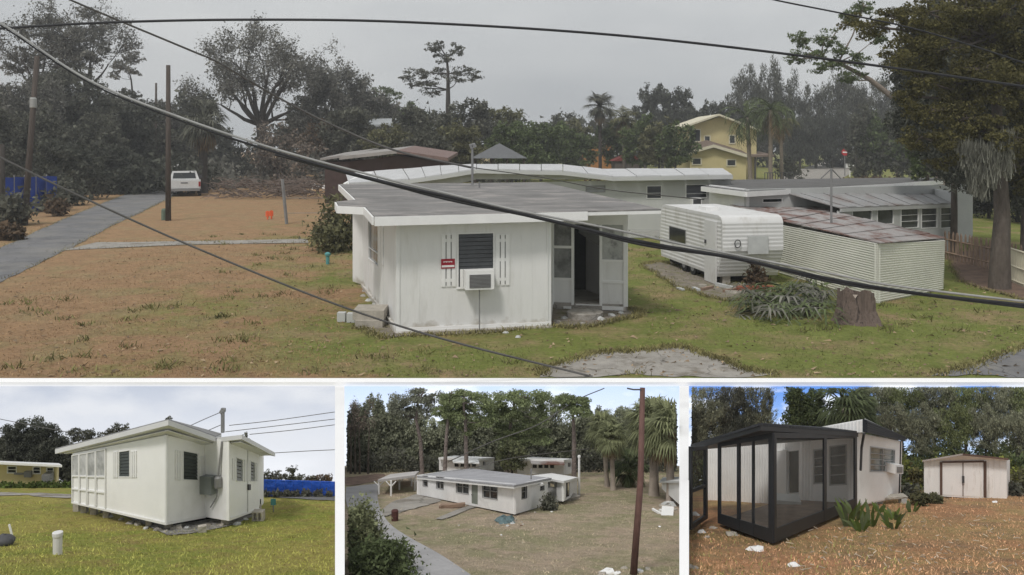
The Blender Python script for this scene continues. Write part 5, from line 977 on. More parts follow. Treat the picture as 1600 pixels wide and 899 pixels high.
class Plot:
    def __init__(s, x0, x1, rows): s.x0, s.x1, s.rows = x0, x1, rows; s.clip = (x0 + 4.5, x1 - 4.5, 605.5)
    def g(s, px, d): return W(px, lerp_rows(s.rows, d), d)
    def gr(s, px, row):               # plot ground point seen at a picture row
        lo, hi = s.rows[0][0], s.rows[-1][0]
        for _ in range(40):
            m_ = (lo + hi) / 2
            if lerp_rows(s.rows, m_) > row: lo = m_
            else: hi = m_
        return W(px, row, lo)
    def ground(s, m, label, name='ground', amp=.006):
        mb = MB(); ds = [s.rows[0][0] + (s.rows[-1][0] - s.rows[0][0]) * i / 60 for i in range(61)]; n = 61; rr = random.Random(5)
        for d in ds:
            for i in range(n):
                p = s.g(s.x0 + (s.x1 - s.x0) * i / (n - 1), d); p.z += rr.uniform(-amp, amp * .3) if 0 < i < n - 1 else 0; mb.v.append(tuple(p))
        mb.f = [(j * n + i, j * n + i + 1, (j + 1) * n + i + 1, (j + 1) * n + i) for j in range(60) for i in range(n - 1)]
        return struct(name, mb, m, label=label, smooth=True)
    def patch(s, name, pts, m, label, dz=.005):
        mb = MB(); o = []
        for i in range(len(pts)):
            a, b = pts[i], pts[(i + 1) % len(pts)]
            for k in range(5): f = k / 5; o.append((a[0] + (b[0] - a[0]) * f + random.uniform(-1, 1), a[1] + (b[1] - a[1]) * f + random.uniform(-.7, .7)))
        cx_, cy_ = sum(p[0] for p in o) / len(o), sum(p[1] for p in o) / len(o); n = len(o); R_ = 7
        for j in range(R_ + 1):
            for x, y in o:
                p = s.gr(min(max(cx_ + (x - cx_) * j / R_, s.x0), s.x1), cy_ + (y - cy_) * j / R_); p.z += dz; mb.v.append(tuple(p))
        mb.f = [(j * n + i, j * n + (i + 1) % n, (j + 1) * n + (i + 1) % n, (j + 1) * n + i) for j in range(R_) for i in range(n)]
        return struct(name, mb, m, label=label, smooth=True)
    def strip(s, name, left, right, m, label, dz=.006):
        a, b = curve([V((x, y, 0)) for x, y in left], 8), curve([V((x, y, 0)) for x, y in right], 8); mb = MB(); n = len(a)
        for p, q in zip(a, b):
            for k in range(5):
                c = p.lerp(q, k / 4); w = s.gr(max(c.x, s.x0), c.y); w.z += dz; mb.v.append(tuple(w))
        mb.f = [(i * 5 + k, i * 5 + k + 1, i * 5 + k + 6, i * 5 + k + 5) for i in range(n - 1) for k in range(4)]
        return struct(name, mb, m, label=label, smooth=True)
    def thicket(s, label, d, top, lm, n, size):
        px = RNG.uniform(s.x0 + 3, s.x1 - 3, n); dd = RNG.uniform(d - .25, d + .12, n); t = top + 9 * np.sin(px / 17.0) + 6 * np.sin(px / 7.3 + 1) + 5 * RNG.normal(size=n)
        lo = np.array([lerp_rows(s.rows, x) for x in dd]); row = t + (lo - t) * RNG.uniform(0, 1, n)
        P = np.stack([(px - CX) / F * dd, dd, H - (row - HY) / F * dd], 1); v, f = diamonds(keep(P, s.clip), size); return tag(leafmesh('thicket', v, f, LEAF[lm]), label, None, None, 'stuff')
    def sky(s, m, label):
        mb = MB(); d = 15.0; n = 8; a = [W(s.x0 + (s.x1 - s.x0) * i / n, 603.8, d) for i in range(n + 1)]
        mb.v = [tuple(p) for p in a] + [(p.x, d, -2.6) for p in a]; mb.f = [(i, n + 1 + i, n + 2 + i, i + 1) for i in range(n)]
        return struct('sky', mb, m, label=label)
    def grass(s, n, h, m, label, name='grass', rows=None, dens=1.4, avoid=None):
        P = []; lo, hi = rows or (s.rows[0][0] + .05, s.rows[-1][0] - .4); 
        for i in range(n):
            d = lo + (hi - lo) * random.random() ** dens; px = random.uniform(s.x0 + 2, s.x1 - 2); r_ = lerp_rows(s.rows, d)
            if avoid and avoid(px, r_): continue
            P.append(tuple(W(px, r_, d) - V((0, 0, .004))))
        return tufts(name, P, h, m, label)

# ------------------------------------------------------------------ plot 1: the white house from its far corner
p1 = Plot(-150, 523.5, [(5.2, 912), (6.2, 876), (7.2, 850), (8.0, 831), (8.5, 817), (9.0, 801), (9.6, 790), (10.6, 777), (12.0, 764), (13.0, 759), (15.0, 754)])
p1.ground(turf('plot_lawn_green', (.33, .37, .08), (.46, .41, .12), (.42, .33, .12), 1.0, 3.5, bump=.9, fine=50, tone=.42), 'yellowish green lawn around the raised white house')
p1.sky(skymat('air_pale_grey', ((.7, .72, .76), (.44, .48, .56)), (.62, .64, .68), .6, -1.4, 0, (.42, .62)), 'pale grey cloudy sky behind the raised white house')
p1.grass(32000, .017, mat('plot_blades', (.4, .4, .1), .9, .35, 2.0, island=.45), 'short yellow-green grass around the raised white house', avoid=lambda x, r: (100 < x < 420 and r < 832 - abs(x - 262) * .18) or r < 783)
p1.patch('bare_ground', [(110, 790), (180, 800), (262, 838), (300, 834), (360, 822), (408, 803), (360, 806), (262, 812), (180, 790)], mat('pale_soil', (.3, .29, .27), .95, .4, 9.0, .8, 40, dirt=(.14, .125, .1), dscale=6.0), 'white-splashed rubble soil under the raised white house')
p1.patch('driveway', [(-8, 762 + 8), (60, 771), (113, 773), (113, 779), (70, 778), (30, 772.5), (-8, 775)], CONC, 'grey gravel drive beside the low yellow building')
p1.patch('road', [(404, 772), (470, 774), (523, 776), (523, 783), (460, 780), (404, 776)], ASPH, 'grey road in front of the blue fence', .006)
WH1 = mat('brightened_white_paint', (.86, .86, .85), .6, .04, 3.0, dirt=(.74, .74, .72), dscale=2.0, dlo=.55, dhi=.8)  # wall white raised in place of stronger light on this plot
h1 = thing('raised_house', 'raised white house with shutters and a grey meter box on its corner', 'house', p1.g(262, 8.4))
qa, ra = wall_px(h1, ((113, 786, 709, 9.0), (260, 820, 680, 8.0)), [(186.5, 705, 203, 745)], WH1, 3)
qc, rc = wall_px(h1, ((260, 820, 680, 8.0), (320, 809, 695, 8.5)), [(286, 707, 309, 750)], WH1, 3)
qd, _ = wall_px(h1, ((320, 808, 688, 8.5), (357, 814, 687, 8.22)), [], WH1, 2)
qe_, re = wall_px(h1, ((357, 814, 687, 8.22), (404, 797, 710, 9.1)), [(369, 717, 379, 752), (391, 722, 398, 752)], WH1, 2.5)
wall_px(h1, ((404, 797, 710, 9.1), (412, 790, 709, 9.9)), [], WH1, 2); 
SK2 = mat('grey_jalousie', (.2, .21, .21), .4, .3, 8)
for q, r in ((qa, ra[0]), (qc, rc[0])): window(q, r, h1, WHITE2, 1.2, 1.0, 8, lm=mat('green_louvre', (.04, .05, .045), .3, .3))
for r in re: window(qe_, r, h1, WHITE2, 1.0, 1.0, 6, lm=SK2)
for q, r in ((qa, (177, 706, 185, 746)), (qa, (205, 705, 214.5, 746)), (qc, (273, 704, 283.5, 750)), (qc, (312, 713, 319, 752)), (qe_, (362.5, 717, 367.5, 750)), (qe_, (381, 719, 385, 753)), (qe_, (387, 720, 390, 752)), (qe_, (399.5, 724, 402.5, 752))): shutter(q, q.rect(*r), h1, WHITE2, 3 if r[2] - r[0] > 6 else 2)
for q, s0_, s1_, t0_, t1_, n_, nm_ in ((qa, .995, 1.006, 0, 1, .012, 'corner_board'), (qc, -.012, .02, 0, 1, .012, 'corner_board'), (qe_, -.01, .02, 0, 1, .01, 'corner_board'), (qa, 0, .994, 0, .03, .012, 'skirt_board'), (qc, .02, 1, 0, .03, .012, 'skirt_board'), (qe_, .02, 1, 0, .03, .012, 'skirt_board'), (qe_, .6, .63, .03, 1, .008, 'batten')): mb = MB(); q.box(mb, s0_, s1_, t0_, t1_, .003, n_); part(nm_, mb, WHITE2, h1)
CLOUD = mat('cloudy_screen', (.36, .37, .37), .5, .35, 9.0, dirt=(.62, .62, .62), dscale=5.0, dlo=.45, dhi=.7)
for i in range(4):                                        # screened bays with boarded lower halves
    x0, x1 = (114.5, 126, 138.5, 152)[i], (124.5, 136.5, 150, 165.5)[i]; yt = (711.5, 709.5, 707, 704)[i]
    r = qa.rect(x0, yt, x1, 742.5 + .3 * i); mb = MB(); qa.box(mb, r[0], r[1], r[2], r[3], .003, .007); part('screen', mb, CLOUD, h1)
    mb = MB(); w_ = .006
    for s0, s1, t0, t1 in ((r[0] - w_, r[0] + .002, .04, r[3] + .02), (r[1] - .002, r[1] + w_, .04, r[3] + .02), (r[0] + .002, r[1] - .002, r[3], r[3] + .02), (r[0] + .002, r[1] - .002, r[2] - .025, r[2]), (r[0] + .002, r[1] - .002, r[2] * .5, r[2] * .5 + .025)): qa.box(mb, s0, s1, t0, t1, .004, .014)
    part('screen_frame', mb, WHITE2, h1)
def slab(name, pts, th, m, par):                          # pts = (px, py, d) of the upper outline
    a = [W(*p) for p in pts]; mb = MB(); mb.hexa([p - V((0, 0, th)) for p in a], a); return part(name, mb, m, par)
RF1 = mat('pale_fascia', (.66, .66, .66), .6, .06, 3.0)
o1 = [(263, 656.5, 7.75), (337, 683, 8.35), (346, 679, 9.6), (86, 702.5, 9.15)]
slab('roof', o1, .045, RF1, h1); slab('roof', [(378, 679.5, 8.0), (430, 707.5, 9.1), (400, 702, 10.2), (336, 684.5, 8.4)], .04, RF1, h1)
slab('roof_felt', [(x, y - 1.6, d + .02) for x, y, d in o1], .008, mat('grey_felt', (.28, .28, .28), .9), h1)
slab('soffit', [(262, 672, 7.85), (333, 693, 8.4), (330, 699, 9.0), (100, 708.5, 9.1)], .006, WHITE, h1); slab('soffit', [(376, 690, 8.05), (424, 711, 9.1), (395, 712, 9.3), (345, 694, 8.45)], .006, WHITE, h1)
mb = MB()
for x, y, d in ((118, 788, 9.05), (130, 791, 8.95), (145, 795, 8.85), (165, 800, 8.7), (232, 816, 8.25), (262, 822, 8.1), (300, 815, 8.45), (350, 815, 8.3), (385, 806, 8.85), (402, 800, 9.15)):
    c0 = p1.g(x, d + .05); mb = MB(); mb.box((c0.x - .028, c0.y, c0.z - .02), (c0.x + .028, c0.y + .06, W(x, y - 5, d).z)); part('pier', mb, BLOCKM, h1)
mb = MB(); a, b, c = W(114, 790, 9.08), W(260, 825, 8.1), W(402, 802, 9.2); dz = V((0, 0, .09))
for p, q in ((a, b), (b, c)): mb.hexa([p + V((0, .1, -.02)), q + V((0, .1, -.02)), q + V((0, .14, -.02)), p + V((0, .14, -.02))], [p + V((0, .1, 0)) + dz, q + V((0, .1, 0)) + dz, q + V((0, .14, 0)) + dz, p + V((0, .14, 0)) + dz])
part('underfloor_shade', mb, DARK, h1)  # near-black strips painted as the shade beneath the raised floor
r = qd.rect(322, 742, 340, 770); mb = MB(); qd.box(mb, *r, .003, .07); eb = part('meter_box', mb, mat('box_grey', (.2, .22, .21), .5, .08), h1)
mb = MB(); c0 = qd.p(*qd.st(345.5, 752), .03); mb.lathe(c0, [(.032, -.05), (.036, -.04), (.036, .04), (.022, .055)], 12); part('meter', mb, METAL, h1)
mb = MB(); cA, cB = qd.p(*qd.st(345.5, 744), .03), W(347, 690, 8.28); mb.tube([cA, cB], .011, 6); cB = W(348, 676, 8.4); mb.tube([cB, W(348, 638, 8.4)], .018, 7); mb.tube([W(345, 646, 8.4), W(348, 641, 8.4), W(352, 641, 8.4)], .022, 6); mb.tube([cA - V((0, 0, .06)), qd.p(*qd.st(342, 775), .02), qd.p(*qd.st(332, 792), .02)], .006, 5); part('service_mast', mb, METAL, h1)
mb = MB(); r = qe_.rect(386, 757, 389, 766); qe_.box(mb, *r, .004, .02); part('door_handle', mb, DKMET, h1)
for i, (x, y, r_) in enumerate(((172, 808, .03), (205, 818, .045), (216, 820, .04), (228, 826, .03), (246, 828, .04), (275, 827, .06), (291, 826, .03), (325, 822, .035), (345, 822, .04), (371, 820, .04), (160, 801, .03), (190, 812, .03), (384, 812, .03), (240, 822, .03), (258, 832, .03))):
    mb = MB(); mb.blob(p1.gr(x, y), r_, 6, .3, .6); single('rubble_stone', mb, (WHITEG, CONC, BLOCKM)[i % 3], 'pale rubble lump under the edge of the raised white house', 'stone', 'rubble under the raised white house')
c0 = p1.gr(316, 832); mb = MB(); mb.obox(c0, V((.9, .4, 0)).normalized(), V((-.4, .9, 0)).normalized(), .035, .025, 0, .06); single('tan_brick', mb, BLOCKM, 'tan half block lying before the raised white house', 'block')
cb2 = thing('cinder_block', 'hollow cinder block lying at the far corner of the raised house', 'block', p1.gr(404, 813)); c0 = p1.gr(404, 813); mb = MB(); u_ = V((1, 0, 0)); w_ = V((0, 1, 0))
for dx in (-.045, 0, .045): mb.obox(c0 + u_ * dx, u_, w_, .008, .04, 0, .09)
for dz in (0, .08): mb.obox(c0 + V((0, 0, dz)), u_, w_, .052, .039, .001, .012)
part('shell', mb, BLOCKM, cb2)
mb = MB(); c0 = p1.gr(90, 866); mb.lathe(c0, [(.032, -.02), (.032, .13), (.037, .135), (.037, .16), (.028, .162)], 14); single('white_pipe', mb, ALUW, 'white capped plastic pipe standing in the lawn', 'pipe', smooth=False)
bb = thing('black_bag', 'black tool bag with a white stick at the edge of the lawn', 'bag', p1.gr(8, 855)); mb = MB(); mb.blob(p1.gr(6, 852) + V((0, 0, .035)), .085, 9, .12, .55); part('bag', mb, DKMET, bb, True); mb = MB(); c0 = p1.gr(20, 842); mb.tube([c0, c0 + V((-.03, 0, .12))], .009, 6); part('stick', mb, WHITE2, bb)
tm = thing('teal_sign', 'small teal marker sign on a thin post by the road', 'sign', p1.gr(428, 800)); c0 = p1.gr(427, 800); mb = MB(); mb.tube([c0, c0 + V((0, 0, .1))], .007, 5); part('post', mb, METAL, tm); mb = MB(); mb.box((c0.x - .025, c0.y - .008, c0.z + .07), (c0.x + .025, c0.y + .006, c0.z + .13)); part('plate', mb, MATS['marker_teal'], tm)
yb = thing('yellow_building', 'low yellow building with three small windows across the drive', 'building', p1.g(45, 12.6)); qy1, ry = wall_px(yb, ((-30, 763, 725, 12.6), (88, 763, 727, 12.6)), [(12, 729, 25.5, 739), (52, 730, 63, 740), (73.5, 731, 83.5, 741)], YEL, 2)
for r in ry: window(qy1, r, yb, WHITE2, .9, .8, 0, hb=(.5,))
slab('roof', [(-30, 721, 12.4), (97, 727, 12.4), (92, 724, 13.8), (-30, 719, 13.8)], .03, WHITE2, yb); wall_px(yb, ((88, 763, 727, 12.6), (92, 758, 728, 13.6)), [], YEL, 2)
mb = MB(); c0 = W(74, 748, 12.5); mb.box((c0.x - .05, 12.44, c0.z - .06), (c0.x + .05, 12.58, c0.z + .07)); part('outdoor_unit', mb, METAL, yb); mb = MB(); c0 = W(44, 741, 12.57); mb.box((c0.x - .05, 12.55, c0.z - .04), (c0.x + .05, 12.6, c0.z + .04)); mb.box((c0.x - .2, 12.57, c0.z - .01), (c0.x - .06, 12.6, c0.z + .01)); part('meter', mb, METAL, yb)
for x in range(4, 118, 14): bush('verge_weeds', 'green weeds along the foot of the yellow building', p1.g(x, 12.3), .1, .05, 'bright', 160, .035, 'weeds along the yellow building', p1.clip)
bf = thing('blue_fence', 'bright blue construction fence beyond the road', 'fence', p1.g(460, 10.7)); BL2 = mat('bright_blue_fabric', (.015, .075, .4), .6, .3, 5.0, .6, 14)
for i in range(9):
    x0, x1 = 403 + i * 14, 403 + (i + 1) * 14 - .4; a, b = p1.g(x0, 10.7), p1.g(min(x1, 523), 10.7); za, zb = W(x0, 750 + i * .4, 10.7).z, W(x1, 750.4 + i * .4, 10.7).z; mb = MB(); mb.hexa([a, b, b + V((0, .02, 0)), a + V((0, .02, 0))], [V((a.x, 10.7, za)), V((b.x, 10.7, zb)), V((b.x, 10.72, zb)), V((a.x, 10.72, za))]); part('panel', mb, BL2, bf)
for x in (415, 432, 447, 462, 480, 497, 515): bush('fence_weeds', 'dark weeds growing against the blue fence', p1.g(x, 10.6), .07, .05, 'dark', 220, .028, 'weeds against the blue fence', p1.clip)
C1 = p1.clip; GB = 'big tree behind the yellow building'
for x, t, b, rx, lm in ((45, 648, 755, 46, 'black'), (12, 670, 760, 34, 'dark'), (85, 678, 755, 34, 'black'), (62, 668, 745, 36, 'dark'), (105, 690, 765, 20, 'dark')): E('oak_tree', GB, x, t, b, rx, 14.3, lm, 11, 'dark trees behind the yellow building', 2.8, 2.5, r=.46, clip=C1, bz=-1.4)
for x, t, rx in ((128, 668, 26), (184, 661, 24), (262, 650, 9), (150, 674, 14)): E('slash_pine', 'pine crown showing over the raised house roof', x, t, t + 26, rx, 14.2, 'dark', 7, 'pines behind the raised house', 2.2, 2.2, r=.42, clip=C1, bz=-1.4)
for x, t, rx, lm in ((412, 732, 14, 'dark'), (432, 735, 12, 'grey'), (456, 730, 16, 'dark'), (480, 742, 18, 'dark'), (505, 741, 20, 'brown'), (384, 677, 6, 'dark')): E('skyline_tree', 'small far tree above the blue fence', x, t, 758 if t > 700 else 700, rx, 14.5, lm, 7, 'far trees above the blue fence', 2.4, 2.2, r=.45, clip=C1, bz=-1.4)
for i, pts in enumerate((((348, 643, 8.4), (320, 655, 8.9), (296, 666, 9.6)), ((348, 663, 8.4), (334, 669, 9), (318, 676, 9.6)), ((358, 665, 14.3), (430, 657, 14.3), (523, 644, 14.3)), ((352, 675, 14.3), (430, 666, 14.3), (523, 655, 14.3)), ((390, 679, 14.3), (460, 672, 14.3), (523, 664, 14.3)), ((428, 708, 14.3), (480, 705, 14.3), (523, 703, 14.3)), ((0, 655, 14.1), (60, 667, 14.1), (110, 676, 14.1)))): wire('power_line', pts, .55, CABLEM, ['dark line from the roof mast towards the pines', 'second short line below the roof mast', 'faint line across the pale sky, highest of its set', 'faint line across the pale sky, second of its set', 'faint line across the pale sky, third of its set', 'faint line just above the far trees by the blue fence', 'faint line over the yellow building'][i])

# ------------------------------------------------------------------ plot 2: long white house with carport
p2_ = Plot(538.5, 1061.5, [(5.6, 935), (6.3, 900), (7.5, 850), (9.0, 806), (10.0, 788), (11.0, 774), (12.2, 757), (13.2, 743), (15.0, 728)])
p2_.ground(turf('plot_lawn_brown', (.56, .455, .34), (.41, .38, .23), (.6, .47, .36), .8, 3.0, bump=.9, fine=45, tone=.35), 'dry brown lawn around the long white house')
p2_.sky(skymat('air_hazy_blue', ((.78, .83, .9), (.52, .65, .9)), (.78, .84, .95), .9, -.9, 0), 'hazy blue sky behind the long white house')
p2_.grass(20000, .013, mat('plot_blades_dry', (.56, .47, .33), .9, .4, 2.0, island=.45), 'short dry grass of the carport plot', avoid=lambda x, r: (650 < x < 860 and 760 < r < 806) or (x < 700 and r > 745 and x < 560 + (r - 745) * 1.2) or x > 1022 and r < 815)
C2 = p2_.clip
p2_.strip('road', [(541, 762), (540, 780), (546, 800), (560, 822), (588, 850), (622, 880), (650, 908)], [(592, 756), (590, 778), (596, 800), (612, 822), (642, 842), (692, 870), (748, 908)], mat('pale_asphalt', (.36, .355, .36), .9, .2, 2.0, .4, 40), 'curved pale asphalt track past the carport')
p2_.patch('driveway', [(592, 800), (612, 785), (652, 773), (690, 783), (668, 790), (630, 800), (598, 808)], CONC, 'cracked concrete apron before the carport', .006)
p2_.patch('footpath', [(680, 811), (690, 813), (745, 793), (733, 791)], CONC, 'narrow concrete walk to the front door', .007)
p2_.patch('bare_ground', [(538, 746), (600, 741), (605, 750), (540, 760)], mat('leaf_litter', (.2, .14, .11), .95, .4, 8.0), 'brown leaf litter at the edge of the trees', .005)
h2 = thing('carport_house', 'long low white house with a green door and attached carport', 'house', p2_.g(740, 10)); WH2 = mat('white_block_wall', (.8, .8, .8), .7, .08, 4.0, dirt=(.5, .5, .48), dscale=3.0, dlo=.55, dhi=.8)
qa, ra = wall_px(h2, ((653, 773, 743, 11.0), (804, 804, 758, 9.0)), [(661, 744, 668.5, 760), (682, 745.5, 693.5, 764), (713, 750, 732.5, 771), (754, 755.5, 777.5, 779), (736.5, 754, 746.5, 788)], WH2, 2.5)
for r in ra[:4]: window(qa, r, h2, mat('grey_trim', (.4, .4, .4)), .8, .7, 0, vb=(.5,) if r[1] - r[0] > .08 else (), hb=(.5,))
r = ra[4]; mb = MB(); qa.box(mb, r[0], r[1], r[2], r[3], -.02, -.005); dd_ = part('door', mb, mat('grey_green_door', (.2, .22, .19), .6), h2); mb = MB(); qa.box(mb, r[0] + .004, r[0] + .01, .42, .46, -.004, .008); part('handle', mb, METAL, dd_)
qb2, rb = wall_px(h2, ((804, 804, 758, 9.0), (856, 789, 747, 10.0)), [(815, 758, 823, 779), (844, 760, 850, 766)], WH2, 2.5)
for r in rb: window(qb2, r, h2, METAL, .8, .7, 0, hb=(.5,))
RFG = mat('hazy_grey_roof', (.36, .36, .38), .9, .15, 4.0, .3, 30)
o2_ = [(651, 744, 11.0), (803, 758.5, 8.85), (862, 747, 10.1), (735, 732, 11.9)]; slab('roof', o2_, .02, RFG, h2); slab('fascia', [(x, y + 2, d) for x, y, d in o2_], .022, WHITE2, h2)
wall_px(h2, ((653, 773, 743, 11.0), (720, 760, 733, 12.0)), [], WH2, 2)
mb = MB(); c0 = W(830, 749, 9.6); mb.tube([c0, c0 + V((0, 0, .11))], .008, 5); mb.tube([W(830, 790, 9.55), W(830, 757, 9.55)], .007, 5); part('service_mast', mb, METAL, h2)
mb = MB(); c0 = W(836, 757, 9.7); mb.obox(c0, V((1, .9, 0)).normalized(), V((-.9, 1, 0)).normalized(), .08, .05, -.012, .004); part('door_hood', mb, WHITE2, h2)
an2 = thing('annex', 'small white flat-roofed annex with an open dark doorway beside the long house', 'annex', p2_.g(880, 10.2)); qx, _ = wall_px(an2, ((848, 786, 745, 10.6), (880, 783, 755, 9.95)), [(858, 756, 866, 761)], WH2, 2); qz, rz_ = wall_px(an2, ((880, 784, 754, 9.95), (902, 772, 748, 10.9)), [(884.5, 754, 891, 777)], WH2, 2)
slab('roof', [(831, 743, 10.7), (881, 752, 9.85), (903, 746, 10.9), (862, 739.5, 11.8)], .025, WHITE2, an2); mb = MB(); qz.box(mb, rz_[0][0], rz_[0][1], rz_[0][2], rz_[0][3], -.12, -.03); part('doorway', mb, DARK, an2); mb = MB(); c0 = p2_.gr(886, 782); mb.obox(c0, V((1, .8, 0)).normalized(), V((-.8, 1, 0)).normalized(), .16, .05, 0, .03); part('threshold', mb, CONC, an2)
pl2 = thing('white_pipe_post', 'thin white post beside the annex', 'post', p2_.g(905, 10.9)); mb = MB(); c0 = p2_.g(905, 10.9); mb.tube([c0, W(905, 714, 10.9)], .014, 6); part('shaft', mb, ALUW, pl2); mb = MB(); mb.lathe(W(905, 715, 10.9), [(.02, 0), (.02, .02), (.005, .03)], 8); part('cap', mb, ALUW, pl2)
cp = thing('carport', 'flat white carport on slender branching posts', 'carport', p2_.g(620, 11)); o3 = [(590, 750, 11.0), (648, 742.5, 11.3), (655, 736, 12.6), (610, 741, 12.6)]; slab('roof', o3, .03, mat('carport_roof', (.5, .48, .47), .8, .15), cp)
for x, y, d in ((611, 776, 10.9), (592, 772, 11.1), (624, 764, 11.6), (643, 762, 12.0), (648, 766, 11.5)):
    mb = MB(); b_ = p2_.g(x, d); t_ = W(x, 751 if d < 11.2 else 746, d); mb.tube([b_, t_], .012, 5); mb.tube([b_.lerp(t_, .6), t_ + V((.06, 0, -.01))], .007, 4); mb.tube([b_.lerp(t_, .6), t_ + V((-.06, 0, -.01))], .007, 4); part('post', mb, WHITE2, cp)
for (x0, x1, b0_, t0_, d0, lab, nm) in ((686, 772, 735, 714, 12.9, 'white mobile home with a row of porch windows beyond the long house', 'mobile_home'), (808, 894, 741, 716, 12.7, 'white mobile home with a rust-streaked porch roof among the trees', 'mobile_home')):
    t = thing(nm, lab, 'mobile home', p2_.g((x0 + x1) / 2, d0)); f = .72 if x0 < 700 else .85; xm = x0 + (x1 - x0) * f
    q, rs = wall_px(t, ((x0, b0_, t0_ + 2, d0), (xm, b0_ + 1, t0_ + 3, d0 - .2)), [(x0 + 24 + i * 9, t0_ + 9, x0 + 31 + i * 9, t0_ + 16) for i in range(4)], WH2, 2)
    for r in rs: window(q, r, t, WHITE2, .6, .5)
    q, rs = wall_px(t, ((xm, b0_ + 1, t0_ + 3, d0 - .2), (x1, b0_ - 1, t0_ + 2, d0 + .5)), [(xm + 6, t0_ + 7, xm + 11, t0_ + 14)], WH2, 2)
    for r in rs: window(q, r, t, WHITE2, .6, .5)
    slab('roof', [(x0 - 1, t0_ + 1, d0 - .1), (xm, t0_ + 3, d0 - .35), (x1 + 1, t0_ + 1, d0 + .5), (x0 + 24, t0_ - 2, d0 + .9)], .03, WHITE2, t)
    slab('porch_roof', [(x0 + 22, t0_ + 8.5, d0 - .5), (xm + 1, t0_ + 10, d0 - .6), (xm, t0_ + 4, d0 - .25), (x0 + 20, t0_ + 3, d0 - .1)], .012, WHITE2 if x0 < 700 else RUST, t)
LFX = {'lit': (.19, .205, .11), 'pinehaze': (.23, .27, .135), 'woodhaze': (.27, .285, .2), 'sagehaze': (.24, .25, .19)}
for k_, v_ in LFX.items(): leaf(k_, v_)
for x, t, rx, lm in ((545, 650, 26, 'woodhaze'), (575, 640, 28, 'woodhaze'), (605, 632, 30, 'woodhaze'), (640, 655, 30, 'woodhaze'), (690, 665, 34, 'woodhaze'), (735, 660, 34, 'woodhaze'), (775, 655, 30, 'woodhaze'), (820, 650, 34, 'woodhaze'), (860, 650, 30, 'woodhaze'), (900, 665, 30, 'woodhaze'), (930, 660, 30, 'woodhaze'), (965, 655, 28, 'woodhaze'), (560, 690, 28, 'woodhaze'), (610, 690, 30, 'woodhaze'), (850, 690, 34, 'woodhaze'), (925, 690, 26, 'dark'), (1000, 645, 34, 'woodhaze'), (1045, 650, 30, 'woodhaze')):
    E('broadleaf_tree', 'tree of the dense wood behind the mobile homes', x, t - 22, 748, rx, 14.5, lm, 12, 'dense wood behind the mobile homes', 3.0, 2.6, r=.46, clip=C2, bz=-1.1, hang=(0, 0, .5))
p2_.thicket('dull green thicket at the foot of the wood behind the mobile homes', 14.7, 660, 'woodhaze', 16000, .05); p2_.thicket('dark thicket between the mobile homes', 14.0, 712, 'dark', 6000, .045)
def pine2(label, trunk, blobs, d, lm, r, cov=1.15):
    b_ = p2_.g(trunk[0][0], d); tp = [b_] + [W(x, y, d) for x, y in trunk[1:]]
    blobs = [(x, y + 2, rx * 1.3, ry * 1.35) for x, y, rx, ry in blobs]
    return tree('slash_pine', label, b_, blobs, d, lm, mat('pine_bark', (.2, .165, .15), .9, .3, 6.0, .6, 30), r * .62, 2.2, cov * 2.5, .32, None, C2, twigs=7, trunk_pts=tp)
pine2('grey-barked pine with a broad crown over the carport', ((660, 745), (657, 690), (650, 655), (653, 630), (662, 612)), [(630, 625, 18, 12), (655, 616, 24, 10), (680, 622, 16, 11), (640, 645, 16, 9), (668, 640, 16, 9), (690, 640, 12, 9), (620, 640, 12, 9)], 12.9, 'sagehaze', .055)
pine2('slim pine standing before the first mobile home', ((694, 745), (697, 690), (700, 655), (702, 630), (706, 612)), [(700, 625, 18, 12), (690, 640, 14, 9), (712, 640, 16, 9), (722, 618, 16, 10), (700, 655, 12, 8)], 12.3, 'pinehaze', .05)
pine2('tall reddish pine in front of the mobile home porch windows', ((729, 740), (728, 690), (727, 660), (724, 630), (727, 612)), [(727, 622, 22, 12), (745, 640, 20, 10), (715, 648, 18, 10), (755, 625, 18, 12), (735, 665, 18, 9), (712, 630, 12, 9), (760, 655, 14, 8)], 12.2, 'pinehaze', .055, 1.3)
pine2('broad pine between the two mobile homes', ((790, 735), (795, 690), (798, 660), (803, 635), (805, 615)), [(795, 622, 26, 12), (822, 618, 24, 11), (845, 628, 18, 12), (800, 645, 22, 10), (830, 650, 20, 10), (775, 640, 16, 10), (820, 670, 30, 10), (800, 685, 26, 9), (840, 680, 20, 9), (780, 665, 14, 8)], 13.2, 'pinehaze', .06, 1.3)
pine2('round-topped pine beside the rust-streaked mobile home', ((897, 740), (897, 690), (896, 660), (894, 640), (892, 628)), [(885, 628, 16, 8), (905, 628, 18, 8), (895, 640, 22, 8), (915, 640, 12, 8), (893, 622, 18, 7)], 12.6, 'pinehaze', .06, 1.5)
E('oak_tree', 'bushy light green tree in front of the second mobile home', 800, 692, 738, 24, 12.5, 'lit', 9, None, 2.0, 2.7, r=.45, clip=C2, bz=-.6)
for x in (548, 555, 575, 562): 
    t = tree('bare_tree', 'thin leafless tree at the edge of the wood by the track', p2_.g(x, 13.5), [(x + random.uniform(-6, 6), 640, 9, 20), (x + 8, 660, 8, 16), (x - 6, 670, 8, 14)], 13.5, 'twig', BARK, .018, 2.0, .12, .3, 'leafless trees by the track', C2, twigs=8)
def palm2(lab, x, xb, yb, yt, d, fl, sk, n=44): palm('fan_palm', lab, p2_.gr(xb, yb) if yb > 735 else p2_.g(xb, d), W(x, yt, d), .035, fl, n, True, 'lit', sk, None, mat('palm_bark', (.3, .26, .22), .9, .25, 8.0), clip=C2)
b_ = p2_.gr(949, 760); d_ = b_.y
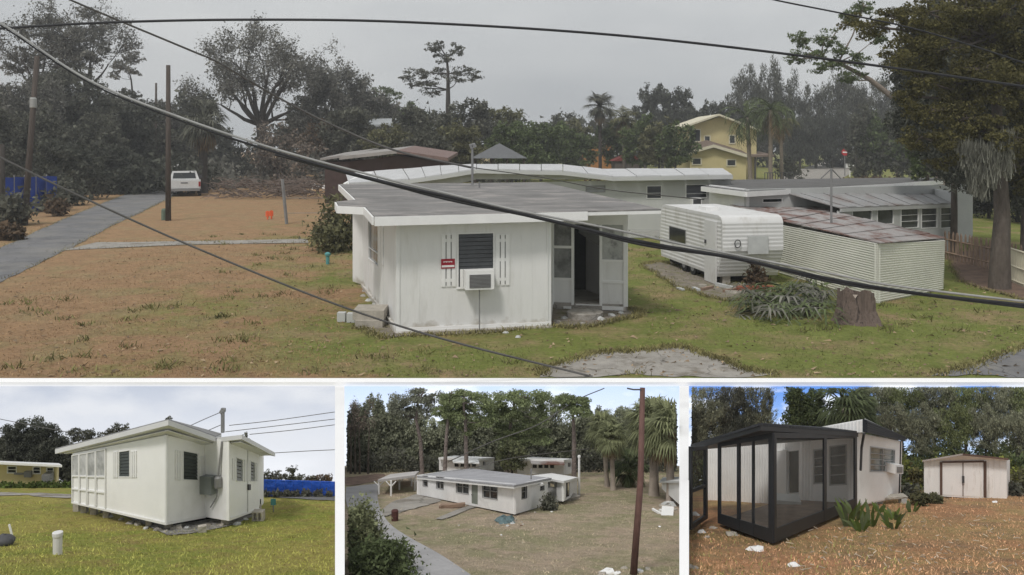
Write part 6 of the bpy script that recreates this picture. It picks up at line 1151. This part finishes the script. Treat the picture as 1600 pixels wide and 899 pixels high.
palm('fan_palm', 'slender fan palm, first of the pair by the grassy opening', b_, W(942, 668, d_), .03, .30, 60, True, 'lit', 36, None, mat('palm_bark', (.34, .29, .25), .9, .25, 8.0), clip=C2)
b_ = p2_.gr(958, 766); palm('fan_palm', 'slender fan palm with a browning skirt, second of the pair by the grassy opening', b_, W(955, 684, b_.y), .03, .28, 52, True, 'lit', 44, None, MATS['palm_bark'], clip=C2)
b_ = p2_.gr(1022, 775); palm('fan_palm', 'big shaggy fan palm with a long straw skirt behind the red pole', b_, W(1022, 662, b_.y), .055, .42, 80, True, 'lit', 110, None, MATS['palm_bark'], clip=C2)
b_ = p2_.gr(1048, 785); palm('fan_palm', 'fan palm crowding the shaggy palm at the white shed', b_, W(1046, 668, b_.y), .045, .4, 70, True, 'lit', 90, None, MATS['palm_bark'], clip=C2)
b_ = p2_.gr(985, 760); palm('fan_palm', 'low green fan palm under the shaggy palm', b_, W(985, 730, b_.y), .03, .34, 34, True, 'palm', 6, None, MATS['palm_bark'], clip=C2)
po = thing('utility_pole', 'reddish wooden utility pole leaning across the carport plot', 'utility pole', p2_.g(993, 6.3)); mb = MB(); b_, t_ = p2_.g(989, 6.35), W(1004, 606, 6.6); mb.tube([b_ - V((0, 0, .05)), b_.lerp(t_, .5) + V((.02, 0, 0)), t_], [.026, .023, .019], 10); part('shaft', mb, mat('red_brown_pole', (.13, .07, .058), .7, .3, 6.0, .3, 30, stretch=(4, 4, .5)), po, True)
mb = MB(); mb.tube([W(980, 607, 6.65), W(990, 609, 6.62), W(1002, 609, 6.58)], .006, 5); part('wire_arm', mb, DKMET, po)
wire('power_line', ((944, 607, 13.0), (900, 626, 12.6), (840, 664, 12), (770, 690, 11.8), (700, 722, 12)), .8, CABLEM, 'dark line that slants through the pines to the long house'); wire('power_line', ((945, 699, 12.2), (880, 706, 12.1), (800, 716, 11.7), (735, 733, 11.4)), .6, CABLEM, 'thin line across the mobile homes')
bush('leafy_bush', 'dense leafy bush in the near corner beside the track', p2_.gr(563, 880),   .2, .24, 'lit', 9000, .025, None, (545, 1058, 607), stems=14); bush('leafy_bush', 'lower leafy bush spreading over the edge of the track', p2_.gr(618, 899), .22, .12, 'green', 4000, .024, None, (545, 1058, 607)); bush('leafy_bush', 'dark bush beneath the taller one beside the track', p2_.gr(580, 899), .22, .16, 'green', 5500, .025, None, (545, 1058, 607))
bush('house_shrub', 'grey-green shrub against the end wall of the long house', p2_.gr(857, 797), .1, .1, 'dark', 700, .035, None, C2)
mb = MB(); mb.lathe(p2_.gr(617, 814), [(.034, -.01), (.034, .05), (.037, .055), (.034, .06), (.034, .1), (.03, .104)], 12); single('rusty_barrel', mb, mat('barrel_rust', (.075, .03, .026), .8, .3, 12), 'dark rusty barrel on the grass by the concrete apron', 'barrel')
for i in range(7): a_ = .18 + random.uniform(-.1, .1); c0 = p2_.gr(704 + i * .8, 793 + random.uniform(-1.5, 1.5)); mb = MB(); u_ = V((math.cos(a_), math.sin(a_), 0)); w_ = V((-u_.y, u_.x, 0)); mb.obox(c0 + V((0, 0, .012 + .008 * i * .4)), u_, w_, .125, .012, -.02, .012); single('loose_plank', mb, WOODF, 'weathered brown plank in the pile before the front door', 'plank', 'plank pile before the front door')
jp = thing('tarp_heap', 'crumpled blue-green tarp with rubbish on the dry lawn', 'tarp', p2_.gr(796, 818)); mb = MB(); mb.blob(p2_.gr(790, 816) + V((0, 0, .01)), .09, 11, .35, .45); part('tarp', mb, mat('tarp_teal', (.1, .15, .16), .6, .4, 20), jp)
for i in range(9): mb = MB(); mb.blob(p2_.gr(random.uniform(792, 818), random.uniform(811, 826)), random.uniform(.01, .03), 6, .4, .6); part('rubbish', mb, (WHITEG, BLOCKM, WOODF)[i % 3], jp)
for i, (x, y, r_) in enumerate(((1000, 893, .035), (976, 888, .03), (950, 896, .05), (940, 898, .035), (965, 897, .03), (1012, 890, .025), (1031, 823, .012), (836, 801, .015), (862, 800, .015), (717, 821, .012), (783, 836, .01), (735, 828, .01))): mb = MB(); mb.blob(p2_.gr(x, y), r_, 6, .35, .5); single('pale_stone', mb, (WHITE2, BLOCKM)[i % 2], 'pale broken stone lying on the dry lawn', 'stone', 'pale stones on the dry lawn')
ws = thing('white_shed', 'slanting white sheet wall at the far edge of the dry lawn', 'shed', p2_.gr(1052, 790)); wall_px(ws, ((1034, 764, 752, 10.6), (1061, 788, 750, 9.6)), [], WHITE2, 2); slab('roof', [(1030, 752, 10.5), (1061, 752, 9.5), (1061, 745, 10.6), (1036, 746, 11.4)], .02, WHITEG, ws)
for i in range(9): c0 = p2_.gr(random.uniform(1025, 1056), random.uniform(785, 803)); a_ = random.uniform(0, 3); mb = MB(); mb.obox(c0, V((math.cos(a_), math.sin(a_), 0)), V((-math.sin(a_), math.cos(a_), 0)), random.uniform(.03, .09), random.uniform(.008, .03), .0, .022); single('scrap_sheet', mb, (WHITE2, WHITEG, BLOCKM)[i % 3], 'pale scrap sheet lying beside the slanting white shed', 'scrap', 'scrap beside the slanting shed')
c0 = p2_.gr(1043, 803); mb = MB(); mb.obox(c0, V((.95, -.2, 0)).normalized(), V((.2, .95, 0)).normalized(), .06, .12, .0, .03); single('white_board', mb, WHITE2, 'largest white board lying on the grass beside the slanting shed', 'board')

# ------------------------------------------------------------------ plot 3: screened porch and storage shed
p3 = Plot(1076.5, 1750, [(5.2, 915), (6.2, 879), (7.0, 853), (7.7, 834), (8.4, 815), (9.2, 797), (10.0, 783), (10.8, 777), (12.0, 769), (15.0, 760)])
p3.ground(turf('plot_pine_straw', (.68, .37, .2), (.6, .42, .2), (.45, .3, .18), .9, 2.2, bump=1.0, fine=50, tone=.5), 'orange pine-straw ground around the screened porch')
p3.sky(skymat('air_blue', ((.45, .6, .85), (.1, .26, .7)), (.82, .86, .92), .9, -1.2, 0, (.44, .56)), 'blue sky with white cloud behind the porch plot')
p3.grass(22000, .017, mat('plot_straw', (.7, .42, .24), .9, .4, 2.0, island=.5), 'loose orange pine straw on the porch plot', 'pine_straw', avoid=lambda x, r: x < 1345 and r < 852 - abs(x - 1208) * .3); p3.grass(5000, .022, mat('plot_green', (.3, .29, .1), .9, .4, 2.0, island=.5), 'sparse green grass on the porch plot', 'sparse_grass', avoid=lambda x, r: x < 1345 and r < 852 - abs(x - 1208) * .3 or x > 1420)
C3 = p3.clip; BLK = mat('black_frame', (.022, .025, .03), .5, .2, 4.0); MESH = mat('insect_screen', (.3, .295, .27), .8, .3, 3.0, alpha=.24)
sp3 = thing('screened_porch', 'black-framed screened porch with a low black kick wall', 'porch', p3.g(1208, 7)); cA, cL, cR = (1208, 849, 676, 7.0), (1124, 818, 692, 8.1), (1337, 793, 679, 9.2)
qL = Quad(W(*[cL[i] for i in (0, 1, 3)]), W(*[cA[i] for i in (0, 1, 3)]), W(*[cA[i] for i in (0, 2, 3)]), W(*[cL[i] for i in (0, 2, 3)])); qR = Quad(W(*[cA[i] for i in (0, 1, 3)]), W(*[cR[i] for i in (0, 1, 3)]), W(*[cR[i] for i in (0, 2, 3)]), W(*[cA[i] for i in (0, 2, 3)]))
for q, xs_ in ((qL, ((1122, 1126), (1152.5, 1156.5), (1176, 1178.5), (1202, 1208.5))), (qR, ((1208.5, 1212), (1286.5, 1290.5), (1334.5, 1338)))):
    for x0, x1 in xs_:
        s0, s1 = q.st(x0, 760)[0], q.st(x1, 760)[0]; mb = MB(); q.box(mb, max(s0, -.02), min(s1, 1.01), 0, 1, -.008, .008); part('post', mb, BLK, sp3)
    mb = MB(); q.box(mb, 0, 1, 0, .125, -.007, .006); part('kick_wall', mb, BLK, sp3); mb = MB(); q.box(mb, 0, 1, .95, 1.0, -.0075, .0075); part('top_beam', mb, BLK, sp3)
for q, xs_ in ((qL, (1126, 1152.5, 1158, 1200)), (qR, (1213, 1285.5, 1291.5, 1334))):
    for i in (0, 2):
        s0, s1 = q.st(xs_[i], 760)[0], q.st(xs_[i + 1], 760)[0]; mb = MB(); mb.add([q.p(s0, .125, -.002), q.p(s1, .125, -.002), q.p(s1, .93, -.002), q.p(s0, .93, -.002)], [(0, 1, 2, 3)]); part('screen', mb, MESH, sp3)
mb = MB(); a, b, c, e = (qL.p(0, .02), qL.p(1, .02), qR.p(1, .02), qL.p(0, .02) + (qR.p(1, .02) - qR.p(0, .02))); mb.hexa([a, b, c, e], [p + V((0, 0, .02)) for p in (a, b, c, e)]); part('floor', mb, mat('porch_litter', (.17, .115, .085), .95, .35, 6.0), sp3)
slab('roof', [(1187, 661, 6.75), (1343, 674, 9.15), (1300, 668, 9.9), (1079, 695, 9.0)], .02, mat('black_roof', (.03, .033, .04), .7, .2, 5.0, .3, 30), sp3); slab('fascia', [(1188, 663.5, 6.78), (1341, 676, 9.14), (1300, 671, 9.85), (1080, 697, 8.95)], .045, BLK, sp3)
sd = thing('screen_door', 'open black-framed screen door at the end of the porch', 'door', p3.g(1098, 8.0)); qS = Quad(W(1078, 828, 7.6), W(1104, 810, 8.4), W(1104, 697, 8.4), W(1078, 698, 7.6)); mb = MB()
for s0, s1, t0, t1 in ((0, .08, 0, 1), (.86, 1, 0, 1), (.08, .86, .95, 1), (.08, .86, 0, .06), (.08, .86, .44, .48)): qS.box(mb, s0, s1, t0, t1, -.012, .012)
part('frame', mb, BLK, sd); mb = MB(); mb.add([qS.p(.08, .06), qS.p(.86, .06), qS.p(.86, .95), qS.p(.08, .95)], [(0, 1, 2, 3)]); part('screen', mb, MESH, sd)
mh = thing('mobile_home', 'white ribbed mobile home with black eaves behind the screened porch', 'mobile home', p3.g(1370, 9.6)); RIBW = mat('white_ribbed', (.85, .85, .84), .5, .07, 4.0)
# long wall inside the porch
qi = Quad(W(1100, 795, 10.2), W(1339, 792, 9.25), W(1339, 668, 9.25), W(1100, 702, 10.2)); ops = [qi.rect(1231, 705, 1248, 772), qi.rect(1272, 703, 1288, 755), qi.rect(1297, 697, 1322, 757)]; mb = MB(); qi.wall(mb, ops, .06); part('wall', mb, RIBW, mh)
for a0_, a1_ in ((0, ops[0][0] - .01), (ops[0][1] + .01, ops[1][0] - .01), (ops[2][1] + .01, 1)): mb = MB(); qi.ribs(mb, max(3, int((a1_ - a0_) * 60)), .01, True, a0_, a1_, .0, .98, .7); part('siding', mb, RIBW, mh)
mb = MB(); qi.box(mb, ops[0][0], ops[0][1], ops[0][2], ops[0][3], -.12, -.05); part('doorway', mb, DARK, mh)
for r in ops[1:]: window(qi, r, mh, mat('grey_trim', (.4, .4, .4)), 1.3, .8, 0, hb=(.25, .5, .75))
q = qi; r = q.rect(1208, 703, 1230, 772); mb = MB(); q.box(mb, r[0], r[1], r[2], r[3], .012, .03); part('door', mb, WHITE2, mh)
qE = Quad(W(1339, 791, 9.25), W(1407, 778, 10.1), W(1410, 690, 10.1), W(1339, 676, 9.25)); ops = [qE.rect(1359, 701, 1396, 736)]; mb = MB(); qE.wall(mb, ops, .06); part('wall', mb, RIBW, mh)
s0, s1, t0, t1 = ops[0]
for a0_, a1_, b0_, b1_ in ((.02, s0 - .03, .02, .99), (s1 + .03, .98, .02, .99), (s0 - .03, s1 + .03, .02, t0 - .03), (s0 - .03, s1 + .03, t1 + .03, .99)): mb = MB(); qE.ribs(mb, max(2, int((a1_ - a0_) * 26)), .01, True, a0_, a1_, b0_, b1_, .7); part('siding', mb, RIBW, mh)
window(qE, ops[0], mh, mat('grey_trim', (.4, .4, .4)), 1.2, 1.0, 0, vb=(.52,), hb=(.25, .5, .75), glass=mat('reflecting_glass', (.16, .18, .17), .1, .4, 6.0, spec=.8))
slab('roof', [(1284, 667, 9.5), (1352, 654.5, 9.0), (1413, 683, 10.1), (1360, 668, 11)], .04, WHITE2, mh)
qk = Quad(W(1352.5, 676, 8.98), W(1414, 690, 10.12), W(1414, 682.5, 10.12), W(1352.5, 655.5, 8.98)); mb = MB(); qk.box(mb, 0, 1, 0, 1, -.03, .002); ev = part('eave_board', mb, BLK, mh)
for i in range(5): mb = MB(); qk.box(mb, 0, 1, .04 + i * .19, .16 + i * .19, .003, .018); part('eave_slat', mb, BLK, ev)
qg = Quad(W(1286, 676, 9.45), W(1352, 676, 8.99), W(1352, 656, 8.99), W(1286, 668, 9.45)); mb = MB(); qg.box(mb, 0, 1, 0, 1, -.02, .0); part('gable_panel', mb, RIBW, mh); mb = MB(); qg.ribs(mb, 12, .008, True, sharp=.8); part('gable_siding', mb, RIBW, mh)
mb = MB(); mb.tube([W(1350, 677, 9.0), W(1346, 700, 9.15), W(1344.5, 735, 9.2)], .014, 5); mb.tube([W(1407, 690, 10.05), W(1405, 776, 10.05)], .01, 5); part('downpipe', mb, DKMET, mh)
q = qE; r = q.rect(1384, 723, 1396, 737); a3 = thing('air_conditioner', 'white air conditioner in the end window of the ribbed mobile home', 'air conditioner', q.p(r[0], r[2], .1)); mb = MB(); q.box(mb, *r, -.03, .1); part('case', mb, WHITE2, a3); mb = MB(); w_, h_ = r[1] - r[0], r[3] - r[2]; q.box(mb, r[0] + w_ * .15, r[1] - w_ * .15, r[2] + h_ * .15, r[3] - h_ * .2, .1, .106); part('grille', mb, METAL, a3)
mb = MB(); c0 = p3.gr(1222, 790); mb.obox(p3.g(1228, 9.3) + V((0, 0, .02)), V((1, -.2, 0)).normalized(), V((.2, 1, 0)).normalized(), .14, .1, 0, .1); single('porch_step', mb, WHITEG, 'grey block step below the dark doorway inside the porch', 'step')
ss3 = thing('storage_shed', 'small white metal shed with double doors and a low gable', 'shed', p3.g(1508, 10.7)); WS = mat('shed_white', (.84, .83, .82), .6, .07, 3.0, dirt=(.42, .38, .33), dscale=3.0, dlo=.56, dhi=.8, stretch=(3, 3, .6)); BRN = mat('shed_brown', (.12, .075, .06), .6, .2)
qS3, rS = wall_px(ss3, ((1444, 774, 721, 10.75), (1573, 782, 718.5, 10.55)), [(1472, 722, 1537, 775)], WS, 2)
mb = MB(); mb.prism([W(1444, 721, 10.75), W(1573, 718.5, 10.55), W(1504, 712, 10.6)], (0, .02, 0)); part('gable', mb, WS, ss3)
for a, b in ((W(1441, 722, 10.7), W(1504, 711.5, 10.55)), (W(1504, 711.5, 10.55), W(1576, 719, 10.45))): mb = MB(); bk2 = V((.43, .9, -.33)); mb.hexa([a, b, b + bk2, a + bk2], [p + V((0, 0, .02)) for p in (a, b, b + bk2, a + bk2)]); part('roof', mb, BRN if a.x > W(1450, 0, 10.6).x else mat('roof_pale', (.4, .36, .34)), ss3)
s0, s1, t0, t1 = rS[0]
for a0_, a1_ in ((s0 + .004, (s0 + s1) / 2 - .004), ((s0 + s1) / 2 + .004, s1 - .004)): mb = MB(); qS3.box(mb, a0_, a1_, t0, t1 - .01, -.02, .004); dd_ = part('door', mb, WS, ss3)
mb = MB()
for a0_, a1_, b0_, b1_ in ((s0 - .028, s0, t0, t1 + .01), (s1, s1 + .03, t0, t1 + .01), (s0, s1, t1 - .008, t1 + .03), ((s0 + s1) / 2 - .004, (s0 + s1) / 2 + .004, t0, t1 - .01)): qS3.box(mb, a0_, a1_, b0_, b1_, -.02, .016)
part('door_frame', mb, BRN, ss3); mb = MB(); qS3.box(mb, (s0 + s1) / 2 - .015, (s0 + s1) / 2 + .012, .42, .6, .016, .03); part('latch', mb, DKMET, ss3)
mb = MB()
for x in (.06, .13, .2, .78, .85, .92): qS3.box(mb, x, x + .008, .0, 1, .001, .007)
part('seam', mb, WS, ss3); wall_px(ss3, ((1573, 782, 718.5, 10.55), (1578, 778, 719, 11.6)), [], WS, 2)
c0 = p3.gr(1392, 786); pb_ = thing('plank_bench', 'low plank on blocks against the end of the ribbed mobile home', 'bench', c0); mb = MB(); mb.obox(c0 + V((0, 0, .03)), V((1, .1, 0)).normalized(), V((-.1, 1, 0)).normalized(), .17, .05, .03, .05); part('plank', mb, BLOCKM, pb_)
for dx in (-.13, .13): mb = MB(); mb.obox(c0 + V((dx, 0, 0)), V((1, 0, 0)), V((0, 1, 0)), .03, .04, -.01, .059); part('block', mb, WHITEG, pb_)
for i, (x, y, hgt) in enumerate(((1325, 822, .26), (1345, 830, .2), (1362, 822, .22), (1395, 826, .17), (1398, 812, .12), (1338, 812, .2), (1425, 800, .1), (1375, 800, .1))):
    t = thing('spiky_plant', 'clump of upright sword-shaped green leaves beside the porch', 'plant', p3.gr(x, y), 'sword-leaved plants beside the porch')
    for k in range(8): a = random.uniform(0, 6.28); c0 = p3.gr(x, y) + V((math.cos(a) * .03, math.sin(a) * .03, 0)); l_ = random.uniform(.3, .8) * hgt / .22 * .2; tip = c0 + V((math.cos(a) * l_ * 1.1, math.sin(a) * l_ * .6, hgt * random.uniform(.45, 1.05))); md = c0.lerp(tip, .5) + V((0, 0, hgt * .12)); mb = MB(); w_ = V((.02, .006, 0)); mb.add([c0 - w_ * .6, c0 + w_ * .6, md + w_, tip, md - w_], [(0, 1, 2, 4), (4, 2, 3)]); part('leaf', mb, LEAF['bright'] if k % 3 else LEAF['palm'], t)
for x, y, r_, lm in ((1440, 790, .1, 'olive'), (1420, 778, .12, 'dark'), (1460, 786, .08, 'olive'), (1388, 775, .1, 'dark'), (1432, 765, .16, 'olive'), (1585, 775, .14, 'dark'), (1600, 770, .2, 'olive')): bush('low_shrub', 'low weedy shrub near the small white shed', p3.gr(x, y), r_, r_ * .9, lm, 500, .04, 'weedy shrubs near the small shed', C3)
for i, (x, y, r_) in enumerate(((1183, 860, .07), (1144, 836, .06), (1096, 832, .04), (1115, 826, .04), (1240, 884, .05), (1105, 840, .03), (1085, 805, .05), (1082, 888, .04), (1555, 785, .03))): mb = MB(); mb.blob(p3.gr(x, y), r_, 7, .3, .45); single('white_rock', mb, (WHITE2, BLOCKM)[i % 2], 'pale flat rock on the ground near the porch corner', 'rock', 'rocks around the screened porch')
mb = MB()
for i in range(160):
    x, y = random.uniform(1225, 1600), random.uniform(805, 897); c0 = p3.gr(x, y) + V((0, 0, .012)); a = random.uniform(0, 6.28); l_ = random.uniform(.02, .06); mb.tube([c0, c0 + V((math.cos(a) * l_, math.sin(a) * l_ * .7, .01))], .004, 4)
o = struct('fallen_twigs', mb, mat('twig_pale', (.4, .33, .25), .9, .3, 8.0, island=.4), 'stuff', 'pale fallen twigs scattered over the pine straw')
leaf('oakgreen', (.19, .215, .1)); leaf('sunny', (.22, .24, .06)); leaf('drape', (.22, .225, .155))
for x, t, rx, lm in ((1100, 610, 34, 'drape'), (1140, 600, 34, 'dark'), (1185, 612, 30, 'drape'), (1090, 650, 30, 'dark'), (1160, 645, 34, 'black')): E('casuarina_tree', 'wispy tree behind the screened porch', x, t - 20, 740, rx, 13.6, lm, 12, 'wispy trees behind the screened porch', 2.6, 2.5, r=.46, clip=C3, bz=-1.3, hang=(.3, 0, 1.0), asp=(.25, .5))
E('cedar_tree', 'dark green conical tree behind the porch roof', 1256, 590, 720, 34, 13.2, 'green', 14, None, 3.0, 2.5, r=.44, clip=C3, bz=-1.3)
b_ = p3.g(1320, 13.0); palm('fan_palm', 'fan palm rising behind the mobile home roof', b_, W(1320, 636, 13.0), .05, .6, 48, True, 'palm', 20, None, MATS['palm_bark'], clip=C3)
b_ = p3.g(1340, 13.6); palm('fan_palm', 'second fan palm close behind the mobile home roof', b_, W(1338, 650, 13.6), .05, .5, 40, True, 'palm', 20, None, MATS['palm_bark'], clip=C3)
for x, t, rx, lm in ((1365, 600, 34, 'drape'), (1410, 596, 38, 'oakgreen'), (1460, 598, 40, 'drape'), (1510, 600, 40, 'oakgreen'), (1555, 598, 38, 'drape'), (1595, 605, 34, 'oakgreen'), (1390, 650, 30, 'drape'), (1440, 655, 36, 'drape'), (1490, 650, 34, 'oakgreen'), (1540, 655, 36, 'drape'), (1590, 660, 30, 'drape')): E('mossy_oak', 'shaggy moss-draped oak behind the small white shed', x, t - 24, 712 if t > 640 else 690, rx, 13.4 if t > 640 else 14.2, lm, 11, 'moss-draped oaks behind the small shed', 2.4, 2.4, r=.47, clip=C3, bz=-1.3, hang=(0, 0, 1.2), asp=(.25, .5), twigs=8)
for x, y in ((1400, 735), (1425, 730), (1450, 725), (1585, 735), (1600, 720), (1475, 715), (1520, 705), (1555, 708)): bush('understory_bush', 'sunlit green bush behind the small white shed', W(x, 765, 12.9), .28, .26, 'sunny' if x % 2 else 'green', 1600, .05, 'bushes behind the small shed', C3)
bush('yellow_bush', 'small yellow-leaved bush left of the small white shed', W(1432, 755, 12.0), .12, .12, 'rust', 300, .06, None, C3)

p3.thicket('green thicket behind the porch and the small shed', 14.5, 690, 'green', 12000, .05); p3.thicket('sunlit undergrowth behind the small shed', 13.6, 706, 'oakgreen', 22000, .045)

# ------------------------------------------------------------------ thin grey haze over the whole place
mb = MB(); mb.box((-430, -6, -4.5), (430, 440, 46)); hz = link_mesh('haze', mb.v, mb.f, None); hz['kind'] = 'stuff'; hz['label'] = 'thin pale haze that greys the far trees'
hm = bpy.data.materials.new('haze_air'); hm.use_nodes = True; N = hm.node_tree.nodes; N.clear(); o_ = N.new('ShaderNodeOutputMaterial'); pv = N.new('ShaderNodeVolumePrincipled')
pv.inputs['Color'].default_value = (.92, .94, .96, 1); pv.inputs['Density'].default_value = .0011; pv.inputs['Anisotropy'].default_value = .2; hm.node_tree.links.new(pv.outputs[0], o_.inputs['Volume']); hz.data.materials.append(hm)
